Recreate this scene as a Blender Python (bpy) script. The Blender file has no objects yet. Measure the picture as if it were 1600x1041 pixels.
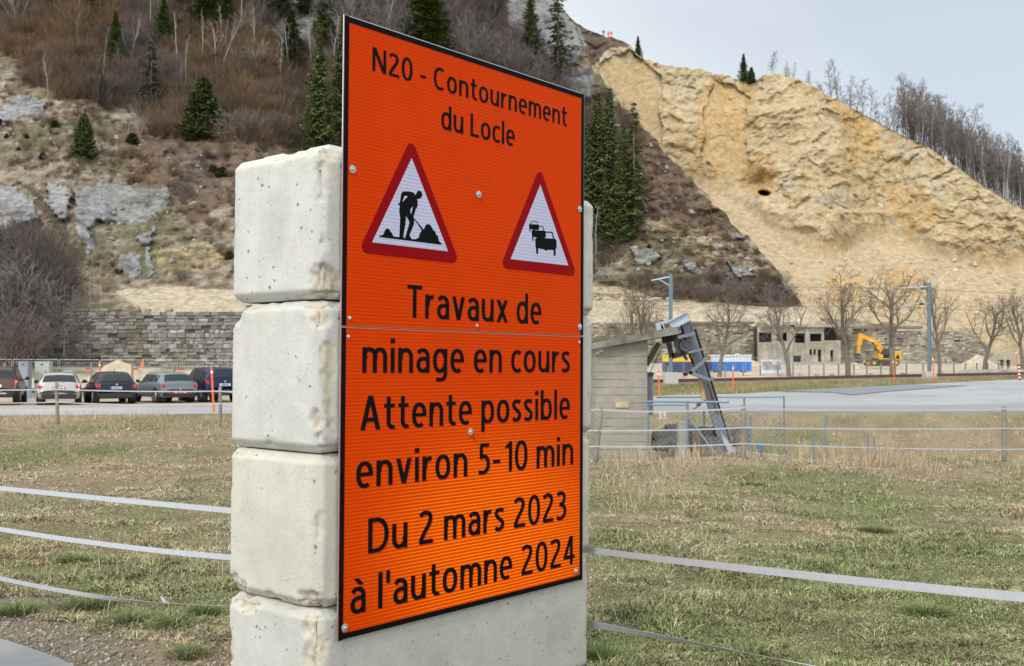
import bpy, bmesh, math, random
import numpy as np
from mathutils import Vector, Matrix, Euler
R = math.radians
random.seed(7); rng = np.random.default_rng(7)
SC = bpy.context.scene; COL = SC.collection

# ------------------------------------------------------------ camera, sky, sun
F = 1657.0; CX, CY = 800.0, 520.5; H = 1.543
PITCH = math.atan(57.5 / F); cp, sp = math.cos(PITCH), math.sin(PITCH)
cam = bpy.data.cameras.new("camera"); camo = bpy.data.objects.new("camera", cam); COL.objects.link(camo)
camo.location = (0, 0, H); camo.rotation_euler = (R(90) + PITCH, 0, 0)
cam.sensor_width = 36; cam.lens = 36 * F / 1600; cam.clip_start = .05; cam.clip_end = 6000
cam.dof.use_dof = True; cam.dof.focus_distance = 4.9; cam.dof.aperture_fstop = 9.0
SC.camera = camo
SUN_EL, SUN_AZ = R(44), R(203)          # azimuth clockwise from +Y: behind the camera, to the left
W = bpy.data.worlds.new("World"); SC.world = W; W.use_nodes = True
nt = W.node_tree; nt.nodes.clear()
def wn(t, **k):
    n = nt.nodes.new(t)
    for a, b in k.items(): setattr(n, a, b)
    return n
sky = wn("ShaderNodeTexSky", sky_type='NISHITA', sun_disc=False, sun_elevation=SUN_EL, sun_rotation=SUN_AZ, air_density=1.0, dust_density=1.5)
tc = wn("ShaderNodeTexCoord"); mp = wn("ShaderNodeMapping"); mp.inputs['Scale'].default_value = (1, 1, 2.6); mp.inputs['Location'].default_value = (3.1, 1.2, 0.4)
nz = wn("ShaderNodeTexNoise"); nz.inputs['Scale'].default_value = 1.7; nz.inputs['Detail'].default_value = 6; nz.inputs['Roughness'].default_value = .45; nz.inputs['Distortion'].default_value = .6
cr = wn("ShaderNodeMapRange"); cr.inputs[1].default_value = .35; cr.inputs[2].default_value = .68; cr.inputs[3].default_value = .58; cr.inputs[4].default_value = .99
mx = wn("ShaderNodeMix", data_type='RGBA'); mx.inputs[7].default_value = (1, 1, 1, 1)
bg = wn("ShaderNodeBackground"); bg.inputs[1].default_value = .1
wo = wn("ShaderNodeOutputWorld")
L = nt.links.new
sunv = wn("ShaderNodeVectorMath", operation='DOT_PRODUCT'); sunv.inputs[1].default_value = (math.sin(SUN_AZ) * math.cos(SUN_EL), math.cos(SUN_AZ) * math.cos(SUN_EL), math.sin(SUN_EL))
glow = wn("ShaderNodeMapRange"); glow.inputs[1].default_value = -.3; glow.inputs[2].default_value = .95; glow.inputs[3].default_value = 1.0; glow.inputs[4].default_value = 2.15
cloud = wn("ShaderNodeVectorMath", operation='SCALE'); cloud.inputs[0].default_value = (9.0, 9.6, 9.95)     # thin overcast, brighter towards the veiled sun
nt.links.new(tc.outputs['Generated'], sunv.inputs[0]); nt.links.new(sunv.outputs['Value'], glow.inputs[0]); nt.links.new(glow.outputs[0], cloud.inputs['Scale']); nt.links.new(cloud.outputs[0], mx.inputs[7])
L(tc.outputs['Generated'], mp.inputs[0]); L(mp.outputs[0], nz.inputs[0])
bank = wn("ShaderNodeVectorMath", operation='DOT_PRODUCT'); bank.inputs[1].default_value = (-.75, 0, 0); addn = wn("ShaderNodeMath", operation='ADD'); addo = wn("ShaderNodeMath", operation='ADD'); addo.inputs[1].default_value = .20   # the veil thins out to the right
L(tc.outputs['Generated'], bank.inputs[0]); L(nz.outputs[0], addn.inputs[0]); L(bank.outputs['Value'], addn.inputs[1]); L(addn.outputs[0], addo.inputs[0]); L(addo.outputs[0], cr.inputs[0])
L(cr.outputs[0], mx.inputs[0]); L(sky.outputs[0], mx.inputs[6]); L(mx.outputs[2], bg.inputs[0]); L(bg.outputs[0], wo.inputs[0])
sl = bpy.data.lights.new("sun", 'SUN'); sl.energy = 1.65; sl.angle = R(11); sl.color = (1, .955, .88)
so = bpy.data.objects.new("sun", sl); COL.objects.link(so)
sd = Vector((math.sin(SUN_AZ) * math.cos(SUN_EL), math.cos(SUN_AZ) * math.cos(SUN_EL), math.sin(SUN_EL)))
so.rotation_euler = sd.to_track_quat('Z', 'Y').to_euler(); so.location = (-20, -20, 60)
SC.view_settings.view_transform = 'Standard'; SC.view_settings.look = 'None'; SC.view_settings.exposure = 0.04; SC.view_settings.gamma = 1

# ------------------------------------------------------------ helpers
def pt(px, y, d):
    xr = (np.asarray(px, float) - CX) / F; yr = (CY - np.asarray(y, float)) / F
    Y = cp - yr * sp; Z = sp + yr * cp; s = np.asarray(d, float) / Y
    return np.stack(np.broadcast_arrays(xr * s, Y * s, H + Z * s), -1)
def V(px, y, d): return Vector(pt(px, y, d).tolist())
def hsh(ix, iy, iz):
    n = (ix * 374761393 + iy * 668265263 + iz * 2147483647 * 3 + 1274126177) & 0xffffffff
    n = ((n ^ (n >> 13)) * 1274126177) & 0xffffffff
    n = ((n ^ (n >> 16)) * 2246822519) & 0xffffffff
    return ((n ^ (n >> 15)) & 0xffffff) / float(0xffffff)
def vn(P):
    P = np.asarray(P, float); i = np.floor(P).astype(np.int64); f = P - i; f = f * f * (3 - 2 * f)
    r = 0
    for a in (0, 1):
        for b in (0, 1):
            for c in (0, 1):
                w = (f[..., 0] if a else 1 - f[..., 0]) * (f[..., 1] if b else 1 - f[..., 1]) * (f[..., 2] if c else 1 - f[..., 2])
                r = r + w * hsh(i[..., 0] + a, i[..., 1] + b, i[..., 2] + c)
    return r
def fbm(P, sc=1.0, oct=4, rough=.5):
    P = np.asarray(P, float) / sc; a = 1; t = 0; s = 0
    for k in range(oct):
        t = t + a * vn(P + 17.3 * k); s += a; a *= rough; P = P * 2.03
    return t / s
def ridge(P, sc=1.0, oct=4, rough=.55):
    P = np.asarray(P, float) / sc; a = 1; t = 0; s = 0
    for k in range(oct):
        t = t + a * (1 - np.abs(2 * vn(P + 9.1 * k) - 1)); s += a; a *= rough; P = P * 2.1
    return t / s
def inpoly(x, y, poly):
    r = np.zeros(np.shape(x), bool); n = len(poly)
    for i in range(n):
        (x0, y0), (x1, y1) = poly[i], poly[i - 1]
        c = ((y0 > y) != (y1 > y)) & (x < (x1 - x0) * (y - y0) / ((y1 - y0) or 1e-9) + x0)
        r ^= c
    return r
def sm(a, b, x):
    t = np.clip((x - a) / (b - a), 0, 1); return t * t * (3 - 2 * t)

class MB:
    def __init__(s): s.v = []; s.f = []; s.m = []; s.n = 0; s.c = []
    def add(s, v, f, mi=0, col=None):
        v = np.asarray(v, float).reshape(-1, 3); b = s.n
        s.v.append(v); s.n += len(v)
        s.f += [tuple(int(i) + b for i in q) for q in f]; s.m += [mi] * len(f)
        if col is not None: s.c.append(np.broadcast_to(np.asarray(col, float), (len(v), 3)))
        return s
    def box(s, c, d, rz=0, mi=0, M=None, bev=0):
        x, y, z = [k / 2 for k in d]
        if bev:
            b = min(bev, x * .9, y * .9, z * .9); pts = []
            bm = bmesh.new(); bmesh.ops.create_cube(bm, size=1)
            for q in bm.verts: q.co = Vector((q.co.x * d[0], q.co.y * d[1], q.co.z * d[2]))
            bmesh.ops.bevel(bm, geom=bm.edges[:], offset=b, segments=2, affect='EDGES', profile=.6)
            bm.verts.index_update(); v = np.array([q.co[:] for q in bm.verts]); f = [[q.index for q in fc.verts] for fc in bm.faces]; bm.free()
        else:
            v = np.array([[a * x, b * y, e * z] for a in (-1, 1) for b in (-1, 1) for e in (-1, 1)])
            f = [(0, 1, 3, 2), (4, 6, 7, 5), (0, 4, 5, 1), (2, 3, 7, 6), (0, 2, 6, 4), (1, 5, 7, 3)]
        if M is not None: v = v @ np.array(M.to_3x3()).T
        elif rz: v = v @ np.array(Matrix.Rotation(rz, 3, 'Z')).T
        return s.add(v + np.asarray(c, float), f, mi)
    def beam(s, p0, p1, w, h, mi=0, up=(0, 0, 1), bev=0):
        p0, p1 = Vector(p0), Vector(p1); ax = (p1 - p0); l = ax.length; ax.normalize()
        up = Vector(up)
        if abs(ax.dot(up)) > .98: up = Vector((0, 1, 0))
        sx = ax.cross(up).normalized(); uz = sx.cross(ax).normalized()
        M = Matrix((sx, ax, uz)).transposed()
        return s.box((p0 + p1) / 2, (w, l, h), M=M, mi=mi, bev=bev)
    def ibeam(s, p0, p1, w, h, t=.015, mi=0, up=(0, 0, 1)):
        p0, p1 = Vector(p0), Vector(p1); ax = (p1 - p0).normalized(); up = Vector(up)
        if abs(ax.dot(up)) > .98: up = Vector((0, 1, 0))
        sx = ax.cross(up).normalized(); uz = sx.cross(ax).normalized()
        o = uz * (h / 2 - t / 2)
        s.beam(p0 + o, p1 + o, w, t, mi, up); s.beam(p0 - o, p1 - o, w, t, mi, up); s.beam(p0, p1, t, h - 2 * t, mi, up)
        return s
    def tube(s, pts, rad, n=6, mi=0, cap=True):
        pts = [Vector(p) for p in pts]; m = len(pts)
        if not hasattr(rad, '__len__'): rad = [rad] * m
        v = []; px = None
        for i, p in enumerate(pts):
            t = (pts[min(i + 1, m - 1)] - pts[max(i - 1, 0)]).normalized()
            if px is None:
                a = Vector((0, 0, 1)) if abs(t.z) < .9 else Vector((1, 0, 0)); px = t.cross(a).normalized()
            else:
                px = (px - t * px.dot(t)).normalized()
            q = t.cross(px)
            for k in range(n):
                a = 2 * math.pi * k / n; v.append(p + (px * math.cos(a) + q * math.sin(a)) * rad[i])
        f = [(i * n + k, i * n + (k + 1) % n, (i + 1) * n + (k + 1) % n, (i + 1) * n + k) for i in range(m - 1) for k in range(n)]
        if cap: f += [tuple(range(n))[::-1], tuple((m - 1) * n + k for k in range(n))]
        return s.add([q[:] for q in v], f, mi)
    def cyl(s, p0, p1, r, n=12, mi=0, r1=None): return s.tube([p0, p1], [r, r if r1 is None else r1], n, mi)
    def poly(s, pts2, th, to, mi=0):
        """extrude a 2d outline: to(u,v,w) maps to 3d, w = 0..th"""
        n = len(pts2); v = [to(u, w_, 0) for u, w_ in pts2] + [to(u, w_, th) for u, w_ in pts2]
        f = [tuple(range(n)), tuple(range(2 * n - 1, n - 1, -1))] + [(i, (i + 1) % n, n + (i + 1) % n, n + i) for i in range(n)]
        return s.add(np.array([list(q) for q in v]), f, mi)
    def grid(s, P, mi=0, col=None):
        a, b = P.shape[:2]; i = np.arange((a - 1) * (b - 1)); r, c = i // (b - 1), i % (b - 1); k = r * b + c
        fs = np.stack([k, k + 1, k + b + 1, k + b], 1)
        return s.add(P.reshape(-1, 3), fs.tolist(), mi, None if col is None else col.reshape(-1, 3))
    def mesh(s, name, mats, smooth=False, off=None):
        v = np.concatenate(s.v) if s.v else np.zeros((0, 3))
        if off is not None: v = v - np.asarray(off, float)
        me = bpy.data.meshes.new(name)
        me.from_pydata(v.tolist(), [], s.f)
        mats = mats if isinstance(mats, (list, tuple)) else [mats]
        for m in mats: me.materials.append(m)
        if len(mats) > 1: me.polygons.foreach_set('material_index', s.m)
        if smooth: me.polygons.foreach_set('use_smooth', [True] * len(s.f))
        if s.c:
            a = me.attributes.new('Col', 'FLOAT_COLOR', 'POINT'); c = np.concatenate(s.c)
            a.data.foreach_set('color', np.concatenate([c, np.ones((len(c), 1))], 1).ravel())
        me.update(); return me
def fast_mesh(name, v, tris, mats, col=None, nper=3, smooth=False):
    me = bpy.data.meshes.new(name); v = np.ascontiguousarray(v, dtype=np.float32); nf = len(tris)
    me.vertices.add(len(v)); me.vertices.foreach_set('co', v.ravel())
    me.loops.add(nf * nper); me.loops.foreach_set('vertex_index', np.ascontiguousarray(tris, dtype=np.int32).ravel())
    me.polygons.add(nf); me.polygons.foreach_set('loop_start', np.arange(0, nf * nper, nper, dtype=np.int32))
    me.polygons.foreach_set('loop_total', np.full(nf, nper, dtype=np.int32))
    if smooth: me.polygons.foreach_set('use_smooth', np.ones(nf, dtype=bool))
    for m in (mats if isinstance(mats, (list, tuple)) else [mats]): me.materials.append(m)
    if col is not None:
        a = me.attributes.new('Col', 'FLOAT_COLOR', 'POINT')
        a.data.foreach_set('color', np.concatenate([col, np.ones((len(col), 1))], 1).astype(np.float32).ravel())
    me.update(calc_edges=True); me.validate(); return me
def thing(name, label, cat, loc=(0, 0, 0), group=None, rz=0):
    o = bpy.data.objects.new(name, None); o.empty_display_size = .2; COL.objects.link(o)
    o.location = loc; o.rotation_euler = (0, 0, rz); tag(o, label, cat, group); return o
def tag(o, label, cat, group=None):
    o['label'] = label; o['category'] = cat
    if group: o['group'] = group
    return o
def link(name, me, parent=None, loc=None):
    o = bpy.data.objects.new(name, me); COL.objects.link(o)
    if parent: o.parent = parent
    if loc is not None: o.location = loc
    return o
def part(name, mb, mats, root, smooth=False, local=False, label=None):
    """mesh built in world coords (root unrotated) or local coords; root may be a part (then grand-root offset is used)"""
    off = None
    if not local:
        g = root
        while g.parent: g = g.parent
        off = g.location
    o = link(name, mb.mesh(name, mats, smooth, off), root)
    if label: o['label'] = label
    return o
def single(name, mb, mats, label, cat, loc, group=None, smooth=False):
    o = link(name, mb.mesh(name, mats, smooth, loc), None, loc); return tag(o, label, cat, group)
def struct(name, me):
    o = link(name, me); o['kind'] = 'structure'; return o
def clone(root, loc, rz=0, sc=1.0, label=None, group=None):
    r = root.copy(); COL.objects.link(r); r.location = loc; r.rotation_euler = (0, 0, rz)
    r.scale = sc if hasattr(sc, '__len__') else (sc, sc, sc)
    if label: r['label'] = label
    if group: r['group'] = group
    def rec(a, b):
        for ch in [c for c in a.children]:
            c = ch.copy(); COL.objects.link(c); c.parent = b; rec(ch, c)
    rec(root, r); return r

# ------------------------------------------------------------ materials
def mat(name, col, rough=.8, metal=0.0, var=.12, vs=6.0, bump=0.0, bs=60.0, attr=False, spec=.5, col2=None, c2s=3.0, c2lo=.45, c2hi=.65, detail=5, trans=0, coat=0):
    m = bpy.data.materials.new(name); m.use_nodes = True; t = m.node_tree; b = t.nodes['Principled BSDF']
    b.inputs['Roughness'].default_value = rough; b.inputs['Metallic'].default_value = metal
    b.inputs['Specular IOR Level'].default_value = spec
    if coat: b.inputs['Coat Weight'].default_value = coat; b.inputs['Coat Roughness'].default_value = .05
    tcn = t.nodes.new('ShaderNodeTexCoord'); out = None
    if attr:
        a = t.nodes.new('ShaderNodeAttribute'); a.attribute_name = 'Col'; out = a.outputs['Color']
    else:
        c = t.nodes.new('ShaderNodeRGB'); c.outputs[0].default_value = (*col, 1); out = c.outputs[0]
    if col2 is not None:
        n = t.nodes.new('ShaderNodeTexNoise'); n.inputs['Scale'].default_value = c2s; n.inputs['Detail'].default_value = 6
        t.links.new(tcn.outputs['Object'], n.inputs[0])
        r = t.nodes.new('ShaderNodeMapRange'); r.inputs[1].default_value = c2lo; r.inputs[2].default_value = c2hi; t.links.new(n.outputs[0], r.inputs[0])
        x = t.nodes.new('ShaderNodeMix'); x.data_type = 'RGBA'; t.links.new(r.outputs[0], x.inputs[0]); t.links.new(out, x.inputs[6]); x.inputs[7].default_value = (*col2, 1); out = x.outputs[2]
    if var:
        n = t.nodes.new('ShaderNodeTexNoise'); n.inputs['Scale'].default_value = vs; n.inputs['Detail'].default_value = detail; n.inputs['Roughness'].default_value = .65
        t.links.new(tcn.outputs['Object'], n.inputs[0])
        r = t.nodes.new('ShaderNodeMapRange'); r.inputs[1].default_value = .25; r.inputs[2].default_value = .75; r.inputs[3].default_value = 1 - var; r.inputs[4].default_value = 1 + var
        t.links.new(n.outputs[0], r.inputs[0])
        x = t.nodes.new('ShaderNodeMix'); x.data_type = 'RGBA'; x.blend_type = 'MULTIPLY'; x.inputs[0].default_value = 1
        t.links.new(out, x.inputs[6]); t.links.new(r.outputs[0], x.inputs[7]); out = x.outputs[2]
    t.links.new(out, b.inputs['Base Color'])
    if bump:
        n = t.nodes.new('ShaderNodeTexNoise'); n.inputs['Scale'].default_value = bs; n.inputs['Detail'].default_value = 6; n.inputs['Roughness'].default_value = .65
        t.links.new(tcn.outputs['Object'], n.inputs[0])
        u = t.nodes.new('ShaderNodeBump'); u.inputs['Strength'].default_value = 1; u.inputs['Distance'].default_value = bump
        t.links.new(n.outputs[0], u.inputs['Height']); t.links.new(u.outputs[0], b.inputs['Normal'])
    return m
def nodes(m): return m.node_tree, m.node_tree.nodes['Principled BSDF'], m.node_tree.nodes, m.node_tree.links.new
def base_src(m):
    t, b, N, l = nodes(m); return b.inputs['Base Color'].links[0].from_socket
M = {}
M['alu'] = mat('aluminium', (.62, .63, .65), .35, .9, .05)
M['black'] = mat('black_film', (.004, .004, .0045), .6, 0, .1, spec=.08)
M['red'] = mat('red_film', (.27, .0008, .003), .55, 0, .06, 40, spec=.08)
M['zinc'] = mat('zinc_steel', (.55, .57, .58), .38, .75, .15, 60)
def stripe(m, amt, per, bump):
    """the fine horizontal ribs of reflective sheeting"""
    t, b, N, l = nodes(m); src = base_src(m)
    tcn = N.new('ShaderNodeTexCoord'); w = N.new('ShaderNodeTexWave'); w.wave_type = 'BANDS'; w.bands_direction = 'Z'; w.inputs['Scale'].default_value = .314 / per
    w.inputs['Distortion'].default_value = .6; w.inputs['Detail'].default_value = 2; w.inputs['Detail Scale'].default_value = .4
    l(tcn.outputs['Object'], w.inputs[0])
    r = N.new('ShaderNodeMapRange'); r.inputs[3].default_value = 1 - amt; r.inputs[4].default_value = 1 + amt * .5; l(w.outputs['Fac'], r.inputs[0])
    x = N.new('ShaderNodeMix'); x.data_type = 'RGBA'; x.blend_type = 'MULTIPLY'; x.inputs[0].default_value = 1
    l(src, x.inputs[6]); l(r.outputs[0], x.inputs[7]); l(x.outputs[2], b.inputs['Base Color'])
    u = N.new('ShaderNodeBump'); u.inputs['Distance'].default_value = bump; l(w.outputs['Fac'], u.inputs['Height']); l(u.outputs[0], b.inputs['Normal'])
M['orange'] = mat('orange_sheeting', (.66, .044, .0002), .5, 0, .05, 3, spec=.05); stripe(M['orange'], .06, .0152, .0005)
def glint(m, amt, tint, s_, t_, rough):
    """extra gloss lobe, its normal aimed so a sun glint lands on a chosen spot"""
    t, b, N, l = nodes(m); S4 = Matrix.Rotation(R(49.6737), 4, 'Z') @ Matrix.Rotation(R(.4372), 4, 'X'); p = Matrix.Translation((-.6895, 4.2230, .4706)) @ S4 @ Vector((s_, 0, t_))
    hv = (S4.inverted() @ ((Vector((0, 0, H)) - p).normalized() + sd)).normalized()  # bent normal from camera and sun directions places the added glint
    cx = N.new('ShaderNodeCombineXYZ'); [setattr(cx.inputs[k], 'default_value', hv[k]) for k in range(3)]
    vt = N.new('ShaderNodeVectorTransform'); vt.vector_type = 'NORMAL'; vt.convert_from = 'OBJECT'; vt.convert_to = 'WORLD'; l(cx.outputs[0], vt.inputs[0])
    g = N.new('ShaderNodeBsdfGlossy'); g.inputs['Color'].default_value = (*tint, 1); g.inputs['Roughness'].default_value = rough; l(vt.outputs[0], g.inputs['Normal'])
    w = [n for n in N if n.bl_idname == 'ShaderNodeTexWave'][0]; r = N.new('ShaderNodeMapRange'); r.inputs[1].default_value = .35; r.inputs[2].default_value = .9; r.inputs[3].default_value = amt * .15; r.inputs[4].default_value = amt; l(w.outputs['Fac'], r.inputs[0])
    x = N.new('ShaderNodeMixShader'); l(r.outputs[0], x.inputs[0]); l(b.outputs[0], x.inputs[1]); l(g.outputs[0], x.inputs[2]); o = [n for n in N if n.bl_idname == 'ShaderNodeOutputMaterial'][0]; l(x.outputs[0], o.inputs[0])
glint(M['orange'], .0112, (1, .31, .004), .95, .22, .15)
M['whitef'] = mat('white_sheeting', (.52, .52, .68), .45, 0, .04, 5, spec=.2); stripe(M['whitef'], .10, .0152, .0004)

# ------------------------------------------------------------ ground profile
CO = np.array([-600, 0, 365, 920, 1160, 1400, 1600, 2200.])
RAIL = np.array([62, 62, 68, 79.5, 85.8, 93.2, 100.5, 131.])
RZ = np.array([.31, .31, .31, .6, .77, 1.0, 1.2, 1.5])
KD = np.array([[1.5] * 8, [5.5] * 8, [12] * 8,
    [28, 28, 28, 19, 19.6, 21, 22, 26], [32, 32, 32, 27, 27, 27, 27, 32], [36, 36, 37.5, 37.5, 38, 38, 38, 38],
    [42, 42.6, 45.3, 55, 60, 74, 88, 125], [59, 59, 60.5, 64, 70, 82, 92, 127]] + [RAIL - 2.6, RAIL - 1.6, RAIL + 1.6, RAIL + 2.6, RAIL + 8] +
    [[105, 105, 105, 138, 146, 150, 150, 170], [117.5, 117.5, 117.5, 167, 167, 167, 167, 190], [140, 140, 140, 190, 190, 190, 190, 215]], float)
KZ = np.array([[0] * 8, [0] * 8, [0, 0, -.02, -.05, -.05, -.1, -.15, -.15],
    [0, 0, 0, -.12, -.07, -.22, -.4, -.4], [0, 0, 0, -.7, -.75, -.8, -.85, -.6], [0, 0, .0, 0, 0, 0, 0, 0],
    [0, 0, 0, .1, .2, .45, .75, 1.2], [.02, .02, .04, .2, .36, .66, .85, 1.25]] + [RZ - .28, RZ - .12, RZ - .12, RZ - .28, RZ - .1] +
    [[.65, .65, .65, 1.4, 1.6, 1.68, 1.65, 1.8], [2.0, 2.0, 2.0, 2.5, 2.6, 2.6, 2.6, 2.7], [3.0, 3, 3, 3.0, 3, 3, 3, 3]], float)
NK = len(KD)
def kcol(c, A): c = np.clip(c, -600, 2200); return np.stack([np.interp(c, CO, A[k]) for k in range(NK)], -1)
def gz(x, y, noise=True):
    x = np.atleast_1d(np.asarray(x, float)); y = np.atleast_1d(np.asarray(y, float))
    c = CX + F * x / np.maximum(y, 1.0); D = kcol(c, KD); Z = kcol(c, KZ)
    k = np.clip((D < y[..., None]).sum(-1) - 1, 0, NK - 2)
    d0 = np.take_along_axis(D, k[..., None], -1)[..., 0]; d1 = np.take_along_axis(D, k[..., None] + 1, -1)[..., 0]
    z0 = np.take_along_axis(Z, k[..., None], -1)[..., 0]; z1 = np.take_along_axis(Z, k[..., None] + 1, -1)[..., 0]
    z = z0 + (z1 - z0) * np.clip((y - d0) / (d1 - d0), 0, 1)
    if noise:
        P = np.stack([x, y, 0 * x], -1); w = sm(4.5, 8, y) * (1 - sm(30, 36, y))
        z = z + w * ((fbm(P, 3.0, 3) - .5) * .22 + (fbm(P, .7, 2) - .5) * .07)
    return z
def g1(x, y): return float(gz(x, y)[0])
def on_ground(px, d):
    x = (px - CX) / F * d; return Vector((x, d, g1(x, d)))
# line of the near road edge (camera stands on the road)
RE0 = np.array([-3.03, 6.28]); RD = np.array([.693, -.721]); RN = np.array([.721, .693])   # RN points off the road to the field
def road_dist(x, y): return (np.asarray(x) - RE0[0]) * RN[0] + (np.asarray(y) - RE0[1]) * RN[1]
def green_mix(x, y):
    """0 = dry straw, 1 = green sward"""
    P = np.stack([np.asarray(x), np.asarray(y), 0 * np.asarray(x)], -1)
    n = fbm(P * [1, .55, 1], 2.2, 4, .6); c = CX + F * P[..., 0] / np.maximum(P[..., 1], 1)
    right = sm(820, 1000, c) * (1 - sm(16.0, 18.5, P[..., 1]))
    b = .15 + right * .40 + .22 * sm(16, 22, P[..., 1]) * (1 - sm(400, 600, c)) * (1 - sm(26, 30, P[..., 1])) - .10 * sm(800, 1000, c) * sm(17.5, 19, P[..., 1])
    b = b + .2 * np.exp(-((road_dist(P[..., 0], P[..., 1]) - 1.0) / .5) ** 2)
    return np.clip((n - .5) * 3.4 + b, 0, 1)
STRAW = np.array([.28, .215, .135]); GREEN = np.array([.155, .17, .068])
def field_col(x, y, P=None):
    g = green_mix(x, y)[..., None]
    Q = np.stack([x, y, 0 * x], -1); b = fbm(Q, .5, 3)[..., None]
    return (STRAW * (1 - g) + GREEN * g) * (.62 + .6 * b)
def strip(k0, k1, c0, c1, nc, nr, colf=None, wob=0):
    cs = np.linspace(c0, c1, nc); D = kcol(cs, KD); a, b = D[:, k0], D[:, k1]
    if wob:
        q = np.stack([cs / 9.0, 0 * cs, 0 * cs], -1); 
        if k1 in (5, 6): b = b + (fbm(q, 1, 3) - .5) * wob
        if k0 in (5, 6): a = a + (fbm(q, 1, 3) - .5) * wob
    v = np.linspace(0, 1, nr)
    if k0 < 2: d = 1 / (1 / a[None] + (1 / b - 1 / a)[None] * v[:, None])
    else: d = a[None] + (b - a)[None] * v[:, None]
    X = (cs[None] - CX) / F * d; Z = gz(X.ravel(), d.ravel()).reshape(X.shape)
    return X, d, Z
M['terrain'] = mat('terrain', (1, 1, 1), .95, 0, .22, 1.3, .05, 9, attr=True, spec=.1, detail=9)
M['field'] = mat('field_soil', (1, 1, 1), .95, 0, .35, 14, .03, 40, attr=True, spec=.1, detail=9)
X, d, Z = strip(0, 5, -700, 2300, 560, 420, wob=.5)
rd = road_dist(X, d); Z = Z - .05 * (1 - sm(-.1, .5, rd))
c = field_col(X, d)
gm = (1 - sm(.2, .6, rd + (fbm(np.stack([X, d, 0 * X], -1), .3, 3) - .5) * .9))[..., None]
c = c * (1 - gm) + np.array([.21, .17, .125]) * gm
mb = MB(); mb.grid(np.stack([X, d, Z], -1), col=c); struct('field', mb.mesh('field', M['field'], True))
# wide base sheet to the horizon
mb = MB(); mb.add([(-3000, -200, -1.6), (3000, -200, -1.6), (3000, 5500, -1.6), (-3000, 5500, -1.6)], [(0, 1, 2, 3)])
struct('ground', mb.mesh('ground', mat('far_ground', (.2, .17, .1), .95)))
M['asph'] = mat('asphalt_pale', (.29, .29, .295), .85, 0, .14, .5, .004, 90, col2=(.365, .365, .365), c2s=.09, spec=.3, detail=8)
M['asph_dark'] = mat('asphalt_patch', (.205, .21, .225), .8, 0, .08, .5, .003, 90, spec=.3)
X, d, Z = strip(5, 6, -700, 2300, 300, 40, wob=.5)
mb = MB(); mb.grid(np.stack([X, d, Z], -1)); struct('road', mb.mesh('road', M['asph'], True))
def patch(name, outline, matl, dz, n=40):
    """asphalt repair: outline in (px, d) quads lofted between two rails"""
    lo, hi = outline; t = np.linspace(0, 1, n); w = np.linspace(0, 1, 12)
    a = np.array([[np.interp(q, np.linspace(0, 1, len(lo)), [p[k] for p in lo]) for k in (0, 1)] for q in t])
    b = np.array([[np.interp(q, np.linspace(0, 1, len(hi)), [p[k] for p in hi]) for k in (0, 1)] for q in t])
    g = a[None] * (1 - w)[:, None, None] + b[None] * w[:, None, None]
    X = (g[..., 0] - CX) / F * g[..., 1]; Z = gz(X.ravel(), g[..., 1].ravel()).reshape(X.shape) + dz
    mb = MB(); mb.grid(np.stack([X, g[..., 1], Z], -1)); struct(name, mb.mesh(name, matl, True))
patch('road_patch', ([(1215, 62.5), (1300, 60), (1330, 55.5), (1400, 62), (1515, 71)], [(1215, 62.7), (1290, 66.5), (1370, 71.5), (1420, 74.5), (1515, 71.3)]), M['asph_dark'], .03)
patch('road_edge_band', ([(930, 38.2), (1200, 38.4), (1620, 38.4), (2000, 38.4)], [(930, 43), (1200, 43), (1620, 44.5), (2000, 45)]), mat('asphalt_brownish', (.265, .25, .25), .85, 0, .08, .5, spec=.3), .02)
# kept apart: gravel car park, verges, track bed, yard
gcol = mat('gravel', (.40, .325, .25), .95, 0, .25, 2.5, .01, 60, col2=(.30, .24, .18), c2s=.35, spec=.1, detail=9)
X, d, Z = strip(6, 7, -700, 760, 120, 16, wob=.3); mb = MB(); mb.grid(np.stack([X, d, Z], -1)); struct('gravel_car_park', mb.mesh('gravel_car_park', gcol, True))
def vcol(X, d):
    P = np.stack([X, d, 0 * X], -1); n = fbm(P, 2.5, 4, .6)[..., None]; g = np.clip((n - .42) * 4, 0, 1)
    return (np.array([.27, .215, .125]) * (1 - g) + np.array([.15, .16, .055]) * g) * (.7 + .55 * fbm(P, .6, 2)[..., None])
X, d, Z = strip(6, 8, 755, 2300, 160, 40, wob=.3); mb = MB(); mb.grid(np.stack([X, d, Z], -1), col=vcol(X, d)); struct('grass_verge', mb.mesh('grass_verge', M['terrain'], True))
X, d, Z = strip(7, 8, -700, 760, 120, 8); mb = MB(); mb.grid(np.stack([X, d, Z], -1), col=vcol(X, d)); struct('grass_verge', mb.mesh('grass_verge_left', M['terrain'], True))
bal = mat('ballast', (.20, .185, .17), .95, 0, .4, 9, .03, 25, spec=.1, detail=9)
X, d, Z = strip(8, 11, -700, 2300, 200, 10); mb = MB(); mb.grid(np.stack([X, d, Z], -1)); struct('track_bed', mb.mesh('track_bed', bal, True))
X, d, Z = strip(11, 12, -700, 2300, 200, 14); mb = MB(); mb.grid(np.stack([X, d, Z], -1), col=vcol(X, d)); struct('grass_bank', mb.mesh('grass_bank', M['terrain'], True))
yard = mat('yard_gravel', (.44, .36, .265), .95, 0, .2, .8, .02, 12, col2=(.36, .28, .19), c2s=.13, spec=.1, detail=9)
X, d, Z = strip(12, 15, -700, 2300, 300, 60); Z = Z + (fbm(np.stack([X, d, 0 * X], -1), 6, 3) - .5) * .5
cc = CX + F * X / d
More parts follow.
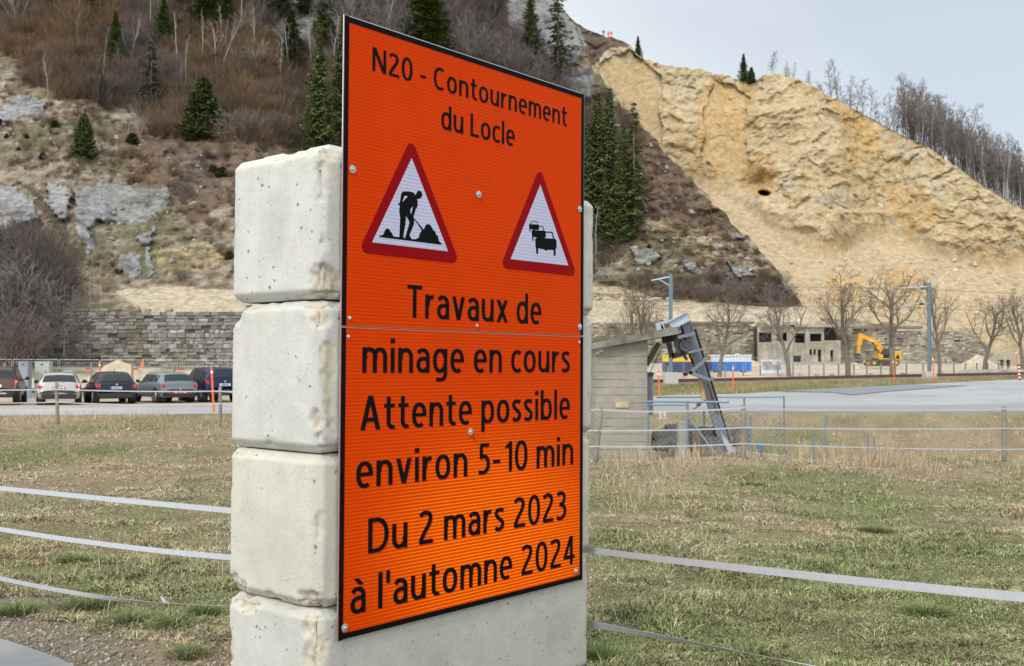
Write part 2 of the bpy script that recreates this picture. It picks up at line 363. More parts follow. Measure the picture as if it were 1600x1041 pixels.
gg = (sm(104, 110, d) * (1 - sm(420, 520, cc)) * np.clip((fbm(np.stack([X, d, 0 * X], -1), 3, 4) - .42) * 5, 0, 1))[..., None]
yc = np.array([.44, .365, .28]) * (.8 + .4 * fbm(np.stack([X, d, 0 * X], -1), 5, 4)[..., None]) * (1 - gg) + np.array([.17, .16, .085]) * gg
mb = MB(); mb.grid(np.stack([X, d, Z], -1), col=yc); struct('gravel_yard', mb.mesh('gravel_yard', M['terrain'], True))
# near road and its gravel shoulder
def road_sheet(name, a, b, z, m, s0=-9, s1=26):
    s = np.linspace(s0, s1, 160); w = np.linspace(0, 1, 10); q = np.stack([s, 0 * s, 0 * s], -1)
    bb = b + (fbm(q, .25, 3) - .5) * .16
    u = a + (bb[None] - a) * w[:, None]
    x = RE0[0] - RD[0] * s[None] + RN[0] * u; y = RE0[1] - RD[1] * s[None] + RN[1] * u
    mb = MB(); mb.grid(np.stack([x, y, np.full_like(x, z)], -1)); struct(name, mb.mesh(name, m, True))
road_sheet('near_road', -7.0, 0.0, .012, mat('asphalt_near', (.19, .19, .195), .8, 0, .12, 3, .003, 160, col2=(.26, .255, .25), c2s=1.4, spec=.3, detail=9))

# ------------------------------------------------------------ hillside and quarry
SKYL = [(-2600, -380), (400, -360), (600, -250), (740, -120), (820, -45), (865, 0), (880, 14), (900, 38), (914, 75), (925, 105), (960, 150), (1010, 205), (1060, 258), (1110, 312), (1165, 367), (1215, 425), (1240, 458), (1258, 480), (1290, 502), (1400, 508)]
def yskyl(px): return np.interp(px, [p[0] for p in SKYL], [p[1] for p in SKYL])
def ybase(px): return np.interp(px, [-2600, 180, 370, 600, 900, 1400], [500, 480, 482, 490, 506, 508])
def dbase(px): return np.interp(px, [-2600, 400, 900, 1400], [121, 121, 170, 172])
def dhill0(px, y):
    u = np.maximum(ybase(px) - y, 0); ben = np.interp(px, [-2600, 100, 180, 420, 600, 900, 980, 1250], [0, 0, 30, 30, 30, 36, 36, 30])
    k1 = .34; k2 = np.interp(px, [-2600, 500, 900, 1250], [.155, .155, .115, .085])
    return dbase(px) + np.minimum(u, ben) * k1 + np.maximum(u - ben, 0) * k2
SLAB = [[(-40, 292), (20, 290), (48, 316), (66, 340), (30, 352), (22, 384), (-40, 400)],
        [(118, 300), (140, 289), (200, 292), (268, 294), (268, 318), (240, 346), (215, 352), (190, 344), (150, 342), (135, 352), (150, 385), (140, 395), (112, 350)],
        [(75, 285), (110, 300), (103, 345), (88, 340), (70, 300)], [(185, 398), (215, 395), (218, 420), (205, 432), (176, 424)],
        [(213, 366), (240, 362), (240, 376), (222, 378)], [(224, 380), (232, 382), (242, 430), (234, 434)],
        [(455, -30), (560, -40), (540, 60), (520, 100), (430, 60), (440, 0)], [(780, -40), (862, 2), (885, 20), (912, 74), (880, 125), (850, 110), (800, 40)],
        [(-40, 195), (40, 150), (75, 165), (60, 185), (10, 190)], [(860, 130), (920, 105), (935, 125), (900, 170), (870, 160)],
        [(985, 382), (1022, 384), (1030, 402), (1000, 408), (988, 398)], [(1062, 398), (1088, 404), (1095, 430), (1070, 420)], [(1135, 362), (1165, 366), (1160, 372), (1138, 371)],
        [(1225, 425), (1245, 462), (1238, 470), (1218, 440)], [(1140, 402), (1180, 430), (1180, 438), (1150, 430)]]
YEL = [[(1005, 340), (1050, 348), (1090, 362), (1115, 380), (1125, 405), (1100, 412), (1070, 385), (1010, 352)], [(1200, 415), (1232, 440), (1240, 460), (1215, 455)], [(95, 415), (130, 410), (150, 440), (120, 455)], [(240, 380), (345, 390), (340, 420), (260, 430)]]
BRUSH = [[(-60, 40), (60, 130), (110, 165), (200, 170), (260, 215), (330, 230), (420, 235), (560, 240), (560, -80), (-60, -120)], [(560, -80), (800, -40), (880, 140), (560, 140)],
         [(910, 150), (960, 160), (1000, 210), (1000, 330), (1020, 330), (970, 400), (925, 430), (910, 430)], [(985, 440), (1240, 440), (1250, 478), (1090, 472), (1000, 462)],
         [(-80, 400), (60, 380), (110, 470), (60, 560), (-80, 560)]]
LITTER = [[(965, 160), (1060, 262), (1110, 312), (1150, 355), (1130, 372), (1060, 352), (1010, 335), (985, 260)], [(180, 200), (420, 215), (540, 235), (430, 260), (300, 350), (230, 310), (180, 240)]]
SAND = [[(180, 452), (300, 449), (372, 452), (520, 455), (900, 462), (925, 440), (970, 452), (1060, 470), (1270, 480), (1300, 520), (880, 520), (500, 500), (372, 492), (215, 480)]]
def rockmask(px, y, P):
    n = (fbm(P, 3.4, 5, .62) - .5) * 30; n2 = (fbm(P + 50, 3.4, 5, .62) - .5) * 30
    r = np.zeros(np.shape(px), bool)
    for q in SLAB: r |= inpoly(px + n, y + n2, q)
    return r
def anyp(px, y, polys, P, amp=40, sc=5):
    n = (fbm(P + 11, sc, 3) - .5) * amp; n2 = (fbm(P + 70, sc, 3) - .5) * amp
    r = np.zeros(np.shape(px), bool)
    for q in polys: r |= inpoly(px + n, y + n2, q)
    return r
def hill_d(px, y):
    d0 = dhill0(px, y); P = pt(px, y, d0)
    up = sm(0, 40, ybase(px) - y)
    rk = rockmask(px, y, P).astype(float)
    n = (ridge(P * [1, 1, 1.3], 9, 4) - .5) * -4.0 + (ridge(P * [1, 1, 1.5], 2.2, 4, .6) - .5) * -2.4
    sl = (ridge(P * [1, 1, .8], 6, 4, .55) - .5) * -4.2 - 1.6
    return d0 + up * (n * (1 - rk) + sl * rk)
def hillP(px, y): return pt(px, y, float(hill_d(np.array([px], float), np.array([y], float))[0])).reshape(3)
cs = np.unique(np.concatenate([np.arange(-2600, -60, 60), np.arange(-60, 545, 2.6), np.arange(545, 880, 6), np.arange(880, 1300, 2.4), np.arange(1300, 1401, 10)]))
nr = 210; ys_ = np.maximum(yskyl(cs) + sm(905, 940, cs) * (fbm(np.stack([cs / 9, 0 * cs, 0 * cs], -1), 1, 4, .6) - .5) * 22, -600); yb = ybase(cs)
tv = np.linspace(0, 1, nr); 
tv = np.where(tv < .72, tv / .72 * .62, .62 + (tv - .72) / .28 * .38)
PX = np.repeat(cs[None], nr, 0); PY = yb[None] + (ys_ - yb)[None] * tv[:, None]
DH = hill_d(PX, PY); P = pt(PX, PY, DH)
rk = rockmask(PX, PY, pt(PX, PY, dhill0(PX, PY))); P0 = pt(PX, PY, dhill0(PX, PY))
n1 = fbm(P0 * [1, 1, 1.8], 1.6, 4, .65); n2 = fbm(P0, 8, 3)
scree = np.array([.25, .205, .15]); pale = np.array([.30, .27, .225]); earth = np.array([.155, .115, .075]); moss = np.array([.105, .10, .05]); lit = np.array([.115, .082, .066])
gr = np.array([.25, .247, .245]); yel = np.array([.36, .27, .155]); sand = np.array([.42, .345, .245])
t = np.clip((n1 - .42) * 6, 0, 1)[..., None]; C = earth * (1 - t) + scree * t
t = np.clip((n1 - .58) * 9, 0, 1)[..., None]; C = C * (1 - t) + pale * t
t = (np.clip((n2 - .52) * 6, 0, 1) * .7)[..., None]; C = C * (1 - t) + moss * t
t = anyp(PX, PY, LITTER + BRUSH, P0, 30)[..., None] * (.75 + .25 * (n1 < .6)[..., None]); lv = np.clip((n2 - .3) * 2.5, 0, 1)[..., None]
C = C * (1 - t) + (lit * (1 - lv) + np.array([.15, .10, .065]) * lv) * t
t = (anyp(PX, PY, YEL, P0, 44, 4) * np.clip((n1 - .3) * 2.2, 0, .75))[..., None]; C = C * (1 - t) + (yel * (.7 + .6 * n1[..., None])) * t
t = (rk * (.65 + .35 * np.clip((fbm(P0 * [1, 1, 2.2], 2.2, 4) - .40) * 9, 0, 1)))[..., None]; v = fbm(P0 * [1, 1, .5], 4, 4)[..., None]; seam = np.clip((ridge(P0 * [.5, .5, 1.2], 5, 3) - .82) * 8, 0, 1)[..., None]
st2 = np.clip((ridge(P0 * [.35, .35, 2.2], 3.5, 3) - .80) * 9, 0, 1)[..., None]; C = C * (1 - t) + (gr * (.6 + .75 * v) * (1 - .5 * seam) * (1 - .45 * st2)) * t
t = anyp(PX, PY, SAND, P0, 14, 5)[..., None] * 1.0; C = C * (1 - t) + sand * (.8 + .4 * n1[..., None]) * t
C *= (.75 + .5 * fbm(P0, .8, 3))[..., None]
dark_crack = [(28, 282), (44, 290), (100, 345), (112, 385), (135, 400), (128, 420), (100, 380), (60, 325)]
t = anyp(PX, PY, [dark_crack], P0, 16, 3)[..., None] * .9; C = C * (1 - t) + np.array([.085, .066, .042]) * t
# back of the hill
b1 = P[-1] + np.array([0, 12, 1.0]); b2 = P[-1] + np.array([0, 30, -12.]); b3 = b2 * [1, 1, 0] + np.array([0, 60, -2])
Pg = np.concatenate([P, b1[None], b2[None], b3[None]], 0); Cg = np.concatenate([C, C[-1:], C[-1:], C[-1:]], 0)
pre = P[:1] * [1, 1, 0] + np.array([0, -4, -1.5]); Pg = np.concatenate([pre, Pg]); Cg = np.concatenate([C[:1], Cg])
M['hill'] = mat('hill_terrain', (1, 1, 1), .95, 0, .5, 1.3, .25, 1.8, attr=True, spec=.1, detail=10)
mb = MB(); mb.grid(Pg, col=Cg); struct('hillside', mb.mesh('hillside', M['hill'], True))

CREST = [(560, -160), (700, -60), (820, -12), (860, 2), (880, 22), (900, 36), (925, 50), (950, 58), (975, 64), (985, 70), (992, 82), (1005, 92), (1040, 101), (1070, 106), (1100, 110), (1130, 118), (1165, 125), (1180, 127), (1195, 118), (1210, 115), (1240, 122), (1265, 130), (1290, 147), (1340, 174), (1400, 206), (1450, 230), (1500, 265), (1550, 298), (1600, 327), (1700, 385), (1900, 440), (3200, 470)]
TAL = [(560, 330), (1000, 280), (1090, 292), (1130, 306), (1165, 328), (1200, 356), (1250, 388), (1285, 405), (1315, 400), (1350, 378), (1385, 366), (1410, 374), (1440, 394), (1480, 412), (1540, 422), (1600, 425), (3200, 472)]
def ycrest(px): return np.interp(px, [p[0] for p in CREST], [p[1] for p in CREST]) + (fbm(np.stack([np.asarray(px, float) / 6, 0 * np.asarray(px, float), 0 * np.asarray(px, float)], -1), 1, 3) - .5) * 6
def ytal(px): return np.interp(px, [p[0] for p in TAL], [p[1] for p in TAL])
SMOOTH = [(930, 120), (985, 78), (1010, 100), (1035, 120), (1030, 170), (1035, 240), (1040, 300), (1000, 260), (930, 200)]
BROWN = [(850, -20), (880, 10), (945, 50), (985, 64), (985, 76), (955, 80), (935, 98), (915, 106), (860, 110)]
ORG = [[(940, 95), (1010, 100), (1030, 150), (1010, 230), (960, 180)], [(1110, 135), (1180, 130), (1180, 160), (1160, 260), (1120, 290), (1090, 220), (1100, 160)], [(1140, 240), (1200, 240), (1210, 300), (1180, 310), (1150, 290)],
       [(1290, 150), (1360, 185), (1380, 240), (1330, 270), (1320, 200)], [(1370, 290), (1440, 300), (1470, 350), (1430, 370), (1380, 330)], [(1285, 430), (1345, 420), (1345, 470), (1290, 470)], [(1370, 425), (1430, 415), (1460, 460), (1440, 480), (1400, 465)]]
PALE = [[(1180, 130), (1260, 130), (1250, 220), (1190, 225)], [(1230, 170), (1300, 175), (1310, 270), (1230, 260)], [(1030, 110), (1110, 130), (1090, 210), (1050, 200)], [(1200, 320), (1290, 330), (1300, 370), (1230, 360)]]
def quarry_d(px, y):
    px = np.asarray(px, float); y = np.asarray(y, float); yt = ytal(px)
    a = np.minimum(512 - y, 42); a = np.maximum(a, 0)
    b = np.maximum(470 - np.maximum(y, yt), 0) * (y < 470); cst = np.maximum(np.minimum(yt, 470) - y, 0)
    ledge = 4.5 * sm(232, 226, y + 3 * np.sin(px * .11)) * sm(1150, 1200, px) * (1 - sm(1330, 1400, px)) + 4 * sm(332, 326, y) * sm(1190, 1230, px) * (1 - sm(1380, 1440, px)) + 3 * sm(170, 162, y) * sm(1030, 1090, px)
    d0 = 172 + a * .5 + b * .24 + cst * .075 + ledge
    P = pt(px, y, d0); nq = (fbm(P, 7, 3) - .5) * 26; cl = sm(0, 48, yt - y + nq * .5); s = 1 - .8 * inpoly(px + nq, y + nq, SMOOTH); s = s * (1 - .6 * sm(1600, 1750, px))
    sand_gully = anyp(px, y, [[(1120, 130), (1170, 150), (1165, 300), (1130, 300), (1100, 230)]], P, 30, 8)
    s = s * (1 - .55 * sand_gully)
    wp = np.stack([fbm(P + 3, 7, 3) - .5, fbm(P + 41, 7, 3) - .5, fbm(P + 87, 7, 3) - .5], -1) * 9; PW = P + wp; PD = np.stack([PW[..., 0] * .9 + PW[..., 2] * .45, PW[..., 1], PW[..., 2] * .9 - PW[..., 0] * .45], -1)
    n = (ridge(P * [1, 1, .5], 26, 2) - .55) * -7 + (ridge(PD * [.8, 1, 1.0], 9, 4, .6) - .5) * -2.2 + (ridge(PD, 3.0, 4, .62) - .5) * -1.1; cell = lambda q: hsh(*[np.floor(q[..., k]).astype(np.int64) for k in range(3)]) - .5; n = n + cell(PD / [3.6, 3.6, 2.4] + .3 * fbm(P, 1.5, 2)[..., None]) * .85 + cell(PD / [1.5, 1.5, 1.0] + .3 * fbm(P + 9, .8, 2)[..., None]) * .4 + (ridge(P * [1, 1, .13], 3.0, 4) - .5) * -2.0
    strata = (np.abs(((P[..., 2] * .55 + fbm(P, 9, 2) * 6 + P[..., 0] * .12) % 2) - 1) - .5) * .5
    soft = (fbm(P, 5, 3) - .5) * .9
    d = d0 + cl * s * (n + strata) + (1 - cl) * soft
    ca = ((px - 1194) / 8.0) ** 2 + ((y - 302 - (px - 1194) * .1) / 4.0) ** 2
    return d + 11 * np.exp(-ca ** 2) + 5 * np.exp(-(((px - 1185) / 22.) ** 2 + ((y - 285) / 16.) ** 2))
def quarryP(px, y): return pt(px, y, float(quarry_d(np.array([px], float), np.array([y], float))[0])).reshape(3)
cs = np.unique(np.concatenate([np.arange(560, 900, 12), np.arange(900, 1640, 1.9), np.arange(1640, 1800, 8), np.arange(1800, 3201, 60)]))
nr = 250; yc = ycrest(cs); tv = np.linspace(0, 1, nr)
PX = np.repeat(cs[None], nr, 0); PY = 513 + (yc - 513)[None] * tv[:, None]
DQ = quarry_d(PX, PY); P = pt(PX, PY, DQ); P0 = P
YT = ytal(PX); cl = sm(-4, 14, YT - PY + (fbm(P0, 5, 3) - .5) * 30)
tan = np.array([.40, .295, .162]); tanp = np.array([.475, .385, .25]); tand = np.array([.36, .265, .14]); tal = np.array([.43, .33, .21]); org = np.array([.45, .29, .12]); grey = np.array([.34, .32, .25])
n1 = fbm(P0 * [1, 1, 1.6], 6, 5, .6)[..., None]; n2 = fbm(P0 * [1, 1, .6] + 31, 14, 4)[..., None]
n2 = np.clip((n2 - .5) * 2 + .5, 0, 1); C = tan * (1 - n2) + tanp * n2
t = np.clip((n1 - .52) * 5, 0, 1); C = C * (1 - t) + tand * t * .6 + C * t * .4; t = np.clip((fbm(P0 * [1, 1, .14] + 19, 3.0, 4)[..., None] - .5) * 5, 0, 1) * .5; C = C * (1 - t) + np.array([.40, .285, .145]) * t
t = np.clip((fbm(P0 * [1, 1, 1.5] + 77, 4, 4, .65)[..., None] - .56) * 7, 0, 1) * .65; C = C * (1 - t) + grey * t
t = anyp(PX, PY, PALE, P0, 40, 9)[..., None] * .55; C = C * (1 - t) + tanp * t
C = C * cl[..., None] + (tal * (.9 + .2 * n1)) * (1 - cl[..., None])
t = anyp(PX, PY, ORG, P0, 36, 8)[..., None] * (.45 + .3 * n1); C = C * (1 - t) + org * t
nb = (fbm(P0, 7, 3) - .5) * 26; t = (inpoly(PX + nb, PY + nb, SMOOTH) * .55)[..., None]; C = C * (1 - t) + np.array([.42, .325, .195]) * (.75 + .5 * fbm(P0 * [1, 1, .25], 5, 3)[..., None]) * t
nb = (fbm(P0, 6, 3) - .5) * 22
t = inpoly(PX + nb, PY + nb, BROWN)[..., None] * 1.0; C = C * (1 - t) + np.array([.13, .095, .075]) * (.7 + .7 * n1) * t
t = inpoly(PX + nb, PY, [(872, 15), (905, 40), (918, 70), (905, 88), (888, 62)])[..., None] * 1.0; C = C * (1 - t) + np.array([.26, .25, .245]) * (.6 + .7 * n1) * t
t = (np.clip(1 - (PY - yc[None]) / 4.5, 0, 1) * (fbm(P0, 9, 3) > .42) * (PX > 1280))[..., None]; C = C * (1 - t) + np.array([.12, .075, .045]) * t
C *= (.82 + .36 * fbm(P0, .9, 3))[..., None]
b1 = P[-1] + np.array([0, 14, -1.5]); b2 = P[-1] + np.array([0, 90, -22.]); b3 = b2 * [1, 1, 0] + np.array([0, 60, -2])
pre = P[:1] * [1, 1, 0] + np.array([0, -3, 1.0])
Pg = np.concatenate([pre, P, b1[None], b2[None], b3[None]]); Cg = np.concatenate([C[:1], C, C[-1:], C[-1:], C[-1:]])
M['rock'] = mat('quarry_rock', (1, 1, 1), .95, 0, .34, .9, .32, 1.6, attr=True, spec=.1, detail=10)
mb = MB(); mb.grid(Pg, col=Cg); struct('quarry_face', mb.mesh('quarry_face', M['rock'], True))

# ------------------------------------------------------------ lettering: a humanist road-sign face drawn with strokes (cap height 1)
SWD = .142; HWD = SWD / 2; XH = .745
def arc(cx, cy, rx, ry, a0, a1, n=22, e=.88):
    o = []
    for k in range(n + 1):
        a = R(a0 + (a1 - a0) * k / n); c, s_ = math.cos(a), math.sin(a)
        o.append((cx + rx * math.copysign(abs(c) ** e, c), cy + ry * math.copysign(abs(s_) ** e, s_)))
    return o
def spl(p, n=8):
    p = [np.array(q, float) for q in p]; p = [2 * p[0] - p[1]] + p + [2 * p[-1] - p[-2]]; o = []
    for i in range(1, len(p) - 2):
        for k in range(n):
            t = k / n; o.append(tuple(.5 * (2 * p[i] + (p[i + 1] - p[i - 1]) * t + (2 * p[i - 1] - 5 * p[i] + 4 * p[i + 1] - p[i + 2]) * t * t + (3 * p[i] - p[i - 1] - 3 * p[i + 1] + p[i + 2]) * t ** 3)))
    return o + [tuple(p[-2])]
def St(x, y0, y1, w=SWD): return ('q', [(x, y0), (x + w, y0), (x + w, y1), (x, y1)])
def Hb(y, x0, x1, t=.125): return ('q', [(x0, y), (x1, y), (x1, y + t), (x0, y + t)])
def Dg(x0, y0, x1, y1, w=.155): return ('q', [(x0, y0), (x0 + w, y0), (x1 + w, y1), (x1, y1)])
def Cv(p): return ('c', p)
bowl = lambda cx: Cv(arc(cx, XH / 2, .208, XH / 2 - .055, 0, 360, 36))
GL = {
 'o': (.57, [Cv(arc(.285, XH / 2, .213, XH / 2 - .052, 0, 360, 36))]),
 'n': (.545, [St(0, 0, XH), Cv([(.10, .40)] + arc(.28, .44, .194, .243, 165, 0) + [(.474, 0)])]),
 'm': (.85, [St(0, 0, XH), Cv([(.10, .40)] + arc(.2475, .46, .1765, .223, 165, 0) + [(.424, 0)]), Cv([(.454, .40)] + arc(.602, .46, .1765, .223, 165, 0) + [(.7785, 0)])]),
 'r': (.36, [St(0, 0, XH), Cv([(.10, .36)] + arc(.30, .40, .20, .275, 165, 80))]),
 'u': (.545, [St(.403, 0, XH), Cv([(.071, XH)] + arc(.265, .305, .194, .243, 180, 345) + [(.445, .345)])]),
 'i': (.142, [St(0, 0, XH), St(-.008, .87, 1.015, .158)]), 'l': (.142, [St(0, 0, 1.04)]),
 't': (.39, [Cv([(.165, .96), (.165, .25)] + arc(.325, .235, .16, .182, 180, 280) + [(.385, .068)]), Hb(XH - .115, 0, .385, .115)]),
 'a': (.50, [Cv([(.065, .60)] + arc(.235, .46, .194, .228, 122, 0) + [(.429, 0)]), Cv([(.429, .435), (.30, .43)] + arc(.265, .245, .194, .187, 100, 270) + [(.33, .075), (.43, .17)])]),
 'c': (.455, [Cv(arc(.285, XH / 2, .213, XH / 2 - .052, 52, 308, 30) )]),
 'e': (.54, [Cv([(.475, .33)] + arc(.275, XH / 2, .203, XH / 2 - .052, 0, 306, 34)), Hb(.325, .10, .53, .11)]),
 's': (.43, [Cv(spl([(.385, .645), (.245, .69), (.105, .645), (.078, .545), (.15, .44), (.27, .355), (.352, .26), (.335, .12), (.195, .055), (.035, .10)]))]),
 'v': (.54, [Dg(.195, 0, 0, XH, .15), Dg(.195, 0, .39, XH, .15)]), 'x': (.54, [Dg(0, 0, .375, XH, .165), Dg(.375, 0, 0, XH, .165)]),
 'd': (.56, [St(.418, 0, 1.04), bowl(.28)]), 'b': (.56, [St(0, 0, 1.04), bowl(.28)]), 'p': (.56, [St(0, -.27, XH), bowl(.28)]),
 'g': (.56, [Cv([(.489, XH)] + [(.489, 0)] + arc(.27, -.02, .219, .198, 0, -125)), bowl(.28)]),
 'C': (.62, [Cv(arc(.37, .5, .295, .445, 58, 302, 34))]),
 'D': (.70, [St(0, 0, 1), Cv([(.071, .9375), (.24, .9375)] + arc(.26, .5, .365, .4375, 90, -90, 30) + [(.24, .0625), (.071, .0625)])]),
 'L': (.48, [St(0, 0, 1), Hb(0, SWD, .48)]), 'T': (.58, [St(.219, 0, .876), Hb(.875, 0, .58)]),
 'N': (.68, [St(0, 0, 1), St(.538, 0, 1), Dg(.50, 0, 0, 1, .18)]), 'A': (.70, [Dg(0, 0, .265, 1, .16), Dg(.54, 0, .275, 1, .16), Hb(.24, .16, .56, .12)]),
 '0': (.57, [Cv(arc(.285, .5, .213, .445, 0, 360, 36))]), '1': (.40, [St(.258, 0, 1), Dg(.06, .79, .20, .93, .17)]),
 '2': (.54, [Cv(spl([(.05, .84), (.15, .915), (.27, .935), (.41, .87), (.43, .71), (.36, .55), (.22, .36), (.09, .14), (.075, .09)])), Hb(0, .02, .53)]),
 '3': (.52, [Cv(spl([(.05, .89), (.20, .935), (.36, .90), (.415, .76), (.35, .60), (.20, .535)])), Cv(spl([(.16, .535), (.33, .51), (.435, .38), (.43, .20), (.32, .085), (.18, .06), (.03, .10)]))]),
 '4': (.58, [St(.33, 0, .995), Hb(.21, 0, .575, .12), Dg(.0, .30, .305, .995, .155)]),
 '5': (.52, [Hb(.88, .10, .47, .12), St(.085, .50, .881, .13), Cv(spl([(.12, .56), (.22, .585), (.36, .54), (.435, .41), (.425, .21), (.33, .095), (.19, .06), (.04, .095)]))]),
 '-': (.30, [Hb(.315, 0, .30, .12)]), "'": (.13, [St(0, .68, 1.04, .13)]), ' ': (.17, []),
}
GL['\u00e0'] = (.50, GL['a'][1] + [Dg(.27, .80, .10, .99, .16)])
def ribbon(p, w=HWD):
    p = np.array(p); cl = np.allclose(p[0], p[-1]); t = np.gradient(p, axis=0)
    if cl: t[0] = t[-1] = p[1] - p[-2]
    t /= np.linalg.norm(t, axis=1, keepdims=True); n = np.stack([-t[:, 1], t[:, 0]], 1)
    ww = (w * (.86 + .14 * np.abs(t[:, 1])))[:, None]              # horizontals a touch thinner
    v = np.concatenate([p + n * ww, p - n * ww]); k = len(p); return v, [(i, i + 1, k + i + 1, k + i) for i in range(k - 1)]
def text_mesh(s, off=0, spacing=.125):
    V_, F_, x, n = [], [], 0, 0
    for ch in s:
        wd, st_ = GL[ch]
        for j, (kd, d_) in enumerate(st_):
            v, f = (np.array(d_), [(0, 1, 2, 3)]) if kd == 'q' else ribbon(d_)
            z = np.full((len(v), 1), j * .00012); V_.append(np.concatenate([v + [x, 0], z], 1)); F_ += [tuple(q + n for q in g) for g in f]; n += len(v)
        x += wd + spacing
    return np.concatenate(V_), F_
# ------------------------------------------------------------ the sign
SM = Matrix.Translation((-.6895, 4.2230, .4706)) @ Matrix.Rotation(R(49.6737), 4, 'Z') @ Matrix.Rotation(R(.4372), 4, 'X')
SMI = SM.inverted()
SW, SH = 1.622, 2.5
def st(px, y):
    """photo pixel -> (s, t) on the sign plane"""
    o = SMI @ Vector((0, 0, H)); q = SMI @ V(px, y, 3.0); d = q - o; k = -o.y / d.y; p = o + d * k
    return p.x, p.z
sign = thing('roadworks_sign', 'large orange roadworks information sign screwed to the stacked concrete blocks', 'sign')
sign.matrix_world = SM; sign.rotation_mode = 'XYZ'; sign.location = SM.to_translation(); sign.rotation_euler = SM.to_euler()
SEAM = st(537, 510.5)[1]
def bow(x, z):
    """slight bend of the two sheets towards the wall at their joint"""
    return .010 * math.exp(-((z - SEAM) / .28) ** 2) * 0
def slab(name, x0, x1, z0, z1, y0, y1, mats, parent):
    mb = MB(); mb.box(((x0 + x1) / 2, (y0 + y1) / 2, (z0 + z1) / 2), (x1 - x0, y1 - y0, z1 - z0)); return part(name, mb, mats, parent, local=True)
def panel(name, z0, z1):
    o = slab(name, 0, SW, z0, z1, 0, .004, M['alu'], sign)
    b = .0275; e = .004; top = z1 > SEAM + .1
    f = slab('orange_face', e, SW - e, z0 + (.001 if top else e), z1 - (e if top else .001), -.0012, -.0001, M['orange'], o)
    mb = MB(); q = [(e, b), (SW - b, SW - e)]
    for a, c in q: mb.box(((a + c) / 2, -.0017, (z0 + z1) / 2), (c - a, .0008, z1 - z0 - .004))
    zz = (z1 - b, z1 - e) if top else (z0 + e, z0 + b)
    mb.box((SW / 2, -.0017, sum(zz) / 2), (SW - 2 * b, .0008, zz[1] - zz[0]))
    part('border', mb, M['black'], o, local=True)
    return o
panel('upper_panel', SEAM + .0022, SH); panel('lower_panel', 0, SEAM - .0022)
def letter_line(s, l, r, base, ref, reftop, refbase, off=.012, spacing=.125):
    sl_, _ = st(*l); sr, _ = st(*r); b0 = st(*base)[1]
    k = (st(*reftop)[1] - st(*refbase)[1]) / {'x': XH, 'l': 1.04}.get(ref, 1.0)
    v, f = text_mesh(s, off, spacing); tot = np.ptp(v[:, 0]); x0 = v[:, 0].min(); kx = (sr - sl_) / tot; pos = 0
    adv = lambda q: sum(GL[c_][0] + spacing for c_ in q)
    for i, wd in enumerate(s.split(' ')):
        v, f = text_mesh(wd, off, spacing)
        mb = MB(); mb.add(np.stack([(v[:, 0] + pos - x0) * kx + sl_, -.0024 - v[:, 2], v[:, 1] * k + b0], 1), f)
        part('lettering', mb, M['black'], sign, local=True); pos += adv(wd + ' ')
    print('LINE', s, 'kx/k', round(kx / k, 3))
letter_line('N20 - Contournement', (581.5, 90), (885.8, 190), (581.5, 110.6), 'N', (581.5, 73.5), (581.5, 110.6))
letter_line('du Locle', (689, 185), (804, 215), (696, 203), 'l', (784.5, 188.4), (784.5, 224.4))
letter_line('Travaux de', (636, 447), (845.3, 495), (646.7, 496.8), 'T', (641, 445), (641, 496.4))
letter_line('minage en cours', (565.6, 565), (889.9, 565), (565.5, 582.9), 'x', (565.5, 542.3), (565.5, 582.9))
letter_line('Attente possible', (562.3, 672), (889.9, 640), (562.5, 672.9), 'A', (579, 618.3), (579, 672.1))
letter_line('environ 5-10 min', (556, 745), (895, 715), (562, 763), '1', (791.6, 690.6), (791.6, 737.9))
letter_line('Du 2 mars 2023', (574.7, 840), (884.3, 790), (576, 865.2), 'D', (574.7, 810.4), (574.7, 865.4))
letter_line("\u00e0 l'automne 2024", (546.9, 940), (897.4, 865), (552, 960.2), 'l', (598.6, 892.3), (598.6, 949))
def rounded(pts, rad, n=5):
    out = []; m = len(pts)
    for i in range(m):
        p = np.array(pts[i]); a = np.array(pts[i - 1]) - p; b = np.array(pts[(i + 1) % m]) - p
        a /= np.linalg.norm(a); b /= np.linalg.norm(b); ang = math.acos(np.clip(a @ b, -1, 1)); t = rad / math.tan(ang / 2)
        c = p + (a + b) / np.linalg.norm(a + b) * rad / math.sin(ang / 2)
        s = p + a * t - c; e = p + b * t - c; a0 = math.atan2(s[1], s[0]); a1 = math.atan2(e[1], e[0]); dlt = (a1 - a0 + math.pi) % (2 * math.pi) - math.pi
        out += [tuple(c + rad * np.array([math.cos(a0 + dlt * k / n), math.sin(a0 + dlt * k / n)])) for k in range(n + 1)]
    return out
def flat(name, pts, y, th, m, parent):
    mb = MB(); mb.poly(pts, th, lambda u, w, q: (u, y - q, w)); return part(name, mb, m, parent, local=True)
def tri_fix(p):   # sharp outer corners from the straight sides, in sign coordinates
    return [st(*q) for q in p]
def cmap(sc, ox, oy): return lambda p: st(p[0] * sc + ox, p[1] * sc + oy)
c7 = cmap(.2375, 540, 210); cd = cmap(120 / 1086., 585, 285)
def warn(out, inn):
    o = flat('warning_triangle', rounded([c7(p) for p in out], .028), -.0016, .0008, M['red'], sign)
    w = flat('white_field', [c7(p) for p in inn], -.0025, .0006, M['whitef'], o); return o
t1 = warn([(430, 18), (80, 778), (750, 852)], [(432, 157), (172, 711), (671, 771)])
t2 = warn([(1276, 212), (1013, 878), (1522, 936)], [(1278, 333), (1083, 822), (1462, 864)])
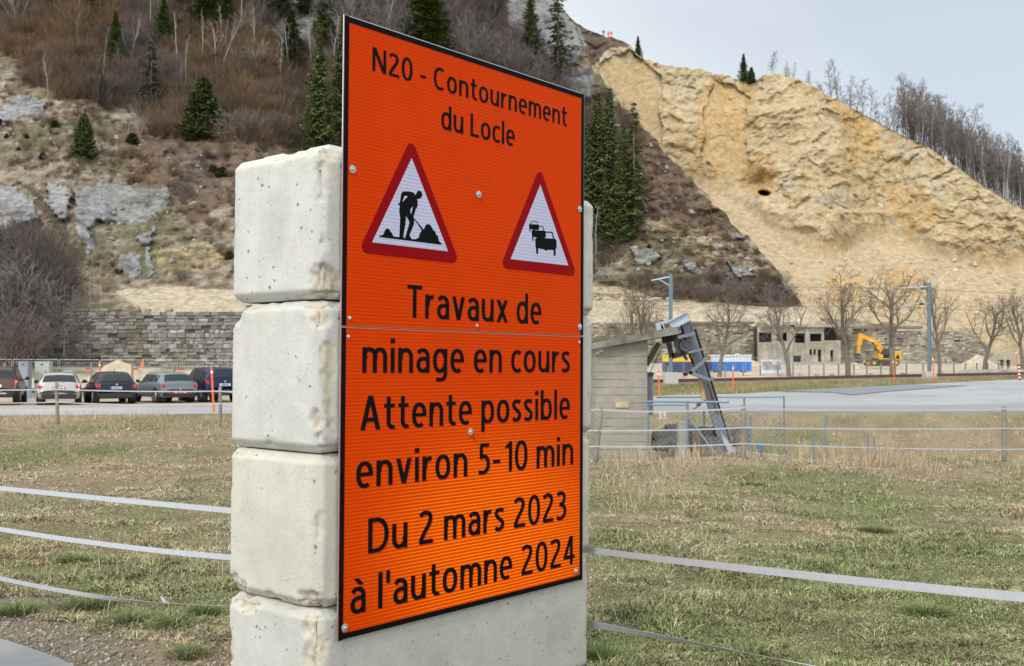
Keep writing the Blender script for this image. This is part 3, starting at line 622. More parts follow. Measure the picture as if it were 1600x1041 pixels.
dig = [[(66, 750), (100, 752), (122, 730), (135, 690), (152, 665), (178, 652), (205, 668), (218, 695), (240, 720), (258, 764), (300, 772), (345, 775), (400, 783), (430, 790), (520, 804), (575, 806), (622, 780), (632, 730), (655, 690), (690, 668), (722, 600), (745, 592), (780, 600), (802, 636), (828, 680), (850, 695), (862, 735), (890, 765), (905, 830), (940, 866), (940, 885), (66, 776)],
       [(345, 778), (352, 640), (356, 500), (344, 420), (345, 380), (352, 338), (342, 330), (336, 310), (325, 298), (330, 288), (352, 300), (354, 270), (362, 230), (372, 165), (385, 138), (410, 130), (480, 129), (530, 140), (555, 158), (566, 180), (580, 175), (592, 140), (612, 118), (640, 122), (662, 145), (670, 180), (660, 212), (632, 232), (612, 240), (592, 236), (602, 265), (606, 310), (598, 345), (575, 385), (560, 440), (545, 490), (540, 510), (510, 480), (516, 440), (530, 380), (540, 338), (515, 362), (500, 385), (500, 420), (515, 470), (530, 500), (555, 530), (552, 590), (520, 670), (490, 745), (490, 762), (512, 785), (515, 806), (470, 800), (428, 785), (428, 765), (440, 745), (450, 700), (470, 640), (488, 560), (460, 510), (436, 474), (437, 520), (432, 580), (418, 660), (402, 760), (405, 782)],
       [(534, 505), (546, 500), (600, 560), (640, 610), (690, 672), (672, 692), (650, 665), (620, 615), (590, 572)]]
hole = [(388, 280), (398, 245), (412, 205), (428, 193), (464, 200), (430, 235)]
def symbol(polys, holes, mp_, parent):
    mb = MB()
    for q in polys:
        mb.poly([mp_(p) for p in q], .0005, lambda u, w, k: (u, -.0032 - k, w))
    o = part('pictogram', mb, M['black'], parent, local=True)
    for q in holes: flat('white_field', [mp_(p) for p in q], -.0039, .0004, M['whitef'], o)
    return o
symbol(dig, [hole], cd, t1)
def car_pict(x0, y0, k):
    P = lambda a, b: (x0 + a * k, y0 + b * k + a * k * .105)
    return [[P(*q) for q in poly] for poly in (
        [(0, 50), (6, 42), (14, 40), (130, 34), (140, 42), (142, 92), (136, 98), (134, 108), (80, 112), (76, 118), (66, 118), (62, 112), (4, 106)],
        [(6, 104), (20, 104), (20, 146), (8, 146)], [(122, 104), (136, 104), (134, 146), (122, 146)],
        [(14, 42), (36, -5), (44, -5), (24, 42)], [(34, -5), (112, -11), (112, -3), (34, 3)], [(106, -8), (114, -10), (128, 36), (120, 36)])]
symbol(car_pict(1243, 640, 1.0), [], c7, t2); symbol(car_pict(1220, 603, .66)[:1] + car_pict(1220, 603, .66)[1:2] + car_pict(1220, 603, .66)[3:], [], c7, t2); symbol(car_pict(1203, 572, .47)[:2] + car_pict(1203, 572, .47)[3:], [], c7, t2)
for px, y, r in [(550, 265, .0165), (747, 304, .0165), (905, 327, .0165), (545, 497, .008), (744, 509, .008), (905, 511, .0165), (543, 526, .008), (904, 535, .008), (734, 675, .0165), (899, 892, .0165), (537.5, 981, .0165)]:
    s_, t_ = st(px, y); mb = MB()
    mb.tube([(s_, -.0035, t_), (s_, -.0052, t_), (s_, -.006, t_)], [r, r, r * .86], 20)
    mb.tube([(s_, -.0061, t_), (s_, -.0105, t_), (s_, -.0125, t_)], [r * .5, r * .46, r * .25], 6)
    part('screw', mb, M['zinc'], sign, local=True)

# ------------------------------------------------------------ concrete blocks
def concrete_mat(name):
    m = mat(name, (1, 1, 1), .88, 0, .10, 9, 0, attr=True, spec=.25, detail=9); t, b, N, l = nodes(m); src = base_src(m)
    tcn = N.new('ShaderNodeTexCoord'); mp_ = N.new('ShaderNodeMapping'); mp_.inputs['Scale'].default_value = (7, 7, .7); l(tcn.outputs['Object'], mp_.inputs[0])
    n = N.new('ShaderNodeTexNoise'); n.inputs['Scale'].default_value = 2.2; n.inputs['Detail'].default_value = 5; l(mp_.outputs[0], n.inputs[0])
    r = N.new('ShaderNodeMapRange'); r.inputs[1].default_value = .5; r.inputs[2].default_value = .72; r.inputs[3].default_value = 0; r.inputs[4].default_value = .34; l(n.outputs[0], r.inputs[0])
    x = N.new('ShaderNodeMix'); x.data_type = 'RGBA'; l(r.outputs[0], x.inputs[0]); l(src, x.inputs[6]); x.inputs[7].default_value = (.44, .40, .315, 1)
    v = N.new('ShaderNodeTexVoronoi'); v.inputs['Scale'].default_value = 34; v.inputs['Randomness'].default_value = 1; nd = N.new('ShaderNodeTexNoise'); nd.inputs['Scale'].default_value = 26; nd.inputs['Detail'].default_value = 4; l(tcn.outputs['Object'], nd.inputs[0])
    sc_ = N.new('ShaderNodeVectorMath'); sc_.operation = 'SCALE'; sc_.inputs['Scale'].default_value = .035; l(nd.outputs['Color'], sc_.inputs[0])
    ad_ = N.new('ShaderNodeVectorMath'); ad_.operation = 'ADD'; l(tcn.outputs['Object'], ad_.inputs[0]); l(sc_.outputs[0], ad_.inputs[1]); l(ad_.outputs[0], v.inputs[0])
    r2 = N.new('ShaderNodeMapRange'); r2.inputs[1].default_value = .13; r2.inputs[2].default_value = .21; r2.inputs[3].default_value = 1; r2.inputs[4].default_value = 0
    sp0 = N.new('ShaderNodeSeparateColor'); l(v.outputs['Color'], sp0.inputs[0]); k1_ = N.new('ShaderNodeMath'); k1_.operation = 'MULTIPLY_ADD'; k1_.inputs[1].default_value = 1.6; k1_.inputs[2].default_value = .55; l(sp0.outputs[1], k1_.inputs[0]); k2_ = N.new('ShaderNodeMath'); k2_.operation = 'MULTIPLY'; l(v.outputs['Distance'], k2_.inputs[0]); l(k1_.outputs[0], k2_.inputs[1]); l(k2_.outputs[0], r2.inputs[0])
    sep = N.new('ShaderNodeSeparateColor'); l(v.outputs['Color'], sep.inputs[0]); gt = N.new('ShaderNodeMath'); gt.operation = 'GREATER_THAN'; gt.inputs[1].default_value = .80; l(sep.outputs[0], gt.inputs[0])
    mu = N.new('ShaderNodeMath'); mu.operation = 'MULTIPLY'; l(r2.outputs[0], mu.inputs[0]); l(gt.outputs[0], mu.inputs[1])
    vb = N.new('ShaderNodeTexVoronoi'); vb.inputs['Scale'].default_value = 85; l(ad_.outputs[0], vb.inputs[0]); r3 = N.new('ShaderNodeMapRange'); r3.inputs[1].default_value = .12; r3.inputs[2].default_value = .22; r3.inputs[3].default_value = .75; r3.inputs[4].default_value = 0; l(vb.outputs['Distance'], r3.inputs[0])
    sep2 = N.new('ShaderNodeSeparateColor'); l(vb.outputs['Color'], sep2.inputs[0]); gt2 = N.new('ShaderNodeMath'); gt2.operation = 'GREATER_THAN'; gt2.inputs[1].default_value = .78; l(sep2.outputs[0], gt2.inputs[0])
    mu2 = N.new('ShaderNodeMath'); mu2.operation = 'MULTIPLY'; l(r3.outputs[0], mu2.inputs[0]); l(gt2.outputs[0], mu2.inputs[1]); mu0 = mu; mu = N.new('ShaderNodeMath'); mu.operation = 'MAXIMUM'; l(mu0.outputs[0], mu.inputs[0]); l(mu2.outputs[0], mu.inputs[1])
    x2 = N.new('ShaderNodeMix'); x2.data_type = 'RGBA'; l(mu.outputs[0], x2.inputs[0]); l(x.outputs[2], x2.inputs[6]); x2.inputs[7].default_value = (.25, .23, .19, 1)
    l(x2.outputs[2], b.inputs['Base Color'])
    n3 = N.new('ShaderNodeTexNoise'); n3.inputs['Scale'].default_value = 55; n3.inputs['Detail'].default_value = 8; n3.inputs['Roughness'].default_value = .7; l(tcn.outputs['Object'], n3.inputs[0])
    su = N.new('ShaderNodeMath'); su.operation = 'SUBTRACT'; l(n3.outputs[0], su.inputs[0]); l(mu.outputs[0], su.inputs[1])
    u = N.new('ShaderNodeBump'); u.inputs['Distance'].default_value = .004; u.inputs['Strength'].default_value = .8; l(su.outputs[0], u.inputs['Height']); l(u.outputs[0], b.inputs['Normal'])
    return m
M['conc'] = concrete_mat('block_concrete')
def rbox(l, r, res):
    V_, F_ = [], []
    h = np.array(l) / 2; n = 0
    for ax in range(3):
        a, b = [(1, 2), (2, 0), (0, 1)][ax]
        na, nb_ = int(l[a] / res[a]) + 2, int(l[b] / res[b]) + 2
        for sg in (-1, 1):
            ua = np.linspace(-h[a], h[a], na); ub = np.linspace(-h[b], h[b], nb_)
            A, B = np.meshgrid(ua, ub, indexing='ij'); P = np.zeros(A.shape + (3,)); P[..., a] = A; P[..., b] = B; P[..., ax] = sg * h[ax]
            V_.append(P.reshape(-1, 3)); i = np.arange((na - 1) * (nb_ - 1)); rr, cc_ = i // (nb_ - 1), i % (nb_ - 1); k = rr * nb_ + cc_ + n
            q = np.stack([k, k + nb_, k + nb_ + 1, k + 1], 1); F_.append(q if sg > 0 else q[:, ::-1]); n += na * nb_
    v = np.concatenate(V_); f = np.concatenate(F_); inn = np.clip(v, -(h - r), h - r); dlt = v - inn; ln = (np.abs(dlt) ** 1.08).sum(1, keepdims=True) ** (1 / 1.08); ln2 = np.linalg.norm(dlt, axis=1, keepdims=True)
    return inn + dlt / np.maximum(ln, 1e-9) * np.minimum(r, ln), dlt / np.maximum(ln2, 1e-9), f
def block(i, x0, x1, zb, hgt, col, chips, label):
    l = (x1 - x0, .6, hgt - .006); v, nr_, f = rbox(l, .036, (.012, .009, .009))
    h = np.array(l) / 2; e = np.sort(h - np.abs(v), axis=1)[:, 1]        # distance to the nearest edge
    Q = v + [0, 0, i * 3.7]
    dsp = (fbm(Q, .25, 2) - .5) * .003 + (fbm(Q, .02, 2) - .5) * .0012
    ew = np.clip(1.25 - e / .042, 0, 1); big = np.clip((fbm(Q, .11, 4) - .585) * 14, 0, 1)
    chip = ew * big; dsp -= chip * .015 * (.2 + 1.5 * fbm(Q, .02, 3)); tint = np.clip(chip * 1.2, 0, 1) * .55
    for (cx, cy, cz), (rx, ry, rz_), dep in chips:
        q = ((v - [cx, cy, cz]) / [rx, ry, rz_]); w = np.clip((1.0 - np.linalg.norm(q, axis=1) + (fbm(Q, .06, 4) - .5) * 1.3) * 4, 0, 1)
        dsp -= w * dep * (.1 + 1.5 * fbm(Q, .022, 4)); tint = np.maximum(tint, w)
    v = v + nr_ * dsp[:, None]
    st_ = np.clip((fbm(Q + 5, .22, 4) - .5) * 4, 0, 1)[:, None]; gs = np.clip((fbm(Q + 9, .3, 3) - .55) * 5, 0, 1)[:, None]
    c = np.array(col) * (1 - .25 * st_) + np.array([.54, .485, .38]) * .25 * st_; c = c * (1 - .10 * gs)
    c = c * (1 - tint[:, None] * .85) + np.array([.53, .46, .345]) * (.55 + .8 * fbm(Q, .02, 3)[:, None]) * tint[:, None] * .85
    # weld the six faces
    key = np.round(v * 20000).astype(np.int64); _, first, inv = np.unique(key, axis=0, return_index=True, return_inverse=True); inv = inv.ravel()
    mb = MB(); mb.add(v[first], inv[f].tolist(), 0, c[first])
    root = thing('concrete_block', label, 'concrete block', group='stacked concrete blocks'); mw = SM @ Matrix.Translation(((x0 + x1) / 2, .014 + .3, zb + hgt / 2))
    root.location = mw @ Vector((0, 0, -hgt / 2)); root.rotation_euler = mw.to_euler()
    o = link('block_body', mb.mesh('block_body', M['conc'], True), root, (0, 0, hgt / 2))
    return root
B0 = -.482; BH = .611; lx = 1.79
block(0, -.098, 1.715, B0, BH, (.49, .475, .43), [((-.90, -.29, .05), (.05, .07, .5), .02), ((-.9, .2, .29), (.05, .12, .05), .03), ((-.9, .29, -.05), (.03, .06, .25), .015), ((-.9, .05, -.22), (.02, .05, .09), .010)],
      'pale grey bottom concrete block of the stack, with a long raw broken corner')
block(1, -.098, 1.73, B0 + BH, BH, (.54, .51, .435), [((-.9, -.27, -.28), (.06, .09, .06), .03), ((-.9, .23, -.27), (.03, .09, .06), .022)],
      'warm cream concrete block, second from the ground, with vertical streaks')
block(2, -.10, 1.748, B0 + 2 * BH, BH, (.525, .51, .465), [((-.9, .26, .27), (.05, .09, .09), .045), ((-.9, -.29, .26), (.04, .07, .07), .02), ((-.9, -.27, -.17), (.03, .03, .05), .016), ((-.87, -.3, .0), (.04, .03, .2), .008)],
      'light grey concrete block third from the ground, upper far corner broken off')
bt = block(3, -.10, 1.757, B0 + 3 * BH, BH, (.54, .525, .48), [((-.88, -.29, -.24), (.07, .06, .07), .022), ((-.9, .02, .05), (.02, .012, .16), .006), ((-.88, -.28, .27), (.05, .05, .03), .012)],
      'top concrete block of the stack, with low square studs on it')
for i in range(6):
    for yy in (-.15, .15):
        mb = MB(); x = -.75 + .3 * i; z0 = BH - .008; a, b, hh = .10, .06, .036
        v = [(x - a, yy - a, z0), (x + a, yy - a, z0), (x + a, yy + a, z0), (x - a, yy + a, z0), (x - b, yy - b, z0 + hh), (x + b, yy - b, z0 + hh), (x + b, yy + b, z0 + hh), (x - b, yy + b, z0 + hh)]
        mb.add(v, [(0, 3, 2, 1), (4, 5, 6, 7), (0, 1, 5, 4), (1, 2, 6, 5), (2, 3, 7, 6), (3, 0, 4, 7)], 0, (.6, .585, .54)); part('stud', mb, M['conc'], bt, local=True)

# ------------------------------------------------------------ tape fences
M['tape'] = mat('fence_tape', (.46, .475, .51), .6, 0, .08, 30)
M['wood'] = mat('weathered_post', (.235, .205, .175), .9, 0, .3, 8, .006, 30)
def tape(pts, w, root, tw=None, n=60):
    """ribbon through 3d points; tw = list of (t, tilt in degrees)"""
    P = np.array([list(p) for p in pts]); tt = np.linspace(0, 1, len(P)); s = np.linspace(0, 1, n)
    C_ = np.stack([np.interp(s, tt, P[:, k]) for k in range(3)], 1)
    if len(P) == 3: C_ = ((1 - s) ** 2)[:, None] * P[0] + (2 * s * (1 - s))[:, None] * (2 * P[1] - (P[0] + P[2]) / 2) + (s ** 2)[:, None] * P[2]
    an = np.interp(s, [q[0] for q in tw], [R(q[1]) for q in tw]) if tw else np.zeros(n)
    tg = np.gradient(C_, axis=0); sd_ = np.stack([tg[:, 1], -tg[:, 0], 0 * s], 1); sd_ /= np.linalg.norm(sd_, axis=1, keepdims=True)
    u = np.cos(an)[:, None] * [0, 0, 1] + np.sin(an)[:, None] * sd_; nn = np.cross(u, tg / np.linalg.norm(tg, axis=1, keepdims=True)) * .0006
    v = np.stack([C_ - u * w / 2 - nn, C_ + u * w / 2 - nn, C_ + u * w / 2 + nn, C_ - u * w / 2 + nn], 1)
    mb = MB(); f = [(i * 4 + k, i * 4 + (k + 1) % 4, i * 4 + 4 + (k + 1) % 4, i * 4 + 4 + k) for i in range(n - 1) for k in range(4)] + [(0, 1, 2, 3), (n * 4 - 1, n * 4 - 2, n * 4 - 3, n * 4 - 4)]
    mb.add(v.reshape(-1, 3), f); return part('tape', mb, M['tape'], root)
def post(p, h, r, root, lean=(0, 0), m=None):
    mb = MB(); p = Vector(p); pts = [p + Vector((lean[0] * t, lean[1] * t, h * t)) + Vector((random.uniform(-.006, .006), 0, 0)) for t in (-.2, .2, .5, .8, 1)]
    mb.tube(pts, [r * 1.05, r, r * .97, r * .95, r * .88], 9); return part('post', mb, m or M['wood'], root, True)
f1 = thing('tape_fence', 'near fence of three white tapes left of the concrete blocks', 'fence', (-3.3, 6.9, 0))
for a, b, c in (((-330, 728, 9.2), (0, 763, 7.35), (372, 799, 5.75)), ((-330, 765, 9.2), (0, 827, 7.35), (372, 872, 5.75))):
    tape([V(*a), V(*b), V(*c)], .031, f1); tape([V(*c), V(435, c[1] + 6, 5.68)], .031, f1, n=6)
tape([V(-330, 822, 9.2), V(0, 904, 7.35), V(255, 942, 6.1)], .03, f1, [(0, 0), (.7, 10), (1, 75)])
tape([V(255, 942, 6.1), V(320, 946, 5.85), V(372, 948, 5.75)], .03, f1, [(0, 75), (1, 68)]); tape([V(372, 948, 5.75), V(435, 953, 5.68)], .03, f1, [(0, 68), (1, 20)], n=6)
mb = MB()
for k in range(5):
    p = V(257, 941, 6.1); mb.beam(p, p + Vector((.012 * (k - 2), .01, .03 - .01 * k)), .004, .012)
part('knot', mb, M['tape'], f1)
for px, dd in ((-330, 9.2), (437, 5.75)): post(on_ground(px, dd), 1.05, .045, f1)
f2 = thing('tape_fence', 'near fence of two white tapes running right from the concrete blocks', 'fence', (1.2, 4.5, 0))
tape([V(905, 858, 5.75), V(1240, 897, 4.3), V(1640, 937, 3.3)], .031, f2); tape([V(1640, 937, 3.3), V(1900, 955, 3.0), V(2300, 985, 2.7)], .031, f2)
tape([V(905, 972, 5.75), V(1090, 1006, 4.9), V(1310, 1048, 4.1)], .036, f2, [(0, 15), (.35, 40), (.7, 72), (1, 84)]); tape([V(1310, 1048, 4.1), V(1700, 1120, 3.2), V(2300, 1230, 2.7)], .036, f2, [(0, 84), (1, 20)])
post((float(pt(2300, 985, 2.7)[0]), 2.7, 0), 1.0, .04, f2)
f3 = thing('tape_fence', 'far fence of two white tapes on wooden posts in front of the parked cars', 'fence', (-12.7, 29.5, 0))
P_l = [(-640, 29.5), (-290, 29.6), (92, 29.7), (345, 29.6), (620, 29.2), (900, 28)]
tops = {92: 597, 345: 598}
for px, dd in P_l:
    p = on_ground(px, dd); post(p, 1.18 if px == 92 else 1.1, .05, f3, (-.06 if px == 92 else .0, 0))
def lv(y0, yy, w):
    for i in range(len(P_l) - 1):
        (a, da), (b, db_) = P_l[i], P_l[i + 1]
        pa, pb = on_ground(a, da) + Vector((0, -.055, y0)), on_ground(b, db_) + Vector((0, -.055, y0)); m_ = (pa + pb) / 2 - Vector((0, 0, yy)); tape([pa, m_, pb], w, f3, n=24)
lv(.975, .03, .032); lv(.62, .045, .026)
f4 = thing('tape_fence', 'far fence of three white tapes on weathered posts beside the concrete hut', 'fence', (8, 20, 0))
P_r = [(700, 18.6, .93, .57, .28), (930, 18.9, .95, .58, .30), (1161, 19.4, .93, .57, .28), (1567, 21.8, 1.08, .68, .25), (1980, 25, 1.05, .68, .3), (2400, 28, 1, .65, .3)]
for q in P_r: post(on_ground(q[0], q[1]), q[2] + .05, .05, f4, (.1 if q[0] == 930 else 0, 0))
for k, sg in ((2, .05), (3, .02), (4, .025)):
    for q, r in zip(P_r, P_r[1:]):
        pa, pb = on_ground(q[0], q[1]) + Vector((0, -.055, q[k])), on_ground(r[0], r[1]) + Vector((0, -.055, r[k])); tape([pa, (pa + pb) / 2 - Vector((0, 0, sg)), pb],   .028 if k == 2 else .024, f4, n=30)

# ------------------------------------------------------------ stone walls (every stone laid as geometry)
M['stone'] = mat('wall_stone', (1, 1, 1), .92, 0, .25, 1.6, .05, 4, attr=True, spec=.15, detail=9)
M['mortar'] = mat('wall_core', (.10, .092, .078), .95, 0, .3, 1)
def stone_wall(name, label, x0, x1, ydep, z0f, topf, ch, lmin, lmax, cols, seed, rough=0, skip=None, thick=1.2, th=None):
    r = np.random.default_rng(seed); yd = ydep
    root = thing(name, label, 'stone wall', ((x0 + x1) / 2, yd(.5 * (x0 + x1)), z0f(.5 * (x0 + x1))))
    mb = MB(); core = MB(); zb = min(z0f(x0), z0f(x1)) - .3; zt = max(topf(x) for x in np.linspace(x0, x1, 60)); z = zb
    while z < zt + ch:
        h = ch * r.uniform(.68, 1.32); x = x0 + r.uniform(-.3, 0)
        while x < x1:
            l = r.uniform(lmin, lmax); cx, cz = x + l / 2, z + h / 2
            if x + l * .4 > x0 and cz < topf(cx) + r.uniform(-.5, .2) * ch and not (skip and skip(cx, cz)) and r.random() > .03:
                c = np.array(cols[r.integers(len(cols))]) * r.uniform(.65, 1.25); mo = float(np.clip((fbm(np.array([[cx, 0, cz]]), 3.2, 4, .6)[0] - .46) * 5, 0, 1)) * .7; c = c * (1 - mo) + np.array([.15, .125, .085]) * r.uniform(.6, 1.2) * mo; dp = r.uniform(.3, .42) + rough * r.uniform(-.12, .12)
                g = .02; w_, hh = (l - g) / 2, (h - g) / 2; b = min(.05, hh * .3); y0 = yd(cx) - dp + .4
                j = lambda: r.uniform(-.055, .055)
                v = [(cx - w_, y0 + b, cz - hh), (cx + w_, y0 + b, cz - hh), (cx + w_, y0 + b, cz + hh), (cx - w_, y0 + b, cz + hh),
                     (cx - w_ + b + j(), y0 + j(), cz - hh + b + j()), (cx + w_ - b + j(), y0 + j(), cz - hh + b + j()), (cx + w_ - b + j(), y0 + j(), cz + hh - b + j()), (cx - w_ + b + j(), y0 + j(), cz + hh - b + j()),
                     (cx - w_, y0 + .6, cz - hh), (cx + w_, y0 + .6, cz - hh), (cx + w_, y0 + .6, cz + hh), (cx - w_, y0 + .6, cz + hh)]
                mb.add(v, [(4, 5, 6, 7), (0, 1, 5, 4), (1, 2, 6, 5), (2, 3, 7, 6), (3, 0, 4, 7), (0, 8, 9, 1), (1, 9, 10, 2), (2, 10, 11, 3), (3, 11, 8, 0)], 0, c)
            x += l
        z += h
    part('stones', mb, M['stone'], root)
    n = 40; xs = np.linspace(x0 + .25, x1 - .1, n); v = []
    for x in xs:
        a = yd(x) + .22; t = topf(x) - ch * .6
        v += [(x, a, zb), (x, a, t), (x, a + thick, t), (x, a + thick, zb)]
    f = [(i * 4 + k, i * 4 + (k + 1) % 4, i * 4 + 4 + (k + 1) % 4, i * 4 + 4 + k) for i in range(n - 1) for k in range(4)] + [(3, 2, 1, 0), (n * 4 - 4, n * 4 - 3, n * 4 - 2, n * 4 - 1)]
    core.add(v, f); part('core', core, M['mortar'], root); return root
GREYS = [(.27, .255, .235), (.22, .21, .195), (.31, .29, .26), (.185, .17, .15), (.25, .235, .20), (.34, .315, .275)]
DL = 117.0
wx = lambda px, d: (px - CX) / F * d
wz = lambda y, d: float(pt(0, y, d)[2])
def top_left(x):
    px = CX + F * x / DL
    y = np.interp(px, [60, 66, 67, 70, 71, 78, 79, 185, 190, 900], [502, 502, 496, 496, 488, 488, 480, 480, 484, 490]); return wz(y, DL)
lw = stone_wall('stone_retaining_wall', 'old dry grey ashlar wall with stepped left end behind the parked cars', wx(60, DL), wx(720, DL), lambda x: DL, lambda x: g1(x, DL - .5), top_left, .40, .38, 1.15, GREYS, 3, .9)
DR = 166.0
def top_right(x):
    px = CX + F * x / DR
    return wz(np.interp(px, [700, 915, 1170, 1175, 1310, 1400, 1500, 1520, 1545, 1560], [505, 504, 506, 509, 513, 516, 517, 521, 540, 560]), DR)
bx = lambda px: wx(px, 163.0)
rw = stone_wall('stone_retaining_wall', 'long rough pale stone wall below the quarry, behind the excavator', wx(700, DR), wx(1558, DR), lambda x: DR, lambda x: g1(x, DR - 1), top_right, .34, .4, .95,
    [(.37, .33, .265), (.32, .285, .225), (.41, .365, .29), (.28, .25, .20), (.35, .295, .215)], 5, .5)
mb = MB(); mb.box(((wx(1000, DR) + wx(1178, DR)) / 2, DR + .3, wz(504.5, DR)), (wx(1178, DR) - wx(1000, DR), 1.6, .35)); mb.box(((wx(1332, DR) + wx(1440, DR)) / 2, DR + .3, wz(512, DR)), (wx(1440, DR) - wx(1332, DR), 1.6, .4)); part('coping', mb, mat('dark_coping', (.16, .145, .12), .95, 0, .3, 1), rw)
# ------------------------------------------------------------ ruined concrete building in front of the right wall
M['plaster'] = mat('ruin_plaster', (.30, .265, .205), .95, 0, .38, .7, .03, 5, col2=(.41, .36, .27), c2s=.5, spec=.1, detail=9)
M['concrete'] = mat('old_concrete', (.34, .325, .29), .9, 0, .2, 1.2, .01, 14, col2=(.25, .24, .215), c2s=.9, spec=.2, detail=8)
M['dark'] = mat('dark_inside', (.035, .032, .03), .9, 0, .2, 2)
DB = 163.0
zg = wz(568, DB)
def wall_open(mb, x0, x1, z0, z1, y0, y1, ops):
    """solid wall with rectangular openings, as butted blocks"""
    xs = sorted({x0, x1, *[o[0] for o in ops], *[o[1] for o in ops]})
    for a, b in zip(xs, xs[1:]):
        m = (a + b) / 2; cut = sorted([(o[2], o[3]) for o in ops if o[0] < m < o[1]]); z = z0
        for c, d in cut + [(z1, z1)]:
            if c - z > 1e-4: mb.box((m, (y0 + y1) / 2, (z + c) / 2), (b - a, y1 - y0, c - z))
            z = max(z, d)
ruin = thing('ruined_building', 'ruined flat fronted concrete building with dark empty window openings', 'building', (bx(1250), DB, zg))
ops = [(bx(a), bx(b), wz(d, DB), wz(c, DB)) for a, b, c, d in ((1186, 1206, 519.5, 535), (1214.5, 1230, 520, 533), (1242, 1258, 521, 536), (1266, 1284, 521.5, 533.5), (1265, 1268.6, 546, 554.5), (1271.4, 1274.8, 546, 554.5), (1278, 1283.5, 546.5, 565.5), (1239, 1252, 556, 566))]
mb = MB(); wall_open(mb, bx(1184), bx(1288), zg - .4, wz(510, DB), DB, DB + .4, ops); part('front_wall', mb, M['plaster'], ruin)
mb = MB(); wall_open(mb, bx(1288), bx(1314), zg - .4, wz(532, DB), DB + .1, DB + .5, [(bx(1297.7), bx(1302.6), wz(565, DB), wz(547, DB))]); part('side_wall', mb, M['plaster'], ruin)
mb = MB(); mb.box((bx(1249), DB + 2.4, (zg + wz(510, DB)) / 2), (bx(1314) - bx(1184), .2, wz(510, DB) - zg)); part('dark_backing', mb, M['dark'], ruin)  # near-black back sheet, its colour standing in for shade inside the openings
mb = MB(); mb.box((bx(1215), DB + .5, wz(506, DB)), (bx(1240) - bx(1183), 2.6, .45)); mb.box((bx(1285), DB + .6, wz(509.5, DB)), (bx(1330) - bx(1241), 2.6, .4)); part('roof_slab', mb, M['concrete'], ruin)
mb = MB()
for px, w_ in ((1209.5, .5), (1236, .55), (1261, .6)): mb.beam((bx(px), DB - .12, zg - .2), (bx(px), DB - .12, wz(511, DB)), w_, .24, up=(0, 1, 0))
part('pier', mb, M['concrete'], ruin)
mb = MB(); mb.box((bx(1245), DB - .6, zg - .05), (11.5, 1.2, .5)); part('plinth', mb, M['concrete'], ruin)
# ------------------------------------------------------------ skips, banner
def skip(label, px0, px1, y0, y1, dd, low, high, frac, ribs):
    x0, x1 = wx(px0, dd), wx(px1, dd); zb, zt = wz(y1, dd), wz(y0, dd); m = (x0 + x1) / 2
    root = thing('waste_skip', label, 'skip', (m, dd, zb), 'steel skips on the quarry yard'); zm = zb + (zt - zb) * frac; dp = 2.3
    def shell(a, b, m_, nm, taper):
        mb = MB(); t = .12
        for s_ in (-1, 1): mb.box((m, dd + dp / 2 + s_ * (dp / 2 - t / 2), (a + b) / 2), (x1 - x0, t, b - a))
        for s_ in (-1, 1): mb.box((m + s_ * ((x1 - x0) / 2 - t / 2), dd + dp / 2, (a + b) / 2), (t, dp - 2 * t, b - a))
        for k in range(ribs):
            x = x0 + (k + .5) / ribs * (x1 - x0); mb.box((x, dd - .065, (a + b) / 2), (.13, .13, b - a))
        return part(nm, mb, m_, root)
    shell(zb + .12, zm, low, 'lower_shell', 0); shell(zm, zt, high, 'upper_shell', 0)
    mb = MB(); mb.box((m, dd + dp / 2, zt + .04), (x1 - x0 + .1, .1, .1)); mb.box((m, dd - .08, zt + .02), (x1 - x0 + .12, .16, .12)); mb.box((m, dd + dp + .0, zt + .02), (x1 - x0 + .12, .14, .12)); part('rim', mb, high, root)
    for s_ in (.15, .85): mb = MB(); mb.box((x0 + s_ * (x1 - x0), dd + dp / 2, zb + .05), (.3, dp * .9, .14)); part('skid', mb, M['dark'], root)
    mb = MB(); mb.box((m, dd + dp / 2, zb + .15), (x1 - x0 - .3, dp - .3, .06)); part('floor_plate', mb, M['dark'], root); return root
pb = mat('skip_blue', (.008, .17, .55), .5, 0, .12, 1.5); pn = mat('skip_navy', (.012, .028, .10), .5, 0, .15, 1.5); py = mat('skip_yellow', (.75, .50, .01), .5, 0, .1, 1.5); pw = mat('skip_white', (.62, .65, .68), .55, 0, .1, 1.5)
skip('dark navy skip with a yellow upper part, behind the leaning steel frame', 1039, 1111, 556.5, 582.5, 121, pn, py, .66, 12)
skip('bright blue skip with a white upper part, right of the navy one', 1112, 1174, 555.5, 581.5, 123, pb, pw, .62, 11)
dd = 112.0; ban = thing('site_banner', 'white company banner with two lines of grey lettering on the site fence', 'banner', (wx(1204, dd), dd, g1(wx(1204, dd), dd)))
x0, x1, zb, zt = wx(1189, dd), wx(1220, dd), wz(583.5, dd), wz(562, dd)
xs = np.linspace(x0, x1, 12); zs = np.linspace(zb, zt, 8); Xg, Zg = np.meshgrid(xs, zs); Yg = dd + .04 * np.sin(Xg * 7) + .03 * np.sin(Zg * 4)
mb = MB(); mb.grid(np.stack([Xg, Yg, Zg], -1)); o = part('sheet', mb, mat('banner_cloth', (.62, .65, .68), .7, 0, .05, 2), ban); so_ = o.modifiers.new('thick', 'SOLIDIFY'); so_.thickness = .01
mb = MB()
for x in (x0 - .05, x1 + .05): mb.cyl((x, dd + .05, zb - .3), (x, dd + .05, zt + .15), .03, 8)
part('frame', mb, M['zinc'], ban)
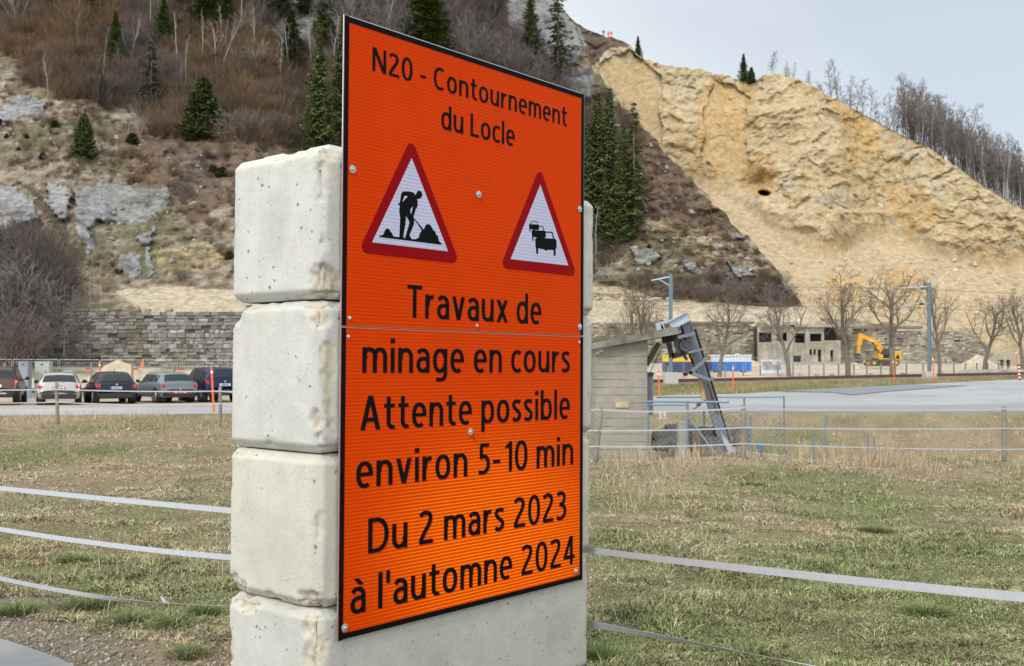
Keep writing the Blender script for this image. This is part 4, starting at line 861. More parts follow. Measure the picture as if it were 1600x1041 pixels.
GL.update({'B': (.58, [St(0, 0, 1), Cv([(.071, .9375), (.28, .9375)] + arc(.28, .735, .2, .2025, 90, -90, 14) + [(.071, .5325)]), Cv([(.08, .5), (.3, .5)] + arc(.3, .28, .22, .2175, 90, -90, 14) + [(.071, .0625)])]),
 'I': (.142, [St(0, 0, 1)]), 'E': (.5, [St(0, 0, 1), Hb(0, SWD, .5), Hb(.44, SWD, .46), Hb(.875, SWD, .5)]),
 'R': (.58, [St(0, 0, 1), Cv([(.071, .9375), (.28, .9375)] + arc(.28, .71, .21, .2275, 90, -90, 14) + [(.071, .4825)]), Dg(.40, 0, .2, .42, .17)]),
 'G': (.66, [Cv(arc(.37, .5, .295, .445, 55, 315, 34)), St(.50, .1, .5), Hb(.40, .36, .50)]), 'S': (.5, [Cv(spl([(.45, .87), (.28, .94), (.11, .88), (.09, .70), (.25, .55), (.40, .40), (.42, .18), (.28, .06), (.04, .12)]))]),
 'O': (.74, [Cv(arc(.37, .5, .30, .445, 0, 360, 36))])})
def banner_text(s, px0, px1, yb, yt, m_):
    v, f = text_mesh(s); a, b = wx(px0, dd), wx(px1, dd); k = (b - a) / np.ptp(v[:, 0]); kz = wz(yt, dd) - wz(yb, dd); mb = MB()
    mb.add(np.stack([(v[:, 0] - v[:, 0].min()) * k + a, dd - .085 - v[:, 2] * 30, v[:, 1] * kz + wz(yb, dd)], 1), f); part('lettering', mb, m_, ban)
grey_l = mat('banner_grey', (.12, .14, .17), .7); banner_text('BIERI', 1191, 1206, 569.5, 565.5, grey_l); banner_text('GRISONI', 1191, 1219, 578, 572.5, grey_l)
mb = MB(); mb.box((wx(1205, dd), dd - .08, wz(571, dd)), (wx(1219, dd) - wx(1191, dd), .01, .06)); part('red_line', mb, mat('banner_red', (.4, .05, .04), .7), ban)
mb = MB(); mb.add([(wx(1213, dd), dd - .08, wz(569.5, dd)), (wx(1219.5, dd), dd - .08, wz(569.5, dd)), (wx(1218.5, dd), dd - .08, wz(565.5, dd)), (wx(1215, dd), dd - .08, wz(563.5, dd))], [(0, 1, 2, 3)]); part('emblem', mb, mat('banner_light_grey', (.33, .36, .4), .7), ban)
# ------------------------------------------------------------ excavator
M['cat'] = mat('machine_yellow', (.62, .30, .015), .5, 0, .15, 2.5); M['glass'] = mat('dark_glass', (.015, .02, .022), .08, 0, 0, spec=.8); M['steel'] = mat('dark_steel', (.06, .055, .05), .6, .3, .25, 3); M['rubber'] = mat('black_rubber', (.018, .018, .018), .85, 0, .2, 8)
de = 148.0; E_ = lambda px, y, dy=0: V(px, y, de) + Vector((0, dy, 0))
ex = thing('excavator', 'yellow tracked excavator with its bucket lowered beside the ruin', 'excavator', (wx(1378, de), de, wz(571.5, de)))
for yy in (-1.25, 1.25):
    mb = MB(); a, b = E_(1355, 567.5, yy), E_(1399, 567.5, yy); r = .42; n = 12; out = []
    for k in range(n + 1): t = math.pi / 2 + math.pi * k / n; out.append((a.x + .42 + r * math.cos(t), a.z + r * math.sin(t)))
    for k in range(n + 1): t = -math.pi / 2 + math.pi * k / n; out.append((b.x - .42 + r * math.cos(t), a.z + r * math.sin(t)))
    mb.poly(out, .6, lambda u, w, q: (u, a.y - .3 + q, w))
    o = part('track', mb, M['steel'], ex)
    for k in range(5):
        w_ = MB(); xx = a.x + .45 + k * (b.x - a.x - .9) / 4; w_.cyl((xx, a.y - .33, a.z), (xx, a.y + .33, a.z), .24, 12); part('roller', w_, M['cat'] if k in (0, 4) else M['dark'], o)
mb = MB(); mb.box(E_(1378, 563), (2.4, 2.0, .5), bev=.08); part('undercarriage', mb, M['steel'], ex)
mb = MB(); mb.box(E_(1385, 558.3, 0), (2.9, 2.5, .75), bev=.1); mb.box(E_(1385.5, 553.0, .7), (2.6, 1.1, .5), bev=.08); part('upper_body', mb, M['cat'], ex)
mb = MB(); mb.box(E_(1399, 556, 0), (1.0, 2.5, 1.25), bev=.18); part('counterweight', mb, M['cat'], ex)
mb = MB(); c0 = E_(1383, 553, -.75); mb.poly(rounded([(-.72, -.62), (.66, -.62), (.66, .72), (-.35, .72), (-.72, .1)], .08, 3), 1.0, lambda u, w, q: (c0.x + u, c0.y - .5 + q, c0.z + w)); cab = part('cab', mb, M['steel'], ex)
mb = MB()
for q in ([(-.62, -.1), (-.1, -.1), (-.1, .6), (-.32, .6), (-.62, .1)], [(0, -.1), (.56, -.1), (.56, .6), (0, .6)]): mb.poly(q, .02, lambda u, w, k: (c0.x + u, c0.y - .52 + k, c0.z + w))
part('window', mb, M['glass'], cab)
mb = MB(); pr = [(1377, 556), (1374.5, 548), (1371, 539), (1366, 533.5), (1358, 530), (1349, 526.5)]
for i in range(len(pr) - 1): mb.beam(E_(*pr[i]), E_(*pr[i + 1]) + (E_(*pr[i + 1]) - E_(*pr[i])) * .12, .45, [.7, .85, .8, .7, .55][i], up=(0, 0, 1), bev=.04)
part('boom', mb, M['cat'], ex)
mb = MB(); mb.beam(E_(1345.5, 521.5), E_(1342.3, 540), .36, .62, up=(1, 0, 0), bev=.05); mb.beam(E_(1342.6, 538), E_(1340.6, 555), .34, .42, up=(1, 0, 0), bev=.05); part('stick', mb, M['cat'], ex)
mb = MB(); o0 = E_(1340.5, 557, -.5); mb.poly([(.25, .35), (-.15, .45), (-.42, .1), (-.3, -.3), (.1, -.42), (.3, -.3), (.0, -.1)], 1.0, lambda u, w, k: (o0.x + u, o0.y + k, o0.z + w)); part('bucket', mb, M['steel'], ex)
mb = MB(); mb.cyl(E_(1372, 551, -.35), E_(1361.5, 535, -.35), .09, 8); mb.cyl(E_(1361, 528.5), E_(1353, 524.5), .1, 8); mb.cyl(E_(1346, 541, -.1), E_(1341.5, 551, -.1), .07, 8); part('hydraulic_cylinder', mb, M['steel'], ex)
mb = MB(); q = E_(1361, 532.2, -.27); mb.beam(q - Vector((.35, 0, -.1)), q + Vector((.35, 0, -.16)), .02, .22); part('emblem', mb, mat('emblem_white', (.6, .5, .45), .6), ex)

# ------------------------------------------------------------ heaps
def heap(label, px, d, w, h, dep, col, cat='gravel heap', seed=0, name='gravel_heap', grp=None):
    n = 36; m = 12; x0 = wx(px, d); z0 = g1(x0, d) - .15; P = np.zeros((m + 1, n, 3))
    for i in range(m + 1):
        for k in range(n):
            a = 2 * math.pi * k / n; r = i / m; P[i, k] = (x0 + r * w / 2 * math.cos(a), d + r * dep / 2 * math.sin(a), 0)
    ns = fbm(P + seed * 13, max(.5, w * .15), 4); rr = (np.arange(m + 1) / m)[:, None]
    P[..., 2] = z0 + h * (1 - rr ** 1.15) * (.75 + .5 * ns) + (ns - .5) * .3 * (1 - rr); P = np.concatenate([P, P[:, :1]], 1)
    mb = MB(); mb.grid(P, col=(np.array(col) * (.7 + .6 * fbm(P + 3, .3, 3))[..., None]))
    return single(name, mb, M['terrain'], label, cat, (x0, d, z0), grp, True)
heap('tan gravel heap in front of the left stone wall, above the black hatchback', 188, 100, 7.2, 2.0, 5, (.42, .345, .235), seed=1)
heap('low tan gravel heap spilling to the right, above the grey hatchback', 238, 100, 6.5, .85, 4, (.42, .35, .24), seed=2)
heap('pale gravel heap behind the brown car at the left edge', 8, 98, 6, .9, 4, (.40, .34, .26), seed=3)
heap('beige rubble heap under the excavator bucket', 1336, 146, 1.9, 1.15, 2.2, (.43, .36, .27), seed=4)
heap('rounded tan gravel heap by the right end of the stone wall', 1528, 156, 6.5, 2.0, 4, (.45, .37, .27), seed=5)
heap('grassy earth mound beyond the two standing people', 1580, 163, 11, 2.6, 6, (.27, .24, .155), 'earth mound', 6, 'earth_mound')
heap('low pale heap of crushed stone left of the ruin', 1150, 158, 9, 2.0, 4, (.44, .37, .26), seed=7)
# ------------------------------------------------------------ people
def person(label, loc, jack, trou, hair, yaw, point, grp=None, sc=1.0, skin=(.45, .27, .2)):
    root = thing('person', label, 'person', loc, grp, yaw); root.scale = (sc, sc, sc)
    sk = mat('skin', skin, .6); jm = mat('jacket', jack, .85); tm = mat('trousers', trou, .9); hm = mat('hair', hair, .9)
    def skin_mesh(name, V_, E_, rad, m_):
        me = bpy.data.meshes.new(name); me.from_pydata(V_, E_, []); o = bpy.data.objects.new(name, me); COL.objects.link(o)
        md = o.modifiers.new('s', 'SKIN'); 
        for i, r in enumerate(rad): me.skin_vertices[0].data[i].radius = (r, r * .8) if not hasattr(r, '__len__') else r
        me.skin_vertices[0].data[0].use_root = True
        o.modifiers.new('d', 'SUBSURF').levels = 1
        dg = bpy.context.evaluated_depsgraph_get(); dg.update(); m2 = bpy.data.meshes.new_from_object(o.evaluated_get(dg)); bpy.data.objects.remove(o)
        m2.materials.clear(); m2.materials.append(m_)
        for p in m2.polygons: p.use_smooth = True
        return link(name, m2, root)
    la = [(-.22, 0, 1.42), (-.30, .02, 1.16), (-.27, -.06, .93)]; ra = [(.22, 0, 1.42), (.30, .02, 1.16), (.26, -.06, .93)]
    if point: la = [(-.22, 0, 1.42), (-.47, -.06, 1.38), (-.72, -.1, 1.40)]
    spine = [(0, 0, .95), (0, 0, 1.18), (0, .01, 1.40), (0, 0, 1.52), (0, -.01, 1.60), (0, -.02, 1.70)]
    leg = lambda s: [(s * .10, 0, .90), (s * .12, -.02, .50), (s * .13, .03, .09), (s * .14, -.12, .04)]
    vs = spine + la + ra + leg(-1) + leg(1)
    es = [(0, 1), (1, 2), (2, 3), (3, 4), (4, 5), (2, 6), (6, 7), (7, 8), (2, 9), (9, 10), (10, 11), (0, 12), (12, 13), (13, 14), (14, 15), (0, 16), (16, 17), (17, 18), (18, 19)]
    rd_ = [.14, .13, .15, .06, .10, .085, .06, .045, .04, .06, .045, .04, .085, .065, .045, .045, .085, .065, .045, .045]
    skin_mesh('body', vs, es, rd_, sk)
    sh = lambda a, b, k: tuple(a[i] + (b[i] - a[i]) * k for i in range(3))
    vs = [(0, 0, .86), (0, 0, 1.18), (0, .01, 1.38), (0, 0, 1.50)] + la[:2] + [sh(la[1], la[2], .85)] + ra[:2] + [sh(ra[1], ra[2], .85)]
    skin_mesh('jacket', vs, [(0, 1), (1, 2), (2, 3), (2, 4), (4, 5), (5, 6), (2, 7), (7, 8), (8, 9)], [.185, .175, .19, .08, .085, .065, .058, .085, .065, .058], jm)
    vs = [(0, 0, .93)] + leg(-1)[:3] + leg(1)[:3]
    skin_mesh('trousers', vs, [(0, 1), (1, 2), (2, 3), (0, 4), (4, 5), (5, 6)], [.165, .105, .082, .07, .105, .082, .07], tm)
    mb = MB(); 
    for i in range(6):
        pass
    P = np.zeros((6, 14, 3))
    for i in range(6):
        t = (i / 5) * .5 * math.pi
        for k in range(14): a = 2 * math.pi * k / 13; P[i, k] = (.105 * math.sin(t) * math.cos(a), .012 + .115 * math.sin(t) * math.sin(a), 1.68 + .115 * math.cos(t))
    mb.grid(P); part('hair', mb, hm, root, True, True); return root
p1 = person('person in a dark jacket and blue jeans pointing left on the platform edge', (wx(1565, 150), 150, wz(578.5, 150)), (.012, .012, .015), (.03, .05, .12), (.3, .15, .1), R(0), True)
p2 = person('person in a long black coat and dark trousers standing by the pointing one', (wx(1575, 150), 150, wz(578.5, 150)), (.012, .012, .013), (.02, .02, .02), (.03, .025, .02), R(15), False)
for px, y, c, nm in ((943, 55, (.06, .08, .11), 'tiny person in dark clothes up on the cliff rim'), (950.5, 57.5, (.75, .09, .03), 'tiny person in orange workwear on the cliff rim, left one of two'), (955, 58, (.8, .08, .03), 'tiny person in orange workwear on the cliff rim, right one of two')):
    q = quarryP(px, float(ycrest(np.array([px]))[0]) + 1.5); person(nm, tuple(q), c, c, (.1, .06, .04), 0, False, 'workers on the cliff rim', .95)

# ------------------------------------------------------------ concrete hut and the leaning steel frame
def board_mat():
    m = mat('board_marked_concrete', (.325, .30, .25), .92, 0, .2, 3.5, 0, spec=.15, col2=(.265, .245, .20), c2s=1.2, detail=8); t, b, N, l = nodes(m); src = base_src(m)
    tcn = N.new('ShaderNodeTexCoord'); mp_ = N.new('ShaderNodeMapping'); mp_.inputs['Scale'].default_value = (.35, .35, 1); l(tcn.outputs['Object'], mp_.inputs[0])
    n = N.new('ShaderNodeTexNoise'); n.inputs['Scale'].default_value = 4; n.inputs['Detail'].default_value = 3; l(tcn.outputs['Object'], n.inputs[0])
    sep = N.new('ShaderNodeSeparateXYZ'); l(tcn.outputs['Object'], sep.inputs[0])
    a = N.new('ShaderNodeMath'); a.operation = 'MULTIPLY'; a.inputs[1].default_value = 1 / .165; l(sep.outputs['Z'], a.inputs[0])
    a2 = N.new('ShaderNodeMath'); a2.operation = 'MULTIPLY_ADD'; a2.inputs[1].default_value = .10; l(n.outputs[0], a2.inputs[0]); l(a.outputs[0], a2.inputs[2])
    fr = N.new('ShaderNodeMath'); fr.operation = 'FRACT'; l(a2.outputs[0], fr.inputs[0])
    lt = N.new('ShaderNodeMapRange'); lt.inputs[1].default_value = .0; lt.inputs[2].default_value = .10; lt.inputs[3].default_value = 1; lt.inputs[4].default_value = 0; l(fr.outputs[0], lt.inputs[0])
    n2 = N.new('ShaderNodeTexNoise'); n2.inputs['Scale'].default_value = 3; l(tcn.outputs['Object'], n2.inputs[0])
    mr = N.new('ShaderNodeMapRange'); mr.inputs[1].default_value = .38; mr.inputs[2].default_value = .6; l(n2.outputs[0], mr.inputs[0])
    mu = N.new('ShaderNodeMath'); mu.operation = 'MULTIPLY'; l(lt.outputs[0], mu.inputs[0]); l(mr.outputs[0], mu.inputs[1])
    mm = N.new('ShaderNodeMath'); mm.operation = 'MULTIPLY'; mm.inputs[1].default_value = .17; l(mu.outputs[0], mm.inputs[0])
    x = N.new('ShaderNodeMix'); x.data_type = 'RGBA'; l(mm.outputs[0], x.inputs[0]); l(src, x.inputs[6]); x.inputs[7].default_value = (.17, .15, .115, 1); l(x.outputs[2], b.inputs['Base Color'])
    u = N.new('ShaderNodeBump'); u.inputs['Distance'].default_value = .012; u.invert = True; l(mu.outputs[0], u.inputs['Height']); l(u.outputs[0], b.inputs['Normal']); return m
M['board'] = board_mat(); M['paint'] = mat('grey_painted_steel', (.165, .185, .215), .5, .2, .14, 3); M['paint_l'] = mat('pale_painted_steel', (.42, .46, .53), .45, .2, .1, 3); M['bluegrey'] = mat('blue_grey_post', (.17, .235, .29), .55, .3, .15, 6)
M['rust'] = mat('rusty_steel', (.22, .085, .035), .85, .2, .3, 5, .004, 40); M['tan_paint'] = mat('tan_paint', (.45, .31, .16), .7, 0, .2, 4)
dh = 22.6; Q = lambda px, y, dy=0.0: V(px, y, dh) + Vector((0, dy, 0))
hut = thing('concrete_hut', 'small board marked concrete hut with a sloping overhanging roof slab', 'hut', (wx(970, dh), dh, -.15))
mb = MB(); a, b = Q(930.5, 548), Q(1011, 529.5); zb = -.9; th = 2.2
mb.add([(a.x, dh, zb), (b.x, dh, zb), (b.x, dh, b.z), (a.x, dh, a.z), (a.x, dh + th, zb), (b.x, dh + th, zb), (b.x, dh + th, b.z), (a.x, dh + th, a.z)], [(0, 1, 2, 3), (5, 4, 7, 6), (1, 5, 6, 2), (4, 0, 3, 7), (3, 2, 6, 7), (4, 5, 1, 0)]); part('wall', mb, M['board'], hut)
mb = MB(); p0, p1, p2, p3 = Q(925, 536.5), Q(1057, 510.5), Q(1057, 522.5), Q(925, 546.2)
y0, y1 = dh - .22, dh + 2.9; mb.poly([(p.x, p.z) for p in (p3, p2, p1, p0)], y1 - y0, lambda u, w, q: (u, y0 + q, w)); part('roof', mb, mat('roof_concrete', (.235, .225, .195), .92, 0, .25, 3, .012, 16, col2=(.12, .115, .10), c2s=2.2, detail=8), hut)
mb = MB(); mb.beam(Q(1012, 571, .25), Q(1032, 536, .25), .10, .10, up=(0, 1, 0)); part('strut', mb, M['steel'], hut)
mb = MB(); mb.box(Q(1018.8, 617.5, .9), (.145, 1.1, .88)); mb2 = MB(); mb2.box(Q(1018.6, 583, .9) + Vector((0, 0, -.02)), (.17, 1.2, .07)); c_ = part('switch_cabinet', mb, mat('cabinet_mauve_grey', (.20, .20, .235), .6, 0, .1, 4), hut); part('lid', mb2, M['steel'], c_)
mb = MB(); mb.box(Q(972, 633, -.01), (.28, .03, .11)); part('repair_patch', mb, mat('mortar_patch', (.50, .39, .24), .95, 0, .25, 8), hut)
mb = MB(); mb.cyl(Q(933.5, 551.5, -.06), Q(933.5, 551.5, .0), .035, 10); mb.beam(Q(936, 549.5, -.04), Q(943, 547.5, -.04), .02, .05); part('wall_lamp', mb, M['paint_l'], hut)
fr_ = thing('leaning_steel_frame', 'leaning grey steel lifting frame bolted on the roof edge of the hut', 'steel frame', tuple(Q(1100, 700)))
mb = MB(); mb.ibeam(Q(1048, 508.5, .05), Q(1076, 493.5, .05), .16, .20, .022); part('top_beam', mb, M['paint_l'], fr_)
mb = MB(); mb.ibeam(Q(1030.5, 504, .1), Q(1034, 517, .1), .14, .16, .02, up=(1, 0, 0)); mb.beam(Q(1032, 505, .12), Q(1049, 501.5, .12), .1, .05); part('roof_bracket', mb, M['paint_l'], fr_)
mb = MB(); mb.beam(Q(1034.5, 513, .1), Q(1044, 510.5, .1), .02, .12); mb.cyl(Q(1037.5, 499, .35), Q(1037.5, 506, .35), .04, 10); mb.beam(Q(1051, 514, .2), Q(1062, 511, .2), .14, .12); part('dark_plate', mb, M['rust'], fr_)
CT, CBm = Q(1072, 492, .3), Q(1141, 708, .3)
lerp = lambda t, o=0, dy=0: CT + (CBm - CT) * t + Vector((o, dy, 0))
mb = MB(); up_ = Vector((1, 0, .32))
mb.beam(lerp(0), lerp(1), .055, .21, up=(1, 0, .3)); mb.beam(lerp(.0, -.075, .09), lerp(1, -.075, .09), .03, .16, up=(0, 1, 0)); part('front_column', mb, M['paint'], fr_)
mb = MB(); mb.ibeam(lerp(.10, .17, .35), lerp(1.0, .13, .35), .2, .11, .02, up=(1, 0, .3)); part('rear_column', mb, M['steel'], fr_)
for k in range(9):
    t_ = .14 + .085 * k; mb = MB(); mb.beam(lerp(t_, -.06, .12), lerp(t_ + .012, .17, .34), .05, .06); part('rung', mb, M['steel'], fr_)
mb = MB(); mb.tube([lerp(.05, -.12, .05), lerp(.3, -.14, .05), lerp(.42, -.1, .05)], .022, 8); part('hydraulic_pipe', mb, M['rubber'], fr_)
mb = MB(); mb.beam(lerp(.5, .05, -.04), lerp(.72, .05, -.04), .09, .02); part('wear_strip', mb, M['rust'], fr_)
mb = MB(); mb.beam(Q(1057, 528, .0), Q(1083, 521.5, .0), .5, .07); mb.beam(Q(1072, 551.5, -.05), Q(1093, 546.5, -.05), .5, .05); mb.beam(Q(1072, 551.5, .5), Q(1077, 562, .3), .03, .06); part('cross_plate', mb, M['paint'], fr_)
mb = MB(); mb.beam(Q(1048, 535, .3), Q(1053, 558, .3), .1, .1, up=(0, 1, 0)); mb.beam(Q(1053, 557, .3), Q(1075, 550, .3), .1, .12); mb.beam(Q(1040, 531, .5), Q(1080, 523, .5), .12, .14); part('hanger', mb, M['steel'], fr_)
mb = MB(); mb.cyl(Q(1070.5, 540, -.05), Q(1070.5, 540, .4), .125, 18); mb.cyl(Q(1071, 539, -.09), Q(1071, 539, -.05), .05, 12); part('winch_motor', mb, mat('motor_grey', (.10, .10, .105), .5, .4, .15, 6), fr_)
mb = MB(); mb.tube([Q(1061, 527, .25), Q(1062.5, 538, .25), Q(1063.5, 553, .25)], [.09, .08, .04], 14); part('hydraulic_tank', mb, M['paint'], fr_)
mb = MB(); mb.beam(Q(1103, 559, -.12), Q(1075, 583.5, -.12), .07, .155, up=(0, 1, 0)); mb.beam(Q(1074.2, 581.5, -.12), Q(1108, 594, -.12), .07, .155, up=(0, 1, 0)); mb.box(Q(1106, 559.5, .0), (.08, .22, .11)); mb.box(Q(1112, 592.5, .0), (.07, .22, .09))
part('angle_arm', mb, M['paint'], fr_)
mb = MB(); mb.box(Q(1070.5, 585, -.03), (.09, .12, .07), bev=.02); part('roller_shoe', mb, M['rubber'], fr_)
mb = MB(); mb.tube([Q(1095, 595, .12), Q(1099.5, 613, .12), Q(1101, 625, .12)], [.05, .05, .06], 10); part('spout', mb, M['tan_paint'], fr_)
mb = MB(); mb.beam(Q(1103, 626, .05), Q(1089, 633, .05), .12, .035); mb.beam(Q(1096, 632, .05), Q(1084, 640, .05), .05, .02); part('rusty_flap', mb, M['rust'], fr_)
mb = MB(); mb.poly([(p.x, p.z) for p in (Q(1128, 672), Q(1131, 680), Q(1150, 704), Q(1146, 711), Q(1140, 708), Q(1131, 690))], .03, lambda u, w, q: (u, dh + .1 + q, w)); mb.beam(Q(1136, 709, .2), Q(1151, 706, .2), .25, .04); part('foot_scoop', mb, M['paint_l'], fr_)
cb = MB(); cb.tube([Q(1076, 508, .1), Q(1079, 503, .1), Q(1081.5, 509, .1), Q(1082, 517, .1)], .012, 6); cb.tube([Q(1040, 540, .4), Q(1030, 560, .4), Q(1016, 590, .4)], .008, 5); part('cable', cb, M['rubber'], fr_)
# wire fence round the pit
wf = thing('wire_fence', 'low wire mesh fence with blue grey posts around the pit beside the hut', 'wire fence', tuple(on_ground(1120, 22)))
def gp(px, y0, y1, dd, r=.02, m=None, nm='post'):
    mb = MB(); a, b = V(px, y0, dd), V(px, y1, dd); mb.cyl(b - Vector((0, 0, .15)), a, r, 8); return part(nm, mb, m or M['bluegrey'], wf)
for px, a, b, d_ in ((1012.5, 628, 706, 22.2), (1074, 627, 713, 21.5), (1163, 620.5, 690, 24), (1225, 619, 706, 24.5), (1173, 650, 712, 21.8), (1290, 648, 716, 22.5), (1271, 673, 716, 22.2), (1356.5, 679, 716, 22.5), (1366, 684, 716, 22.8), (1100, 640, 700, 23.3)): gp(px, a, b, d_, .026 if px in (1074, 1012.5) else .02)
mb = MB(); mb.cyl(V(1009, 627.5, 22.2), V(1139, 628.5, 21.5), .022, 8); part('top_rail', mb, M['bluegrey'], wf)
mb = MB(); mb.cyl(V(1012, 633, 22.2), V(1074, 633, 21.5), .016, 8); part('second_rail', mb, M['bluegrey'], wf)
mb = MB(); mb.cyl(V(1026, 621, 24), V(1225, 620.5, 24.5), .014, 6); part('rear_rail', mb, M['bluegrey'], wf)
mb = MB(); mb.cyl(V(1076, 652, 21.5), V(1121, 714, 21.2), .018, 8); mb2 = MB(); mb2.cyl(V(1340, 716, 22.4), V(1356, 703, 22.5), .016, 8); part('brace', mb, M['bluegrey'], wf); part('brace', mb2, M['bluegrey'], wf)
def mesh_net(a0, a1, b0, b1, cell=.12, r=.0012):
    """diagonal wire mesh between two vertical edges"""
    a0, a1, b0, b1 = map(Vector, (a0, a1, b0, b1)); W_ = (b0 - a0).length; Hh = (a1 - a0).length; mb = MB()
    P = lambda s, t: a0 + (b0 - a0) * (s / W_) + (a1 - a0) * (t / Hh)
    k = -Hh
    while k < W_:
        s0, t0 = (k, 0) if k >= 0 else (0, -k); s1 = min(W_, k + Hh); t1 = s1 - k
        if s1 > s0: mb.tube([P(s0, t0), P(s1, t1)], r, 3, cap=False); mb.tube([P(s0, Hh - t0), P(s1, Hh - t1)], r, 3, cap=False)
        k += cell
    return mb
part('wire_mesh', mesh_net(V(1012, 705, 22.2), V(1012, 628, 22.2), V(1074, 712, 21.5), V(1074, 628, 21.5)), M['zinc'], wf)
part('wire_mesh', mesh_net(V(1163, 690, 24), V(1163, 621, 24), V(1225, 705, 24.5), V(1225, 620, 24.5)), M['zinc'], wf)
part('wire_mesh', mesh_net(V(1074, 712, 21.5), V(1074, 640, 21.5), V(1173, 712, 21.8), V(1173, 652, 21.8)), M['zinc'], wf)
sg = thing('no_entry_sign', 'small white square sign with a crossed out walker on the wire fence', 'sign', tuple(V(1035.5, 649, 21.9)))
mb = MB(); c = V(1035.5, 649, 21.85); mb.box(c, (.135, .008, .135)); part('plate', mb, mat('sign_white', (.7, .7, .72), .5, 0, .03), sg)
mb = MB(); o_ = []; n = 24
for k in range(n + 1): a = 2 * math.pi * k / n; o_.append(c + Vector((.052 * math.cos(a), -.009, .052 * math.sin(a))))
mb.tube(o_, .0045, 5, cap=False); mb.tube([c + Vector((-.036, -.0125, .036)), c + Vector((.036, -.0125, -.036))], .0045, 5); part('ring', mb, M['red'], sg)
mb = MB(); mb.tube([c + Vector((0, -.006, .03)), c + Vector((0, -.006, -.005)), c + Vector((-.014, -.006, -.035))], [.009, .008, .004], 6); mb.tube([c + Vector((0, -.006, -.005)), c + Vector((.014, -.006, -.035))], [.006, .004], 6); part('pictogram', mb, M['black'], sg)
# stones and slabs in the pit
M['boulder'] = mat('dark_boulder', (.105, .10, .09), .9, 0, .4, 2.5, .04, 8, col2=(.19, .18, .15), c2s=2, detail=9)
def rock(name, label, c, s, seed, m, grp, cat='boulder'):
    bm = bmesh.new(); bmesh.ops.create_icosphere(bm, subdivisions=3, radius=1); v = np.array([q.co[:] for q in bm.verts]); f = [[q.index for q in fc.verts] for fc in bm.faces]; bm.free()
    w = 1 / np.maximum(np.abs(v).max(1, keepdims=True), 1e-6); v = v * (.45 + .55 * w) * .8; v = v * (.75 + .5 * fbm(v + seed * 7.7, .9, 3)[:, None])
    mb = MB(); mb.add(v * np.array(s) + np.array(c), f); return single(name, mb, m, label, cat, tuple(Vector(c) - Vector((0, 0, s[2] * .7))), grp)
for i, (px, y, d_, s) in enumerate(((1040, 688, 22.9, (.42, .35, .30)), (1058, 700, 22.6, (.3, .3, .28)), (1063, 680, 23.6, (.45, .4, .3)), (1092, 686, 23.4, (.4, .3, .33)), (1110, 697, 22.9, (.32, .3, .26)), (1122, 681, 23.6, (.42, .35, .26)), (1148, 682, 23.8, (.48, .35, .26)), (1096, 704, 22.4, (.3, .25, .18)))):
    rock('boulder', 'dark blocky boulder lining the pit behind the wire fence', tuple(V(px, y, d_)), s, i, M['boulder'], 'boulders lining the pit')
mb = MB(); p = V(1066, 692, 22.2); mb.box(p, (.19, .3, .9), bev=.02); single('concrete_pillar', mb, M['concrete'], 'short pale concrete pillar in the pit left of the fence post', 'pillar', tuple(p - Vector((0, 0, .45))))
mb = MB(); p = V(1087, 698, 22.3); mb.box(p, (.18, .2, .62), bev=.02); single('wooden_stump', mb, M['tan_paint'] if False else mat('stump_wood', (.16, .115, .07), .9, 0, .3, 9), 'brown squared timber stump standing in the pit', 'stump', tuple(p - Vector((0, 0, .3))))
mb = MB(); a, b = V(1160, 712, 22.2), V(1243, 716, 22.4); mb.poly([(a.x, a.z - .25), (b.x + .15, b.z - .25), (b.x - .1, b.z + .03), (a.x, a.z + .06)], .5, lambda u, w, q: (u, 22.3 + q, w)); single('concrete_kerb', mb, M['concrete'], 'low pale concrete kerb with a sloping end right of the pit', 'kerb', tuple(V(1200, 716, 22.4)))
mb = MB(); p = V(1188.5, 703, 22.1); mb.cyl(p - Vector((0, 0, .2)), p, .02, 8); o = thing('water_tap', 'small blue capped pipe sticking up beside the pit fence', 'pipe', tuple(p - Vector((0, 0, .2)))); part('pipe', mb, M['steel'], o); mb = MB(); mb.cyl(p, p + Vector((0, 0, .09)), .055, 10); part('cap', mb, pb, o)

# ------------------------------------------------------------ railway: rails, masts, wires
def rail_pt(x): return np.interp(x, wx(CO, RAIL), RAIL), np.interp(x, wx(CO, RAIL), RZ)
tr = thing('railway_track', 'rusty railway track crossing behind the road and the parked cars', 'railway track', (0, float(rail_pt(0)[0]), float(rail_pt(0)[1]) - .12))
xs = np.linspace(-60, 105, 120)
for nm, off in (('rail', -.72), ('rail', .72)):
    y_, z_ = rail_pt(xs); mb = MB(); w = .05
    v = np.stack([np.stack([xs, y_ + off + a, z_ + c_], 1) for a, c_ in ((-w, -.13), (w, -.13), (w, .13), (-w, .13))], 1).reshape(-1, 3)
    mb.add(v, [(i * 4 + k, i * 4 + (k + 1) % 4, i * 4 + 4 + (k + 1) % 4, i * 4 + 4 + k) for i in range(119) for k in range(4)]); part(nm, mb, mat('rail_rust', (.13, .055, .032), .85, .1, .25, 3), tr)
mb = MB()
for x in np.arange(-60, 105, .65):
    y_, z_ = rail_pt(x); mb.box((x, float(y_), float(z_) - .12), (.24, 2.5, .1))
o = part('sleepers', mb, mat('sleeper', (.09, .075, .06), .95, 0, .3, 4), tr); o['kind'] = 'stuff'
